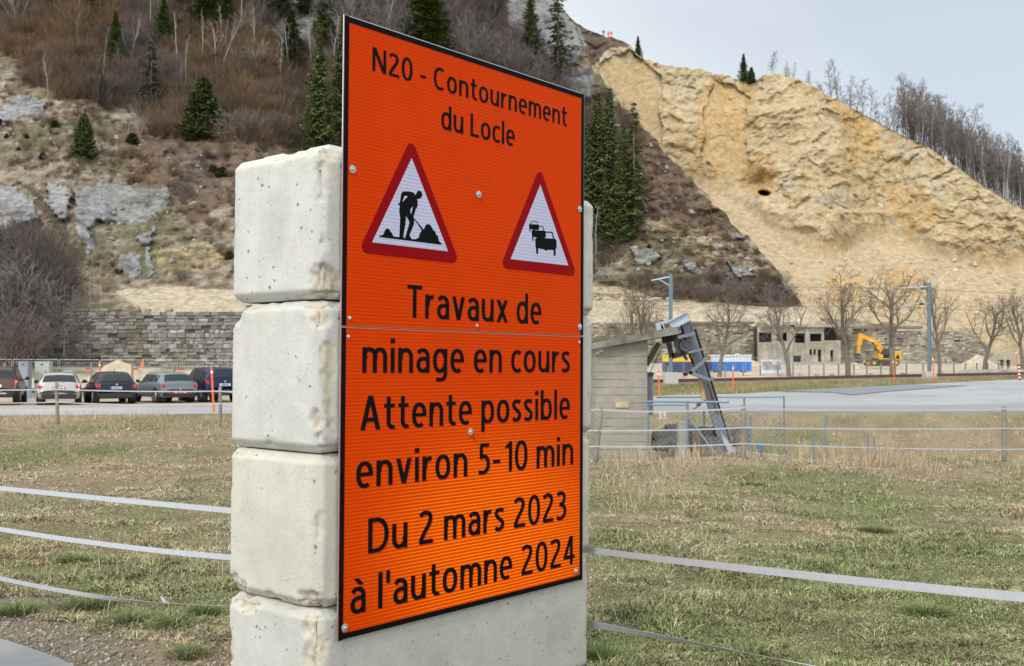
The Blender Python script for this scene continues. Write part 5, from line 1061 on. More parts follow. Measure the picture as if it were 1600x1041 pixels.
def mast(label, px, dd, ybase, ytop, fx, a1, a2, br):
    root = thing('catenary_mast', label, 'railway mast', tuple(V(px, ybase, dd)), 'overhead line masts'); up = V(px, ytop, dd); lo = V(px, ybase, dd); q = lambda a, b, dy=0: V(a, b, dd) + Vector((0, dy, 0))
    mb = MB(); mb.ibeam(lo, up, .24, .26, .03, up=(1, 0, 0)); part('column', mb, M['bluegrey'], root)
    g = g1(lo.x, dd); mb = MB(); mb.box((lo.x, dd, (lo.z + g) / 2 - .25), (fx, fx, lo.z - g + .5), bev=.04); part('footing', mb, mat('footing_concrete', (.44, .42, .37), .9, 0, .15, 2), root)
    mb = MB(); mb.cyl(q(*a1[0]), q(*a1[1]), .055, 8); mb.cyl(q(*br[0]), q(*br[1]), .05, 8); part('upper_bracket', mb, M['paint_l'], root)
    mb = MB(); mb.tube([q(*p) for p in a2], .045, 8); low = part('cantilever_arm', mb, M['paint_l'], root)
    mb = MB(); i0, i1 = q(*a2[0]), q(*a2[1]); e = i0 + (i1 - i0) * .55; f = i0 + (i1 - i0) * .95
    for k in range(5): p = e + (f - e) * k / 4; mb.cyl(p - (f - e) * .1, p + (f - e) * .1, .1, 10)
    part('insulator', mb, mat('brown_porcelain', (.09, .035, .02), .3, 0, .1), root); return root
mast('grey catenary mast behind the hut roof, nearer of the two', 1048, 80, 582, 428, 1.0, ((1047, 433), (1018, 438.5)), ((1047, 466), (1034, 466.5), (1026, 465.5), (1013, 469.5)), ((1047, 447), (1030, 437)))
mast('grey catenary mast among the bare trees right of the excavator', 1452, 92, 581, 442, .95, ((1451, 448), (1407, 450.5)), ((1450, 475), (1436, 475), (1428, 474), (1407, 479.5)), ((1450, 460), (1430, 450)))
def wire(label, pts, r=.014):
    mb = MB(); mb.tube(pts, r, 4); return single('overhead_wire', mb, M['steel'], label, 'wire', tuple(pts[0]), 'overhead railway wires')
for lbl, (a, b, c, d_) in (('upper overhead railway wire strung between the two masts', (438.5, 450.5, 434, 460)), ('lower overhead contact wire strung between the two masts', (469.5, 479.5, 464, 488))):
    p0, p1 = V(1018, a, 80), V(1407, b, 92); k = p1 - p0; wire(lbl, [p0 - k * 1.0, p0 - k * .5 - Vector((0, 0, .15)), p0, p0 + k * .5 - Vector((0, 0, .2)), p1, p1 + k * .6 - Vector((0, 0, .2)), p1 + k * 1.2])
# platform
mb = MB(); a, b = wx(1508, 105), wx(1800, 118); y0 = 103.5; z0 = g1(wx(1600, 106), 105)
mb.add([(a, y0, z0 - .3), (b, y0 + 5, z0 - .3), (b, y0 + 5, wz(577, 106)), (wx(1530, 105), y0 + .5, wz(577.5, 105)), (a, y0 + 5, z0 - .3), (b, y0 + 12, z0 - .3), (b, y0 + 12, wz(577, 106)), (wx(1530, 105), y0 + 6, wz(577.5, 105))],
    [(0, 1, 2, 3), (5, 4, 7, 6), (3, 2, 6, 7), (0, 3, 7, 4), (1, 5, 6, 2)]); o = single('railway_platform', mb, M['concrete'], 'low grey concrete railway platform with a ramp below the two people', 'platform', (a, y0, z0))

# ------------------------------------------------------------ cabinets, snow poles, cone, yard fence
def cabinet(label, px0, px1, y0, y1, dd, top, low, frac, dep=.45):
    x0, x1 = wx(px0, dd), wx(px1, dd); zt, zb = wz(y0, dd), min(wz(y1, dd), g1((x0 + x1) / 2, dd)); root = thing('utility_cabinet', label, 'utility cabinet', ((x0 + x1) / 2, dd, zb), 'utility cabinets by the car park'); zm = zb + (zt - zb) * frac; c = (x0 + x1) / 2
    mb = MB(); mb.box((c, dd + dep / 2, (zm + zt) / 2), (x1 - x0, dep, zt - zm), bev=.015); part('housing', mb, top, root)
    mb = MB(); mb.box((c, dd + dep / 2, zt + .015), (x1 - x0 + .05, dep + .05, .05), bev=.01); part('lid', mb, top, root)
    mb = MB(); mb.box((c, dd + dep / 2, (zb + zm) / 2 - .05), (x1 - x0 + .02, dep - .03, zm - zb + .1)); part('base', mb, low, root)
    mb = MB(); mb.box((c, dd - .008, (zm + zt) / 2), (x1 - x0 - .06, .016, zt - zm - .08)); dr = part('door', mb, top, root)
    mb = MB(); mb.box((c, dd - .03, zt - .13), (.14, .03, .05)); part('handle', mb, M['dark'], dr); return root
cabinet('mauve grey utility cabinet on a pale blue base right of the brown car', 28.5, 44.5, 566, 608, 56.5, mat('cabinet_grey', (.26, .265, .31), .6, 0, .1, 3), mat('cabinet_blue_base', (.36, .50, .66), .6, 0, .08, 3), .2)
cabinet('tall pale green grey utility cabinet behind the silver estate car', 54.5, 77.5, 566, 608, 57.5, mat('cabinet_green_grey', (.40, .42, .37), .6, 0, .06, 3), mat('cabinet_green_grey_base', (.40, .42, .37), .6), .06)
cabinet('low pale grey utility cabinet peeking over the silver car roof', 99, 114, 580, 607, 58, mat('cabinet_pale', (.40, .43, .45), .6, 0, .08, 3), M['concrete'], .1)
M['stake'] = mat('orange_stake', (.72, .13, .03), .6, 0, .15, 6); M['stake_w'] = mat('stake_band_white', (.75, .75, .74), .6)
def stake(label, px, y0, y1, dd, dx=0, r=.035):
    a, b = V(px + dx, y0, dd), V(px, y1, dd); root = thing('snow_pole', label, 'snow pole', tuple(b), 'orange wooden snow poles')
    mb = MB(); mb.beam(b - Vector((0, 0, .2)), a, r * 2, r * 1.5, up=(0, 1, 0)); part('shaft', mb, M['stake'], root)
    k = (a - b); p = a - k * .12; mb = MB(); mb.beam(p - k * .03, p + k * .03, r * 2 + .01, r * 1.5 + .01, up=(0, 1, 0)); part('reflector', mb, M['stake_w'], root)
stake('orange snow pole leaning behind the black hatchback roof', 159.5, 565, 612, 57, -4)
stake('tall orange snow pole at the road edge before the blue car', 334.5, 573, 643.5, 38.6, -4)
stake('orange snow pole standing right beside the concrete hut', 1030.5, 579, 626, 57, -1.5); stake('orange snow pole on the verge below the blue skip', 1145, 569, 622, 62, .5)
stake('leaning orange snow pole on the verge below the excavator', 1398, 562, 594, 84, -3); stake('orange snow pole beside the foot of the right catenary mast', 1459.5, 556, 599, 80, -2.5); stake('orange snow pole behind the red and white marker', 1592, 546, 592, 88, -5)
mk = thing('road_marker', 'red and white banded road marker pole at the right edge', 'marker post', tuple(V(1595.5, 632, 44)))
mb = MB(); mb.cyl(V(1595.5, 634, 44), V(1593.5, 594, 44), .032, 10); part('lower_pole', mb, M['zinc'], mk)
for k in range(9):
    mb = MB(); t0, t1 = k / 9, (k + 1) / 9; y = lambda t: 594 - 24 * t; x = lambda t: 1593.5 - 1.6 * t; mb.cyl(V(x(t0), y(t0), 44), V(x(t1), y(t1), 44), .042, 10); part('band', mb, (M['red'] if k % 2 == 0 else M['stake_w']), mk)
cn = thing('traffic_cone', 'small orange cone on the gravel heap behind the grey hatchback', 'traffic cone', tuple(V(223, 573, 96)))
mb = MB(); p = V(223, 573, 96); mb.cyl(p, p + Vector((0, 0, .62)), .2, 14, r1=.04); part('cone', mb, M['stake'], cn); mb = MB(); mb.box(p, (.5, .5, .05), bev=.01); part('foot', mb, M['stake'], cn)
def site_fence(label, pxs, dd, hgt, pitch_post, nwood, lamps, seed, woodh=1.15):
    rr_ = random.Random(seed); root = thing('site_fence', label, 'site fence', tuple(on_ground(pxs[0], dd(pxs[0]))))
    for a, b in zip(pxs, pxs[1:]):
        pa, pb_ = on_ground(a, dd(a)), on_ground(b, dd(b)); u = (pb_ - pa).normalized() * .06
        mb = MB(); z = Vector((0, 0, .12)); Z = Vector((0, 0, hgt)); A0, A1, B0_, B1 = pa + z + u, pa + Z + u, pb_ + z - u, pb_ + Z - u
        for s_, e_ in ((A0, A1), (A1, B1), (B1, B0_), (B0_, A0)): mb.tube([s_, e_], .013, 5)
        pn_ = part('panel_frame', mb, M['zinc'], root)
        m2 = MB(); n = 16
        for k in range(1, n): m2.tube([A0 + (B0_ - A0) * k / n, A1 + (B1 - A1) * k / n], .004, 3, cap=False)
        for k in range(1, 8): m2.tube([A0 + (A1 - A0) * k / 8, B0_ + (B1 - B0_) * k / 8], .004, 3, cap=False)
        part('wire_grid', m2, M['zinc'], pn_)
        m3 = MB(); m3.box(pa + Vector((0, 0, .07)), (.3, .7, .16), bev=.03); part('foot_block', m3, M['concrete'], root)
    for px in nwood:
        q = on_ground(px, dd(px) - .8); mb = MB(); mb.box(q + Vector((0, 0, woodh / 2 - .1)), (.14, .14, woodh + .2), bev=.02); part('post', mb, M['wood'], root)
    for px, col in lamps:
        q = on_ground(px, dd(px)); mb = MB(); mb.box(q + Vector((0, -.08, 1.35)), (.42, .08, .14) if col == 'red' else (.2, .08, .2), bev=.02); part('marker_board' if col == 'red' else 'warning_light', mb, M['stake_r'] if col == 'red' else M['lampy'], root)
M['stake_r'] = mat('marker_red', (.6, .03, .03), .5); M['lampy'] = mat('lamp_yellow', (.8, .55, .05), .5)
site_fence('wire panel site fence along the yard behind the parked cars', [-60, 20, 92, 156, 219, 287, 356, 430, 500], lambda p: 78, 2.0, 0, (8, 143, 207, 272, 333), [(139, 'red'), (212, 'red'), (284, 'red'), (352, 'red')], 1, 1.75)
site_fence('wire panel site fence with grey posts below the excavator and skips', [935, 985, 1037, 1068, 1100, 1165, 1220, 1251, 1276, 1300, 1360, 1410, 1470, 1520, 1580, 1640, 1700], lambda p: np.interp(p, [900, 1250, 1600], [97, 107, 120]), 1.9, 0, (1043, 1104, 1133, 1161, 1188, 1215, 1239, 1264, 1287, 1310, 1334, 1354, 1376, 1416, 1442, 1490, 1508, 1526, 1543, 1560), [(1350, 'y'), (1398, 'y'), (1443, 'y'), (1481, 'y'), (1521, 'y'), (1594, 'y')], 2, 1.15)

# ------------------------------------------------------------ cars
M['tyre'] = mat('tyre', (.012, .012, .012), .85); M['rim'] = mat('alloy_rim', (.45, .46, .48), .35, .8, .05); M['lamp'] = mat('tail_lamp', (.42, .008, .012), .25, 0, .1, 30, coat=.4); M['trim'] = mat('black_trim', (.02, .02, .022), .6, 0, .1, 8)
M['cglass'] = mat('car_glass', (.016, .024, .028), .05, 0, 0, spec=.45); M['plate'] = mat('plate_white', (.7, .72, .74), .5); M['plateb'] = mat('plate_blue', (.02, .08, .5), .5); M['chrome'] = mat('chrome_trim', (.6, .6, .62), .2, .9, 0)
def cr_interp(A, t):
    """Catmull-Rom along axis 0"""
    n = len(A); t = np.clip(t, 0, n - 1 - 1e-6); i = int(t); f = t - i; g = lambda k: A[min(max(k, 0), n - 1)]
    a, b, c, d_ = g(i - 1), g(i), g(i + 1), g(i + 2); lin = b + (c - b) * f; cub = .5 * (2 * b + (c - a) * f + (2 * a - 5 * b + 4 * c - d_) * f * f + (3 * b - a - 3 * c + d_) * f ** 3)
    return .55 * cub + .45 * lin
def make_car(label, px, d, heading, col, Lg, Wd, Ht, kind, plate='white', metal=.35):
    x = wx(px, d); root = thing('parked_car', label, 'car', (x, d, g1(x, d)), 'cars parked along the road', R(heading)); w = Wd / 2
    paint = mat('car_paint', col, .34, metal, .03, 2, coat=.25, spec=.35); suv = kind == 'suv'; zb = .34 if suv else .26; bl = Ht * .64
    rw_, rs = (.79, .74) if suv else (.74, .70)
    # stations: y, width factor, bottom, belt height, roof height, roof half width factor
    S_ = [(.00, .86, zb + .14, Ht * .42, Ht * .44, .80), (.05, .95, zb + .05, Ht * .50, Ht * .53, .84), (.11, .985, zb, bl - .03, bl + .01, .86), (.36 if kind == 'wagon' else (.30 if suv else .52), 1, zb, bl, Ht * .945, rw_ - .04), (.85 if kind != 'hatch' else 1.05, 1, zb, bl, Ht * .99, rw_), (1.7, 1, zb, bl - .01, Ht, rw_), (2.45, 1, zb, bl - .03, Ht * .975, rs + .01), (Lg - 1.12, .99, zb, bl - .06, bl - .02, .80), (Lg - .45, .95, zb, bl * .86, bl * .90, .78), (Lg - .08, .86, zb, bl * .72, bl * .76, .72), (Lg, .78, zb + .08, bl * .55, bl * .58, .66)]
    pr = []
    for y, f, z0, zb_, zr, wr in S_:
        a = w * f; pr.append([(0, y, z0), (a * .84, y, z0), (a * .955, y, z0 + .10), (a, y, z0 + (zb_ - z0) * .55), (a * .965, y, zb_), (w * wr, y, zr - .085), (w * wr * .80, y, zr - .012), (0, y, zr + .015)])
    A = np.array(pr)
    def S(u, v): return cr_interp(cr_interp(A, u).reshape(8, 3), v)
    NU, NV = 44, 30; us = np.linspace(0, 10, NU); vs = np.linspace(0, 7, NV)
    G = np.array([[S(u, v) for v in vs] for u in us]); Gm = G[:, ::-1] * [-1, 1, 1]; P = np.concatenate([G, Gm[:, 1:]], 1)
    mb = MB(); mb.grid(P[:, ::-1]); n0 = P.shape[1]; mb.f.append(tuple(range(n0))); mb.m.append(0); mb.f.append(tuple((NU - 1) * n0 + k for k in range(n0))[::-1]); mb.m.append(0)
    body = part('body', mb, paint, root, True, True)
    cen = np.array([0, Lg / 2, Ht * .5])
    def patchm(name, u0, u1, v0, v1, m_, par, off=.008, mirror=0, nu=9, nv=7, full=False, uv=None):
        out = None
        for sg_ in ((1, -1) if mirror else (1,)):
            g = np.array([[S(u0 + (u1 - u0) * i / (nu - 1), v0 + (v1 - v0) * k / (nv - 1)) for k in range(nv)] for i in range(nu)])
            if full: g = np.concatenate([g, (g[:, ::-1] * [-1, 1, 1])[:, 1:]], 1)
            du = np.gradient(g, axis=0); dv = np.gradient(g, axis=1); nn = np.cross(du, dv); nn /= np.maximum(np.linalg.norm(nn, axis=2, keepdims=True), 1e-9)
            sgn = np.sign(np.sum(nn * (g - cen), axis=2, keepdims=True)); g = g + nn * sgn * off
            if sg_ < 0: g = g * [-1, 1, 1]
            mb = MB(); mb.grid(g); out = part(name, mb, m_, par, True, True)
        return out
    r2 = 3 if kind != 'hatch' else 3
    patchm('rear_window', 2.2, 2.84, 5.5, 7, M['cglass'], root, .012, full=True)
    patchm('windscreen', 6.12, 6.9, 5.3, 7, M['cglass'], root, .01, full=True)
    for a_, b_ in (((3.15, 3.85), (3.95, 4.95), (5.08, 6.35)) if kind != 'hatch' else ((3.35, 4.1), (4.22, 5.05), (5.15, 6.3))): patchm('side_window', a_, b_, 4.14, 4.86, M['cglass'], root, .009, 1)
    if kind == 'hatch' or kind == 'wagon': patchm('tail_light', 1.2, 1.97, 3.75, 5.75, M['lamp'], root, .02, 1)
    else: patchm('tail_light', 1.25, 2.1, 3.9, 5.45, M['lamp'], root, .02, 1)
    patchm('rear_bumper', .02, 1.2, 1.0, 2.3, M['trim'] if kind != 'wagon' else paint, root, .006, full=False, mirror=1)
    mb = MB(); mb.box((0, .03, zb + .13), (Wd * .78, .1, .2), bev=.02); part('diffuser', mb, M['trim'], root, local=True)
    pz = Ht * .50 if kind != 'hatchg' else Ht * .36
    if label.startswith('grey'): pz = Ht * .345
    mb = MB(); mb.box((0, -.012, pz), (.52, .02, .115)); pl_ = part('number_plate', mb, M['plate'], root, local=True)
    if plate == 'eu':
        for s_ in (-1, 1): mb = MB(); mb.box((s_ * .235, -.026, pz), (.05, .008, .11)); part('blue_band', mb, M['plateb'], pl_, local=True)
    mb = MB()
    for k, wd in enumerate((.05, .035, .05, .05, .03, .05, .04)): mb.box((-.16 + k * .053, -.025, pz), (wd * .7, .006, .07))
    part('characters', mb, M['trim'], pl_, local=True)
    mb = MB(); mb.cyl((0, -.0, pz + .15), (0, -.018, pz + .15), .05, 14); part('badge', mb, M['chrome'], root, local=True)
    for sx in (-1, 1):
        mb = MB(); mb.tube([(sx * (w - .02), Lg - 1.72, bl + .02), (sx * (w + .06), Lg - 1.74, bl + .05)], .03, 8); mb.box((sx * (w + .12), Lg - 1.74, bl + .08), (.17, .10, .15), bev=.04); part('mirror', mb, M['trim'] if kind != 'suv' or col[0] < .05 else M['trim'], root, local=True)
        if kind in ('wagon', 'suv'): mb = MB(); mb.tube([(sx * w * rw_ * .9, .55, Ht - .01), (sx * w * rw_ * .9, .7, Ht + .05), (sx * w * rw_ * .9, 2.2, Ht + .05), (sx * w * rw_ * .9, 2.4, Ht - .01)], .022, 6); part('roof_rail', mb, M['chrome'] if kind == 'wagon' or col[2] > .05 else M['trim'], root, local=True)
        mb = MB(); mb.box((sx * w * .58, -.004, zb + .13), (.22, .03, .04)); part('reflector', mb, M['lamp'], root, local=True)
        for yy in (.78, Lg - .88):
            r = .345 if suv else .32
            mb = MB(); mb.cyl((sx * (w - .26), yy, r + .03), (sx * (w + .004), yy, r + .03), r + .055, 22); part('wheel_arch', mb, M['trim'], root, local=True)
            mb = MB(); mb.tube([(sx * (w - .23), yy, r), (sx * (w - .21), yy, r), (sx * (w - .03), yy, r), (sx * (w + .012), yy, r)], [r - .03, r, r, r - .03], 24); wh = part('wheel', mb, M['tyre'], root, local=True)
            mb = MB(); mb.cyl((sx * (w + .008), yy, r), (sx * (w + .022), yy, r), r * .3, 12)
            for k in range(5):
                a = 2 * math.pi * k / 5; mb.beam((sx * (w + .016), yy, r), (sx * (w + .016), yy + math.cos(a) * r * .66, r + math.sin(a) * r * .66), .055, .014, up=(sx, 0, 0))
            o_ = [(sx * (w + .016), yy + math.cos(2 * math.pi * k / 24) * r * .66, r + math.sin(2 * math.pi * k / 24) * r * .66) for k in range(25)]; mb.tube(o_, .016, 5, cap=False); part('rim', mb, M['rim'], wh, local=True)
    mb = MB(); mb.tube([(0, .75, Ht), (0, .62, Ht + .12)], [.012, .008], 6); part('antenna', mb, M['trim'], root, local=True)
    mb = MB(); mb.beam((-.02, -.0 + (.14 if kind != 'hatch' else .2), bl + .06), (.28, .16 if kind != 'hatch' else .24, bl + .1), .02, .02); part('rear_wiper', mb, M['trim'], root, local=True)
    mb = MB(); mb.box((0, Lg / 2, zb + .1), (Wd * .7, Lg * .8, .1)); part('underbody', mb, M['dark'], root, local=True)
    if label.startswith('grey'): mb = MB(); mb.beam((-w * .62, -.03, zb + .19), (w * .62, -.03, zb + .19), .02, .03); part('red_strip', mb, mat('red_trim', (.5, .01, .01), .4), root, local=True)
    if suv: mb = MB(); mb.box((0, -.01, zb + .17), (Wd * .5, .04, .06), bev=.01); part('skid_plate', mb, M['chrome'], root, local=True)
    return root
make_car('brown off-road car with roof rails cut off by the left edge', -7, 46.0, 19, (.085, .05, .032), 4.3, 1.84, 1.68, 'suv')
make_car('champagne silver estate car second from the left', 93, 46.3, 22, (.42, .39, .35), 4.5, 1.80, 1.44, 'wagon', 'eu', .6)
make_car('black hatchback with a white and blue plate between the silver and grey cars', 183, 47.3, 29, (.010, .011, .018), 4.25, 1.80, 1.46, 'hatch', 'eu', .2)
make_car('grey hatchback with a red strip in its rear bumper', 282.5, 49.0, 40, (.16, .185, .205), 4.3, 1.80, 1.45, 'hatch', 'white', .2)
make_car('dark blue off-road car half hidden behind the concrete blocks', 352, 50.0, 36, (.012, .014, .055), 4.45, 1.84, 1.66, 'suv')

# ------------------------------------------------------------ vegetation
M['bark'] = mat('bark_grey', (.16, .135, .11), .95, 0, .3, 3); M['bark_pale'] = mat('bark_pale', (.36, .34, .31), .95, 0, .3, 3); M['twig'] = mat('twigs_brown', (.155, .125, .085), .95, 0, .2, 1); M['twig_g'] = mat('twigs_grey', (.165, .14, .125), .95, 0, .2, 1); M['twig_p'] = mat('twigs_pale', (.27, .24, .215), .95, 0, .2, 1); M['twig_v'] = mat('twigs_mauve', (.16, .13, .12), .95, 0, .2, 1)
M['veg'] = mat('vegetation', (1, 1, 1), .9, 0, 0, attr=True, spec=.1)
def rv(r, k=1.0): return Vector((r.gauss(0, k), r.gauss(0, k), r.gauss(0, k)))
def bare_tree(name, label, seed, h, r0, fork, nmain, spread, up, wid, bark, twig, levels=3, stems=1, kids=(6, 5, 4), tw=.013, grp=None, droop=0.0):
    """trunk, limbs and fine twigs; built at the origin"""
    r = random.Random(seed); tk, cr_ = MB(), MB(); zmax = [0.0]
    def branch(p, d, l, rad, lev):
        n = 5 if lev < 2 else 3; pts = [p.copy()]; dd_ = d.copy()
        for i in range(n):
            dd_ = (dd_ + rv(r, .10 + .05 * lev) + Vector((0, 0, up * (.10 if lev else .03))) - Vector((0, 0, droop * lev * .05))).normalized(); pts.append(pts[-1] + dd_ * (l / n))
        rads = [max(rad * (1 - .62 * i / n), tw * .8) for i in range(n + 1)]
        (tk if lev == 0 else cr_).tube(pts, rads, 7 if lev == 0 else (5 if lev == 1 else 3), cap=False)
        if lev >= levels: return
        for k in range(kids[min(lev, 2)] if lev else nmain):
            t = (fork + (1 - fork) * (k + r.random() * .8) / nmain) if lev == 0 else (.25 + .75 * (k + r.random()) / kids[min(lev, 2)]); t = min(t, .99)
            i = min(int(t * n), n - 1); q = pts[i] + (pts[i + 1] - pts[i]) * (t * n - i); ax = (pts[i + 1] - pts[i]).normalized()
            a = r.uniform(0, 2 * math.pi) if lev else 2.4 * k + r.uniform(-.4, .4)
            sd_ = ax.cross(Vector((math.cos(a), math.sin(a), .3))).normalized(); sp_ = spread * r.uniform(.7, 1.25)
            d2 = (ax * math.cos(sp_) + sd_ * math.sin(sp_)).normalized()
            l2 = (wid * r.uniform(.75, 1.15) * (1.05 - .55 * max(0, t - fork) / (1 - fork + .01)) if lev == 0 else l * r.uniform(.42, .66) * (1.15 - .4 * t))
            branch(q, d2, l2, max(rads[i] * (.52 if lev == 0 else .55), tw), lev + 1)
    for s_ in range(stems):
        a = 2 * math.pi * s_ / max(stems, 1) + r.random(); off = Vector((math.cos(a), math.sin(a), 0)) * (.0 if stems == 1 else .18)
        d0 = (Vector((0, 0, 1)) + off * (1.6 if stems > 1 else 0) + rv(r, .03)).normalized(); branch(off - Vector((0, 0, .3)), d0, h * (1 if s_ == 0 else r.uniform(.7, .95)), r0 / math.sqrt(stems), 0)
    root = thing(name, label, 'tree', (0, 0, 0), grp); part('trunk', tk, bark, root, True, True); part('crown', cr_, twig, root, False, True)
    allz = max(float(np.concatenate(cr_.v)[:, 2].max()), float(np.concatenate(tk.v)[:, 2].max())); root['h'] = allz; return root
def spruce(name, label, seed, h, wid, dens=1.0, col=(.125, .165, .055), bare=.04, ragged=.36, kind='tree', crown_col2=(.185, .215, .075), droop=.35, shape=1.0):
    r = np.random.default_rng(seed); root = thing(name, label, kind); tk = MB(); tk.tube([(0, 0, -.4), (.02, 0, h * .4), (0, .02, h * .8), (0, 0, h)], [h * .016 + .03, h * .012 + .02, h * .005 + .01, .01], 7); part('trunk', tk, M['bark'], root, True, True)
    V_, C_ = [], []; z = h * bare
    while z < h * .985:
        t = z / h; rr_ = wid / 2 * min(1, (1 - t) ** shape * 1.08) * min(1, .55 + t * 3.5); nb = max(5, int(9 * dens))
        a0 = r.uniform(0, 6.28)
        for k in range(nb):
            if r.random() > .93 * dens + .05: continue
            a = a0 + 6.283 * k / nb + r.normal(0, .2); l = max(.12, rr_ * (1 + r.normal(0, ragged))); m = max(10, int(l * 32 * dens) + 7)
            s = np.sort(r.uniform(.08, 1.0, m)); dx = s * l; dz = -droop * l * s ** 1.3 + .22 * l * s ** 4 + .12 * l * s * t * 2
            w = .10 + .26 * l * (1 - s) * s * 2.2; side = r.choice([-1, 1], m); o = side * r.uniform(.1, 1, m) * w
            ca, sa = math.cos(a), math.sin(a); px, py_ = ca * dx - sa * o, sa * dx + ca * o; pz = z + dz - np.abs(o) * .35 + r.normal(0, .03, m)
            ln = r.uniform(.22, .46, m) * (.7 + .06 * h ** .8); th = a + side * r.uniform(.2, 1.0, m); ux, uy, uz = np.cos(th), np.sin(th), r.uniform(-.65, .05, m)
            wx_ = r.uniform(.04, .085, m) * (.75 + .05 * h); vx, vy, vz = -np.sin(th), np.cos(th), r.uniform(-.5, .5, m)
            b = np.stack([px, py_, pz], 1); U = np.stack([ux, uy, uz], 1) * ln[:, None]; Wv = np.stack([vx, vy, vz], 1) * wx_[:, None]
            V_.append(np.stack([b - Wv, b + U * .5 - Wv * .7, b + U, b + Wv * .8], 1).reshape(-1, 3)); c = np.array(col)[None] * (1 - s[:, None] * .5) + np.array(crown_col2)[None] * s[:, None] * .5
            C_.append(np.repeat(c * r.uniform(.55, 1.35, (m, 1)) * (.8 + .4 * r.random()), 4, 0))
        z += max(.13, h * .024) * r.uniform(.8, 1.2)
    v = np.concatenate(V_); me = fast_mesh('crown', v, np.arange(len(v)).reshape(-1, 4), M['veg'], np.concatenate(C_), 4); link('crown', me, root); root['h'] = h; return root
def place_on(root, first, loc, rz, sc, label, grp=None):
    if first:
        root.location = loc; root.rotation_euler = (0, 0, rz); root.scale = sc if hasattr(sc, '__len__') else (sc,) * 3; root['label'] = label
        if grp: root['group'] = grp
        return root
    return clone(root, loc, rz, sc, label, grp)
used = {}
def plant(key, root, loc, hgt, label, grp=None, wsc=1.0, rz=None):
    k = hgt / root['h']; f = key not in used; used[key] = 1
    return place_on(root, f, loc, random.uniform(0, 6.28) if rz is None else rz, (k * wsc, k * wsc, k), label, grp)
ppm = lambda d: F / d
# plane trees along the railway
PL = [bare_tree('bare_tree', '-', 11, 7.5, .24, .30, 9, .72, 1.0, 4.6, M['bark'], M['twig'], 4, 1, (9, 6, 4), .011), bare_tree('bare_tree', '-', 12, 7.0, .24, .28, 8, .85, 1.0, 4.6, M['bark'], M['twig'], 4, 1, (9, 6, 4), .011),
      bare_tree('bare_tree', '-', 13, 7.5, .22, .25, 8, .55, 1.0, 4.0, M['bark'], M['twig'], 4, 1, (9, 6, 4), .011), bare_tree('bare_tree', '-', 14, 7, .24, .10, 7, .55, 1.0, 4.0, M['bark'], M['twig'], 4, 4, (8, 5, 3), .010)]
for i, (px, yb_, yt_, d_, v_, ws, lb) in enumerate([(1003, 590, 412, 100, 3, .95, 'several stemmed bare tree rising behind the hut roof'), (1124, 586, 436, 104, 0, .95, 'bare tree behind the blue skip, with a low side limb'), (1233, 586, 448, 106, 1, .85, 'bare forked tree in front of the ruined building'),
        (1325, 587, 412, 107, 0, 1.0, 'tall round crowned bare tree left of the excavator bucket'), (1395, 586, 415, 107, 1, .95, 'broad bare tree standing before the excavator body'), (1468, 583, 428, 108, 2, .72, 'slender bare tree right beside the right catenary mast'),
        (1538, 578, 462, 112, 1, 1.05, 'low wide crowned bare tree left of the two people'), (1598, 577, 448, 114, 2, .95, 'bare tree at the right edge beyond the banded marker pole'), (1660, 577, 440, 116, 0, 1, 'bare tree right of the picture edge')]):
    p = V(px, yb_, d_); plant(('pl', v_), PL[v_], p, (yb_ - yt_) / ppm(d_), lb, 'bare trees along the railway', ws * 1.1)
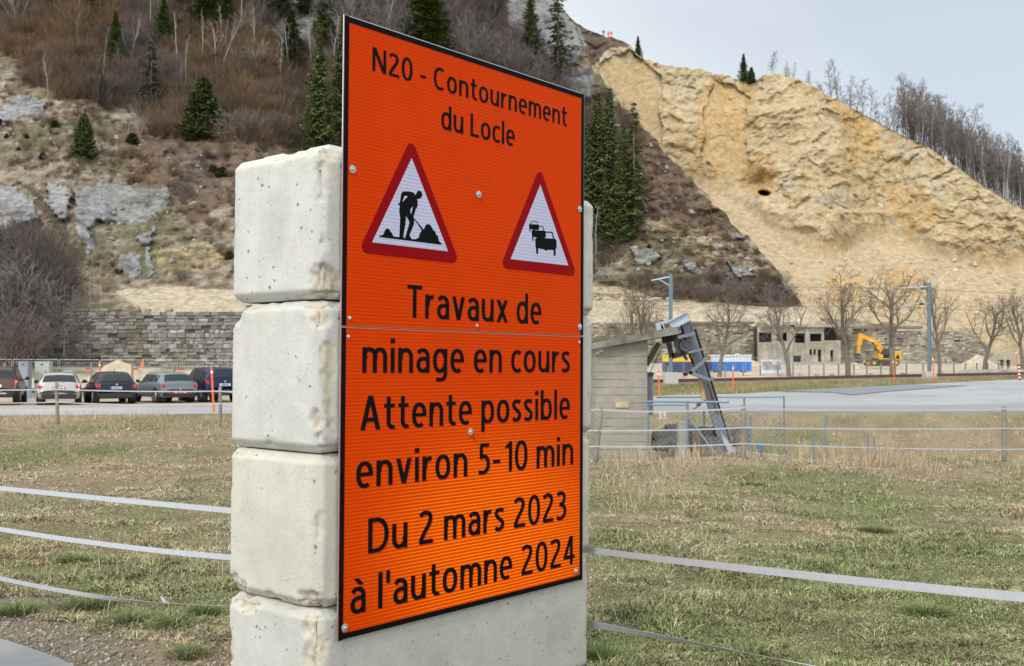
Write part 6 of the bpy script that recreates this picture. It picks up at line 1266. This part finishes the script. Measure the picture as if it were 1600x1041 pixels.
# spruces on the slope
SP = [spruce('spruce_tree', '-', 21, 14, 5.4), spruce('spruce_tree', '-', 22, 14, 5.2, .9, (.105, .14, .055)), spruce('spruce_tree', '-', 23, 14, 5.4, .55, (.11, .135, .052), .12, .4, droop=.5), spruce('spruce_tree', '-', 24, 7, 4.6, 1.2, (.085, .12, .045), .01, .22, shape=.7), spruce('spruce_tree', '-', 25, 14, 5.2, 1.0, (.16, .19, .06), .02, .3, crown_col2=(.14, .165, .05))]
def hill_plant(px, yb_, yt_, roots, key, lb, grp=None, ws=1.0, dd_=0, quarry=False):
    p = quarryP(px, yb_) if quarry else hillP(px, yb_); p = Vector(p.tolist()); d_ = p.y; plant(key, roots, p - Vector((0, 0, .15)), (yb_ - yt_) / ppm(d_) * 1.04, lb, grp, ws)
for px, yb_, yt_, v_, ws, lb in [(142, 34, -48, 1, .9, 'dark spruce cut by the top edge, left of centre of the brushy slope'), (180, 97, 16, 0, 1.0, 'upright mid green spruce amid the rust brown scrub'), (236, 178, 60, 2, 1.15, 'thin ragged yellow green spruce in the middle of the scrub'), (255, 74, -12, 0, .95, 'green spruce just above the thin ragged one'),
        (317, 214, 120, 3, 1.05, 'dense dark bushy fir standing alone low in the scrub'), (131, 243, 176, 3, .85, 'small compact dark fir on the stony ground above the grey slab'), (160, 168, 112, 2, 1.1, 'small sparse dull spruce half hidden in bare scrub'), (498, 240, 38, 0, .62, 'tall dense spruce nearest to the left edge of the orange sign'),
        (517, 248, 148, 4, .7, 'short yellow green spruce in front of the tall one beside the sign'), (480, 248, 165, 4, .75, 'light green spruce above the top of the concrete blocks'), (536, 236, 20, 1, .7, 'dark tall spruce partly hidden by the sign edge'), (455, 116, 14, 1, 1.3, 'dark wide spruce behind the pale forked birch'),
        (322, 46, -62, 1, 1.4, 'dark broad spruce at the top edge with brown bare branches before it'), (348, 52, -50, 4, 1.2, 'olive green spruce at the top edge beside the dark one'), (508, 70, -36, 0, .9, 'green spruce by the top edge just left of the sign corner'), (440, 30, -70, 1, 1.1, 'spruce top edge tree above the dark wide spruce'),
        (667, 128, -70, 4, 1.35, 'big green spruce behind the upper edge of the sign'), (645, 120, -40, 0, .9, 'narrower spruce left of the big one behind the sign'), (776, 40, -46, 2, .9, 'small thin spruce high on the grey crag'), (829, 86, -22, 0, .8, 'upright spruce in front of the grey cliff'), (872, 134, -26, 2, 1.1, 'open branched tall spruce cut out against the sky'),
        (934, 352, 148, 4, .78, 'tall spruce right behind the right edge of the sign'), (953, 352, 138, 1, .68, 'dark spruce behind its neighbours right of the sign'), (991, 352, 154, 2, .85, 'tall thin topped spruce, rightmost of the clump right of the sign'), (968, 376, 228, 4, .8, 'shorter bright spruce in front of the clump right of the sign'), (986, 362, 248, 1, .8, 'short dark spruce at the lower right of the clump'), (946, 372, 262, 0, .8, 'low spruce at the foot of the clump right of the sign'), (918, 366, 190, 1, .7, 'spruce mostly hidden behind the right edge of the sign'), (975, 330, 190, 0, .6, 'narrow spruce squeezed inside the clump right of the sign'),
        (2, 25, -40, 1, 1.0, 'dark spruce in the very top left corner')]:
    hill_plant(px, yb_, yt_, SP[v_], ('sp', v_), lb, 'spruces on the hillside', ws)
for px, yb_, yt_, v_, ws, lb in [(997, 90, 55, 0, 1.0, 'single small spruce on the skyline above the smooth rock face'), (1162, 127, 83, 1, 1.15, 'dark spruce on the notch of the skyline, taller of the pair'), (1174, 129, 104, 3, .9, 'low dark fir on the skyline beside the taller spruce')]:
    hill_plant(px, max(yb_, float(ycrest(np.array([px]))[0]) + 1), yt_, SP[v_], ('sp', v_), lb, 'spruces on the skyline', ws, quarry=True)
JN = [spruce('juniper_bush', '-', 31, 1.6, 1.5, 1.2, (.04, .06, .018), 0, .3, 'bush', shape=.5), ]
for px, yb_, yt_, lb in [(86, 198, 186, 'small round juniper on the stony slope left of the compact fir'), (11, 214, 207, 'tiny green juniper at the far left of the stony slope'), (42, 214, 208, 'tiny juniper right of the far left one'), (67, 247, 236, 'small dark juniper above the crack beside the grey slab'), (29, 234, 228, 'tiny juniper lowest on the left of the stony slope'), (347, 275, 259, 'dark juniper to the left of the top concrete block'), (333, 268, 256, 'darker small juniper touching the one beside the block'), (207, 222, 206, 'low dark juniper at the foot of the thin ragged spruce'), (1014, 386, 380, 'small green juniper between the pale boulders of the spur'), (358, 402, 390, 'little juniper beside the block, above the gravel terrace'), (950, 392, 366, 'low dark green juniper right of the concrete blocks')]:
    hill_plant(px, yb_, yt_, JN[0], ('jn', 0), lb, 'junipers on the slope', 1.15)
# pale birches and other bare trees on the slope
BI = [bare_tree('bare_birch', '-', 41, 10, .13, .35, 9, .5, 1.0, 2.6, M['bark_pale'], M['twig_p'], 3, 1, (5, 4, 3), .013), bare_tree('bare_birch', '-', 42, 9, .15, .22, 7, .55, .9, 3.6, M['bark_pale'], M['twig_p'], 3, 2, (5, 4, 4), .014), bare_tree('bare_birch', '-', 43, 11, .10, .5, 8, .45, 1.0, 1.8, M['bark_pale'], M['twig_g'], 2, 1, (5, 4, 3), .014), bare_tree('bare_birch', '-', 44, 8, .16, .18, 7, .75, .8, 4.6, M['bark_pale'], M['twig_p'], 3, 3, (5, 4, 4), .015)]
BR = [bare_tree('bare_tree', '-', 45, 9, .15, .12, 10, .6, .8, 4.2, M['twig_v'], M['twig_v'], 3, 2, (6, 5, 5), .017), bare_tree('bare_tree', '-', 46, 8, .14, .10, 10, .7, .7, 4.2, M['twig_v'], M['twig_g'], 3, 3, (6, 5, 5), .017)]
for px, yb_, yt_, v_, ws, lb in [(26, 40, -36, 3, 1.0, 'pale spreading bare tree at the top left of the slope'), (119, 72, 18, 2, 1, 'thin pale birch over the rust scrub at the left'), (164, 98, 40, 2, 1, 'thin pale birch just left of the upright green spruce'), (199, 98, 44, 0, .8, 'grey birch just right of the upright green spruce'), (234, 52, -40, 2, .8, 'straight white stem crossing the top edge near the ragged spruce'), (277, 124, 16, 2, .9, 'tall slim white birch right of the ragged spruce'), (291, 114, 50, 2, .9, 'short slim birch next to the tall slim white one'),
        (341, 112, 20, 1, 1.0, 'crooked white twin stemmed birch in the middle of the slope'), (378, 48, -50, 2, .9, 'straight birch at the top edge above the crooked one'), (376, 80, 40, 0, 1.1, 'grey small birch between the crooked and the forked ones'), (452, 118, 32, 1, .95, 'white forked birch before the dark wide spruce'), (402, 118, 56, 3, .8, 'low grey spreading birch left of the forked one'), (521, 104, 18, 0, .8, 'slim white birch close to the sign corner'), (200, 206, 160, 3, .7, 'small leaning pale birch left of the dense dark fir'), (219, 212, 172, 3, .9, 'broken pale birch stump with bent branches by the dense dark fir'), (640, 84, -40, 2, .8, 'white birch stem rising behind the top of the sign'), (604, 60, -40, 0, .8, 'bare birch left of the white stem over the sign'), (948, 444, 392, 1, .8, 'small white birch at the foot of the spur'), (931, 420, 320, 2, .9, 'thin grey birch touching the right concrete blocks'),
        (140, 480, 404, 2, .7, 'thin pale birch at the left part of the stone wall top'), (158, 480, 408, 2, .7, 'straight pale birch on the stone wall top, right one of two'), (100, 552, 440, 2, .6, 'slim pale sapling in front of the stone wall'), (56, 500, 432, 2, .6, 'pale stem inside the grey thicket at the left')]:
    hill_plant(px, min(yb_, 479), yt_, BI[v_], ('bi', v_), lb, 'birches on the hillside', ws) if yb_ <= 490 else plant(('bi', v_), BI[v_], V(px, yb_, 113), (yb_ - yt_) / ppm(113), lb, 'birches on the hillside', ws)
for i, (px, yb_, yt_, v_, ws) in enumerate([(712, 130, 12, 0, 1.0), (742, 140, 20, 1, 1.1), (770, 140, 34, 0, 1.0), (800, 150, 55, 1, 1.2), (690, 120, 10, 1, 1), (725, 90, -20, 0, 1), (825, 150, 66, 0, 1.1), (850, 158, 90, 1, 1.2), (575, 110, -20, 0, 1), (610, 110, 0, 1, 1.1), (890, 160, 100, 0, 1.0), (560, 80, -50, 1, 1)]):
    hill_plant(px, yb_, yt_, BR[v_], ('br', v_), 'mauve brown leafless tree in the thicket above the top edge of the sign', 'leafless trees above the sign', ws)
rr = random.Random(17)
for i in range(34):
    px = rr.uniform(-30, 545); yb_ = rr.uniform(20, 150) if px > 60 else rr.uniform(10, 60); v_ = rr.choice([0, 2, 2]); hp = rr.uniform(45, 85)
    hill_plant(px, yb_, yb_ - hp, BI[v_] if i % 2 else BR[i % 4 // 2], ('bi', v_) if i % 2 else ('br', i % 4 // 2), 'thin leafless tree rising out of the rust scrub on the upper left slope', 'thin trees of the scrub slope', .7 if i % 2 else .6)
for i in range(9):
    px = [40, 90, 215, 285, 390, 415, 475, 530, 560][i]; yb_ = [20, 12, 8, 22, 18, 34, 20, 22, 60][i]
    hill_plant(px, yb_, yb_ - rr.uniform(60, 95), SP[[1, 0, 4, 1, 2][i % 5]], ('sp', [1, 0, 4, 1, 2][i % 5]), 'spruce foot cut by the top edge high on the left slope', 'spruces cut by the top edge', 1.0)
# bare shrubs one can tell apart
SHB = [bare_tree('bare_shrub', '-', 51, 3.4, .06, .08, 9, .5, .8, 2.2, M['twig_v'], M['twig_v'], 3, 6, (5, 4, 4), .016), bare_tree('bare_shrub', '-', 52, 3.2, .06, .08, 9, .6, .8, 2.4, M['twig_g'], M['twig_v'], 3, 6, (5, 4, 4), .016)]
for q in SHB: q['category'] = 'shrub'
for px, yb_, yt_, v_, ws, lb in [(60, 96, 72, 0, 1.2, 'dark bare shrub on the upper left stony slope'), (37, 130, 100, 1, 1.3, 'low bare shrub at the left edge of the rust scrub'), (292, 312, 284, 0, 1.2, 'dark bare shrub right above the end of the grey slab'), (322, 270, 250, 0, 1.1, 'dark bare shrub with junipers beside the top block'), (283, 438, 416, 1, 1.2, 'bare shrub above the gravel terrace left of the blocks'), (380, 225, 165, 1, 1.2, 'tan bare shrub right of the dense dark fir'), (430, 215, 170, 0, 1.2, 'brown bare shrub halfway between the fir and the sign'), (1056, 470, 434, 1, 1.4, 'bare shrub at the foot of the spur above the hut'), (1150, 476, 432, 0, 1.5, 'brown bare shrub at the foot of the spur behind the forked tree'), (1205, 478, 440, 1, 1.3, 'bare shrub near the tip of the spur'), (1100, 474, 438, 0, 1.4, 'dark bare shrub between its neighbours at the spur foot')]:
    hill_plant(px, yb_, yt_, SHB[v_], ('sh', v_), lb, 'bare shrubs on the slope', ws)
for i, (px, yb_, yt_, d_, v_) in enumerate([(14, 560, 395, 114, 0), (48, 566, 430, 112, 1), (60, 520, 420, 119, 1), (-20, 570, 420, 110, 1), (28, 575, 480, 106, 0), (-45, 560, 380, 115, 0), (48, 480, 392, 124, 1), (5, 470, 380, 126, 0)]):
    plant(('sh', v_), SHB[v_], V(px, yb_, d_), (yb_ - yt_) / ppm(d_), 'big grey brown bare bush in the thicket at the left end of the stone wall', 'bushes of the left thicket', 1.15)
# beeches on the right ridge
RB = [bare_tree('bare_beech', '-', 61 + k, 15, .11, .36 - .06 * (k % 2), 16, .62, .75, 2.5 + .4 * (k % 3), M['bark'] if k != 1 else M['bark_pale'], M['twig_v'] if k % 2 else M['twig_g'], 4, 1, (7, 4, 3), .017) for k in range(4)]
rr = random.Random(5)
ridge_l = [(px + rr.uniform(-5, 5), rr.uniform(24, 42)) for px in range(1196, 1300, 6)] + [(px + rr.uniform(-4, 4), rr.uniform(46, 74)) for px in range(1300, 1402, 7)] + [(px + rr.uniform(-4, 4), rr.uniform(88, 112)) for px in range(1408, 1640, 3)] + [(px + rr.uniform(-4, 4), rr.uniform(70, 105)) for px in range(1415, 1640, 4)] + [(px, rr.uniform(80, 105)) for px in range(1650, 1850, 20)]
for i, (px, hp) in enumerate(ridge_l):
    y0 = float(ycrest(np.array([px]))[0]); back = rr.uniform(0, 14) if i % 3 else rr.uniform(6, 40)
    q = Vector(quarryP(px, y0 + 1).tolist()); d0 = q.y; q.x *= (d0 + back) / d0; q.y += back; q.z -= 1.0 + back * .14
    hp += (1.0 + back * .14) * ppm(d0); v_ = rr.randrange(4)
    plant(('rb', v_), RB[v_], q, hp / ppm(q.y), 'leafless tree of the beech wood on the right skyline' if px > 1402 else 'small leafless tree on the skyline above the pale quarry face', 'beech wood on the right ridge' if px > 1402 else 'small trees on the quarry skyline', rr.uniform(1.0, 1.35))
# scrub: nobody could count it
def clump(seed, n=84):
    r = np.random.default_rng(seed); q = []
    for k in range(n):
        a = r.uniform(0, 6.28); tl = r.uniform(.1, .95); L_ = r.uniform(.6, 1.05); b = np.array([math.cos(a) * r.uniform(0, .18), math.sin(a) * r.uniform(0, .18), -.05]); d_ = np.array([math.cos(a) * tl, math.sin(a) * tl, 1.0]); d_ /= np.linalg.norm(d_)
        m_ = b + d_ * L_ * .5 + r.normal(0, .03, 3); e = m_ + (d_ + r.normal(0, .2, 3)) * L_ * .5; w0, w1 = .0065, .0042
        def seg(p0, p1, wa, wb):
            s_ = np.cross(p1 - p0, r.normal(0, 1, 3)); s_ /= np.linalg.norm(s_) + 1e-9; q.append([p0 - s_ * wa, p0 + s_ * wa, p1 + s_ * wb, p1 - s_ * wb])
        seg(b, m_, w0, w0); seg(m_, e, w0, w1)
        for j in range(3):
            t = r.uniform(.2, 1); p = m_ + (e - m_) * t; seg(p, p + (d_ + r.normal(0, .45, 3)) * L_ * .28, w1, w1 * .6)
    return np.array(q).reshape(-1, 3)
CLS = [clump(70 + k) for k in range(6)]
def scatter_scrub(name, label, N, polys, hrange, colf, seed, avoid=None):
    r = np.random.default_rng(seed); V_, C_ = [], []; xs0 = [p[0] for q in polys for p in q]; ys0 = [p[1] for q in polys for p in q]; n = 0
    X_, Y_ = r.uniform(min(xs0), max(xs0), N * 6), r.uniform(min(ys0), max(ys0), N * 6)
    Pp = pt(X_, Y_, dhill0(X_, Y_)); ok = anyp(X_, Y_, polys, Pp, 46, 7) & (Y_ < ybase(X_) - 4) & (Y_ > yskyl(X_) + 3) & ~rockmask(X_, Y_, Pp); X_, Y_ = X_[ok][:N], Y_[ok][:N]
    D_ = hill_d(X_, Y_); P_ = pt(X_, Y_, D_)
    for i in range(len(X_)):
        h = r.uniform(*hrange); a = r.uniform(0, 6.28); c = CLS[r.integers(6)]; ca, sa = math.cos(a), math.sin(a); w = r.uniform(.75, 1.3)
        v = np.stack([(c[:, 0] * ca - c[:, 1] * sa) * h * w, (c[:, 0] * sa + c[:, 1] * ca) * h * w, c[:, 2] * h], 1) + P_[i]
        V_.append(v); C_.append(np.broadcast_to(np.array(colf(P_[i], X_[i], Y_[i], r)), v.shape))
    v = np.concatenate(V_); o = link(name, fast_mesh(name, v, np.arange(len(v)).reshape(-1, 4), M['veg'], np.concatenate(C_), 4)); o['kind'] = 'stuff'; tag(o, label, 'scrub'); return o
def cscrub(p, x, y, r):
    n = float(fbm(np.array([p]), 11, 3)[0]) + r.normal(0, .07)
    if n < .44: c = (.145, .115, .10)
    elif n < .58: c = (.17, .12, .085)
    else: c = (.195, .125, .072)
    return np.array(c) * r.uniform(.75, 1.25)
scatter_scrub('scrub', 'rust brown and mauve leafless scrub covering the upper left slope', 2100, [BRUSH[0]], (1.6, 3.6), cscrub, 81)
scatter_scrub('scrub', 'mauve brown leafless thicket above the sign and on the spur', 1000, [BRUSH[1], [(545, 130), (905, 150), (915, 420), (545, 400)]], (2.2, 4.5), lambda p, x, y, r: np.array((.135, .105, .095)) * r.uniform(.75, 1.25), 82)
scatter_scrub('scrub', 'brown leafless scrub around the spruce clump and along the foot of the spur', 300, [BRUSH[2], BRUSH[3]], (.9, 2.6), lambda p, x, y, r: np.array((.15, .115, .085)) * r.uniform(.75, 1.3), 83)
scatter_scrub('scrub', 'thin leafless twigs scattered over the stony lower slope', 560, [[(160, 190), (560, 230), (560, 440), (380, 440), (260, 330), (170, 260)], [(960, 160), (1100, 310), (1200, 430), (1000, 440), (985, 300)], [(925, 112), (1010, 212), (1110, 318), (1240, 465), (1200, 440), (1090, 330), (990, 220)], [(0, 130), (200, 180), (120, 280), (0, 270)]], (.5, 1.5), lambda p, x, y, r: np.array((.15, .10, .07)) * r.uniform(.75, 1.3), 84)
scatter_scrub('scrub', 'grey brown leafless thicket left of the stone wall', 120, [BRUSH[4]], (2.5, 4.5), lambda p, x, y, r: np.array((.15, .12, .105)) * r.uniform(.7, 1.25), 85)
# loose rocks on hill, spur and quarry floor
def scatter_rocks(name, label, N, polys, srange, cols, seed, quarry=False):
    r = np.random.default_rng(seed); xs0 = [p[0] for q in polys for p in q]; ys0 = [p[1] for q in polys for p in q]; X_, Y_ = r.uniform(min(xs0), max(xs0), N * 8), r.uniform(min(ys0), max(ys0), N * 8); ok = np.zeros(len(X_), bool)
    for q in polys: ok |= inpoly(X_, Y_, q)
    X_, Y_ = X_[ok][:N], Y_[ok][:N]; P_ = pt(X_, Y_, quarry_d(X_, Y_) if quarry else hill_d(X_, Y_)); mb = MB()
    bm = bmesh.new(); bmesh.ops.create_icosphere(bm, subdivisions=1, radius=1); bv = np.array([q.co[:] for q in bm.verts]); bf = [[q.index for q in fc.verts] for fc in bm.faces]; bm.free()
    for i in range(len(X_)):
        s = srange[0] + (srange[1] - srange[0]) * r.random() ** 3; v = bv * r.uniform(.65, 1.2, (len(bv), 1)) * s * r.uniform(.6, 1.25, 3); mb.add(v + P_[i] + [0, -.1, s * .15], bf, 0, np.array(cols[r.integers(len(cols))]) * r.uniform(.75, 1.2))
    o = link(name, mb.mesh(name, M['terrain'])); o['kind'] = 'stuff'; tag(o, label, 'rocks')
PALER = [(.30, .285, .26), (.24, .225, .205), (.33, .305, .27)]
scatter_rocks('loose_rocks', 'pale loose rocks strewn over the left slope', 420, [[(-40, 130), (150, 180), (380, 230), (380, 450), (120, 440), (-40, 400)]], (.08, .5), PALER, 91)
scatter_rocks('loose_rocks', 'pale loose rocks on the spur above the hut', 300, [[(985, 370), (1040, 345), (1120, 370), (1180, 400), (1240, 455), (1000, 450)], [(880, 130), (960, 160), (1000, 200), (1120, 340), (1000, 330)]], (.08, .6), PALER, 92)
scatter_rocks('loose_rocks', 'pale blocks scattered on the quarry talus and floor', 420, [[(1100, 300), (1240, 400), (1450, 400), (1640, 430), (1640, 500), (1240, 470)]], (.08, .55), [(.52, .44, .30), (.45, .37, .25)], 93, True)

# ------------------------------------------------------------ grass, stalks, pebbles
def grass(N, seed):
    r = np.random.default_rng(seed)
    u = r.random(N); d_ = 1 / (1 / 4.6 + (1 / 37.0 - 1 / 4.6) * u ** .82); c = r.uniform(-140, 1740, N); x = (c - CX) / F * d_
    rd_ = road_dist(x, d_); q = np.stack([x, d_, 0 * x], 1); keep = rd_ + (fbm(q, .35, 3) - .5) * .7 > .42
    sl_ = np.array([SMI @ Vector((a, b, 0)) for a, b in zip(x[keep], d_[keep])]); blk = (sl_[:, 0] > -.12) & (sl_[:, 0] < 1.72) & (sl_[:, 1] > 0) & (sl_[:, 1] < .64)
    hu = (x[keep] > wx(929, dh)) & (x[keep] < wx(1012, dh)) & (d_[keep] > dh - .1) & (d_[keep] < dh + 2.3); ok = ~(blk | hu); x, d_ = x[keep][ok], d_[keep][ok]; q = q[keep][ok]; n = len(x)
    cut = d_ < kcol(CX + F * x / d_, KD)[:, 5] - .15; x, d_, q = x[cut], d_[cut], q[cut]; n = len(x)
    z = gz(x, d_); g = green_mix(x, d_); isg = r.random(n) < g * .78 + .02
    tuft = np.clip((fbm(q, .34, 4, .6) - .46) * 7, 0, 2.0)
    h = (.016 + .030 * r.random(n) ** 2) * (.5 + tuft) * (1 + .02 * d_); lean = np.where(isg, r.uniform(.3, 1.6, n), r.uniform(1.0, 3.2, n)); az = r.uniform(0, 6.28, n)
    w = (.0016 + .0012 * r.random(n)) * (1 + d_ * .075); hl = h * np.where(isg, 1.15, 1.25)
    up = np.stack([np.cos(az) * lean, np.sin(az) * lean, np.ones(n)], 1); up /= np.linalg.norm(up, axis=1, keepdims=True)
    b = np.stack([x, d_, z - .004], 1); m_ = b + up * (hl * .55)[:, None]; dr = np.stack([np.cos(az), np.sin(az), -.15 * np.ones(n)], 1); e = m_ + (up * .5 + dr * .6) * (hl * .55)[:, None]
    sa = az + r.normal(1.57, .5, n); s_ = np.stack([np.cos(sa), np.sin(sa), 0 * sa], 1) * w[:, None]
    v = np.stack([b - s_, b + s_, m_ + s_ * .8, m_ - s_ * .8, e], 1).reshape(-1, 3); k = np.arange(n) * 5
    t = np.concatenate([np.stack([k, k + 1, k + 2], 1), np.stack([k, k + 2, k + 3], 1), np.stack([k + 3, k + 2, k + 4], 1)])
    straw = np.array([[.50, .40, .27], [.41, .32, .215], [.32, .24, .165], [.56, .48, .35]])[r.integers(0, 4, n)]; grn = np.array([[.19, .22, .085], [.235, .26, .11], [.155, .19, .068], [.29, .285, .145]])[r.integers(0, 4, n)]
    pat = (.72 + .56 * np.clip((fbm(q + 7, .22, 4, .65) - .5) * 2.4 + .5, 0, 1))[:, None]; rus = np.clip((fbm(q + 31, 1.1, 3) - .56) * 6, 0, .6)[:, None]; straw = straw * (1 - rus) + straw * [.86, .74, .66] * rus; col = np.where(isg[:, None], grn, straw) * r.uniform(.75, 1.2, (n, 1)) * pat
    o = link('grass', fast_mesh('grass', v, t, M['veg'], np.repeat(col, 5, 0))); o['kind'] = 'stuff'; tag(o, 'short matted dry and green grass of the field', 'grass')
grass(620000, 101)
def tall(N, seed):
    r = np.random.default_rng(seed); V_, C_ = [], []
    zones = [((935, 1180), (17.6, 21.5), 520, (.15, .5)), ((1180, 1480), (17.8, 21.8), 480, (.15, .5)), ((1480, 1640), (18.5, 23), 250, (.15, .45)), ((930, 1700), (22.5, 36), 1500, (.12, .4)), ((930, 1080), (12, 18), 420, (.12, .40)), ((-40, 360), (6.5, 10), 260, (.06, .18)), ((-60, 370), (28, 36), 900, (.12, .38)), ((940, 1640), (6, 17), 320, (.06, .18)), ((1320, 1400), (18.4, 19.6), 200, (.35, .8))]
    for (c0, c1), (d0, d1), n, (h0, h1) in zones:
        nc = max(1, n // 9); cc_, cd_ = r.uniform(c0, c1, nc), r.uniform(d0, d1, nc); k = r.integers(0, nc, n); d_ = cd_[k] + r.normal(0, .12, n); x = (cc_[k] - CX) / F * cd_[k] + r.normal(0, .12, n)
        ok = ~((x > wx(929, dh)) & (x < wx(1012, dh)) & (d_ > dh - .1) & (d_ < dh + 2.3)); x, d_ = x[ok], d_[ok]; n = len(x); z = gz(x, d_)
        h = r.uniform(h0, h1, n) * r.uniform(.6, 1.1, n); az = r.uniform(0, 6.28, n); ln_ = np.abs(r.normal(0, .45, n)); w = .0014 * (1 + d_ * .06)
        up = np.stack([np.cos(az) * ln_, np.sin(az) * ln_, np.ones(n)], 1); up /= np.linalg.norm(up, axis=1, keepdims=True); b = np.stack([x, d_, z - .01], 1); m_ = b + up * (h * .6)[:, None]; e = m_ + (up + np.stack([np.cos(az), np.sin(az), -.3 + 0 * az], 1) * .35) * (h * .4)[:, None]
        s_ = np.stack([w, 0 * w, 0 * w], 1); V_.append(np.stack([b - s_, b + s_, m_ + s_ * .8, m_ - s_ * .8, e], 1).reshape(-1, 3)); c = np.array([[.46, .37, .24], [.36, .27, .17], [.30, .21, .13], [.52, .45, .33]])[r.integers(0, 4, n)] * r.uniform(.8, 1.15, (n, 1)); C_.append(np.repeat(c, 5, 0))
    v = np.concatenate(V_); k = np.arange(len(v) // 5) * 5; t = np.concatenate([np.stack([k, k + 1, k + 2], 1), np.stack([k, k + 2, k + 3], 1), np.stack([k + 3, k + 2, k + 4], 1)])
    o = link('dry_stalks', fast_mesh('dry_stalks', v, t, M['veg'], np.concatenate(C_))); o['kind'] = 'stuff'; tag(o, 'tall dry straw stalks along the far fences', 'dry grass')
tall(0, 102)
def tufts(spots, seed):
    r = np.random.default_rng(seed)
    for px, py_, d_, rad, lb in spots:
        c = on_ground(px, d_); n = int(900 * rad / .2); a, q = r.uniform(0, 6.28, n), np.sqrt(r.random(n)) * rad; x, y = c.x + np.cos(a) * q, c.y + np.sin(a) * q; z = gz(x, y); h = r.uniform(.05, .13, n) * (1.1 - .5 * q / rad); w = .002 + 0 * x
        ln_ = .3 + .9 * q / rad; up = np.stack([np.cos(a) * ln_, np.sin(a) * ln_, np.ones(n)], 1); up /= np.linalg.norm(up, axis=1, keepdims=True); b = np.stack([x, y, z - .01], 1); m_ = b + up * (h * .55)[:, None]; e = m_ + (up + np.stack([np.cos(a), np.sin(a), -.4 + 0 * a], 1) * .5) * (h * .45)[:, None]
        sa = a + 1.57 + r.normal(0, .5, n); s_ = np.stack([np.cos(sa), np.sin(sa), 0 * a], 1) * w[:, None]; v = np.stack([b - s_, b + s_, m_ + s_ * .8, m_ - s_ * .8, e], 1).reshape(-1, 3); k = np.arange(n) * 5
        t = np.concatenate([np.stack([k, k + 1, k + 2], 1), np.stack([k, k + 2, k + 3], 1), np.stack([k + 3, k + 2, k + 4], 1)]); col = np.repeat(np.array([.165, .20, .08]) * r.uniform(.65, 1.35, (n, 1)), 5, 0)
        o = link('grass_tuft', fast_mesh('grass_tuft', v - np.array(c), t, M['veg'], col), None, c); tag(o, lb, 'grass tuft', 'green grass tufts')
tufts([(945, 0, 5.75, .17, 'fresh green grass tuft at the foot of the concrete blocks, bottom right of them'), (320, 0, 6.7, .12, 'green grass tuft beside the left side of the blocks, below the middle tape'), (140, 0, 6.9, .16, 'green tuft on the verge right of the gravel, under the lowest tape'), (205, 0, 6.45, .17, 'long green tuft at the edge of the gravel shoulder'), (300, 0, 5.75, .10, 'small green tuft at the lower edge in front of the blocks'), (1365, 0, 10.8, .16, 'darker round tussock in the middle of the right field'), (1440, 0, 6.9, .16, 'green tuft in the lower right of the field'), (120, 0, 8.6, .14, 'green tuft between the upper and the middle near tape'), (1180, 0, 15.2, .2, 'small bright tuft on the right field below the leaning frame'), (30, 0, 6.75, .15, 'green tuft on the verge at the left edge'), (275, 0, 6.35, .13, 'yellowish green tuft near the knot of the lowest tape')], 103)
def pebbles(N, seed):
    r = np.random.default_rng(seed); s = r.uniform(-3, 8, N); u = np.abs(r.normal(.22, .22, N)); x = RE0[0] - RD[0] * s + RN[0] * u; y = RE0[1] - RD[1] * s + RN[1] * u; z = gz(x, y) - .05 * (1 - sm(-.1, .5, u))
    bm = bmesh.new(); bmesh.ops.create_icosphere(bm, subdivisions=1, radius=1); bv = np.array([q.co[:] for q in bm.verts]); bf = np.array([[q.index for q in fc.verts] for fc in bm.faces]); bm.free(); nb = len(bv)
    sz = .003 + .012 * r.random(N) ** 5; v = (bv[None] * r.uniform(.6, 1.25, (N, nb, 1)) * r.uniform(.6, 1.3, (N, 1, 3)) * sz[:, None, None] + np.stack([x, y, z + sz * .3], 1)[:, None]).reshape(-1, 3); f = (bf[None] + (np.arange(N) * nb)[:, None, None]).reshape(-1, 3)
    c = np.array([[.34, .29, .23], [.26, .23, .19], [.42, .38, .32], [.22, .17, .125], [.30, .24, .17]])[r.integers(0, 5, N)] * r.uniform(.75, 1.2, (N, 1)); o = link('gravel_shoulder', fast_mesh('gravel_shoulder', v, f, M['terrain'], np.repeat(c, nb, 0))); o['kind'] = 'stuff'; tag(o, 'loose gravel along the edge of the near road', 'gravel')
pebbles(22000, 104)
def verge_grass(N, seed):
    r = np.random.default_rng(seed); c = r.uniform(600, 1760, N); k = r.random(N); D_ = kcol(c, KD); a = r.random(N) < .75; d_ = np.where(a, D_[:, 6] + (D_[:, 8] - D_[:, 6]) * k, D_[:, 11] + (D_[:, 12] - D_[:, 11]) * k); x = (c - CX) / F * d_; z = gz(x, d_); P_ = np.stack([x, d_, z - .01], 1); col = vcol(x, d_) * r.uniform(.8, 1.5, (N, 1))
    az = r.uniform(0, 6.28, N); h = r.uniform(.06, .28, N); e = P_ + np.stack([np.cos(az) * h * .6, np.sin(az) * h * .6, h], 1); s_ = np.stack([.012 + 0 * h, 0 * h, 0 * h], 1); v = np.stack([P_ - s_, P_ + s_, e], 1).reshape(-1, 3); o = link('verge_grass', fast_mesh('verge_grass', v, np.arange(N * 3).reshape(-1, 3), M['veg'], np.repeat(col, 3, 0))); o['kind'] = 'stuff'; tag(o, 'rough short grass on the verges by the railway', 'grass')
verge_grass(60000, 105)
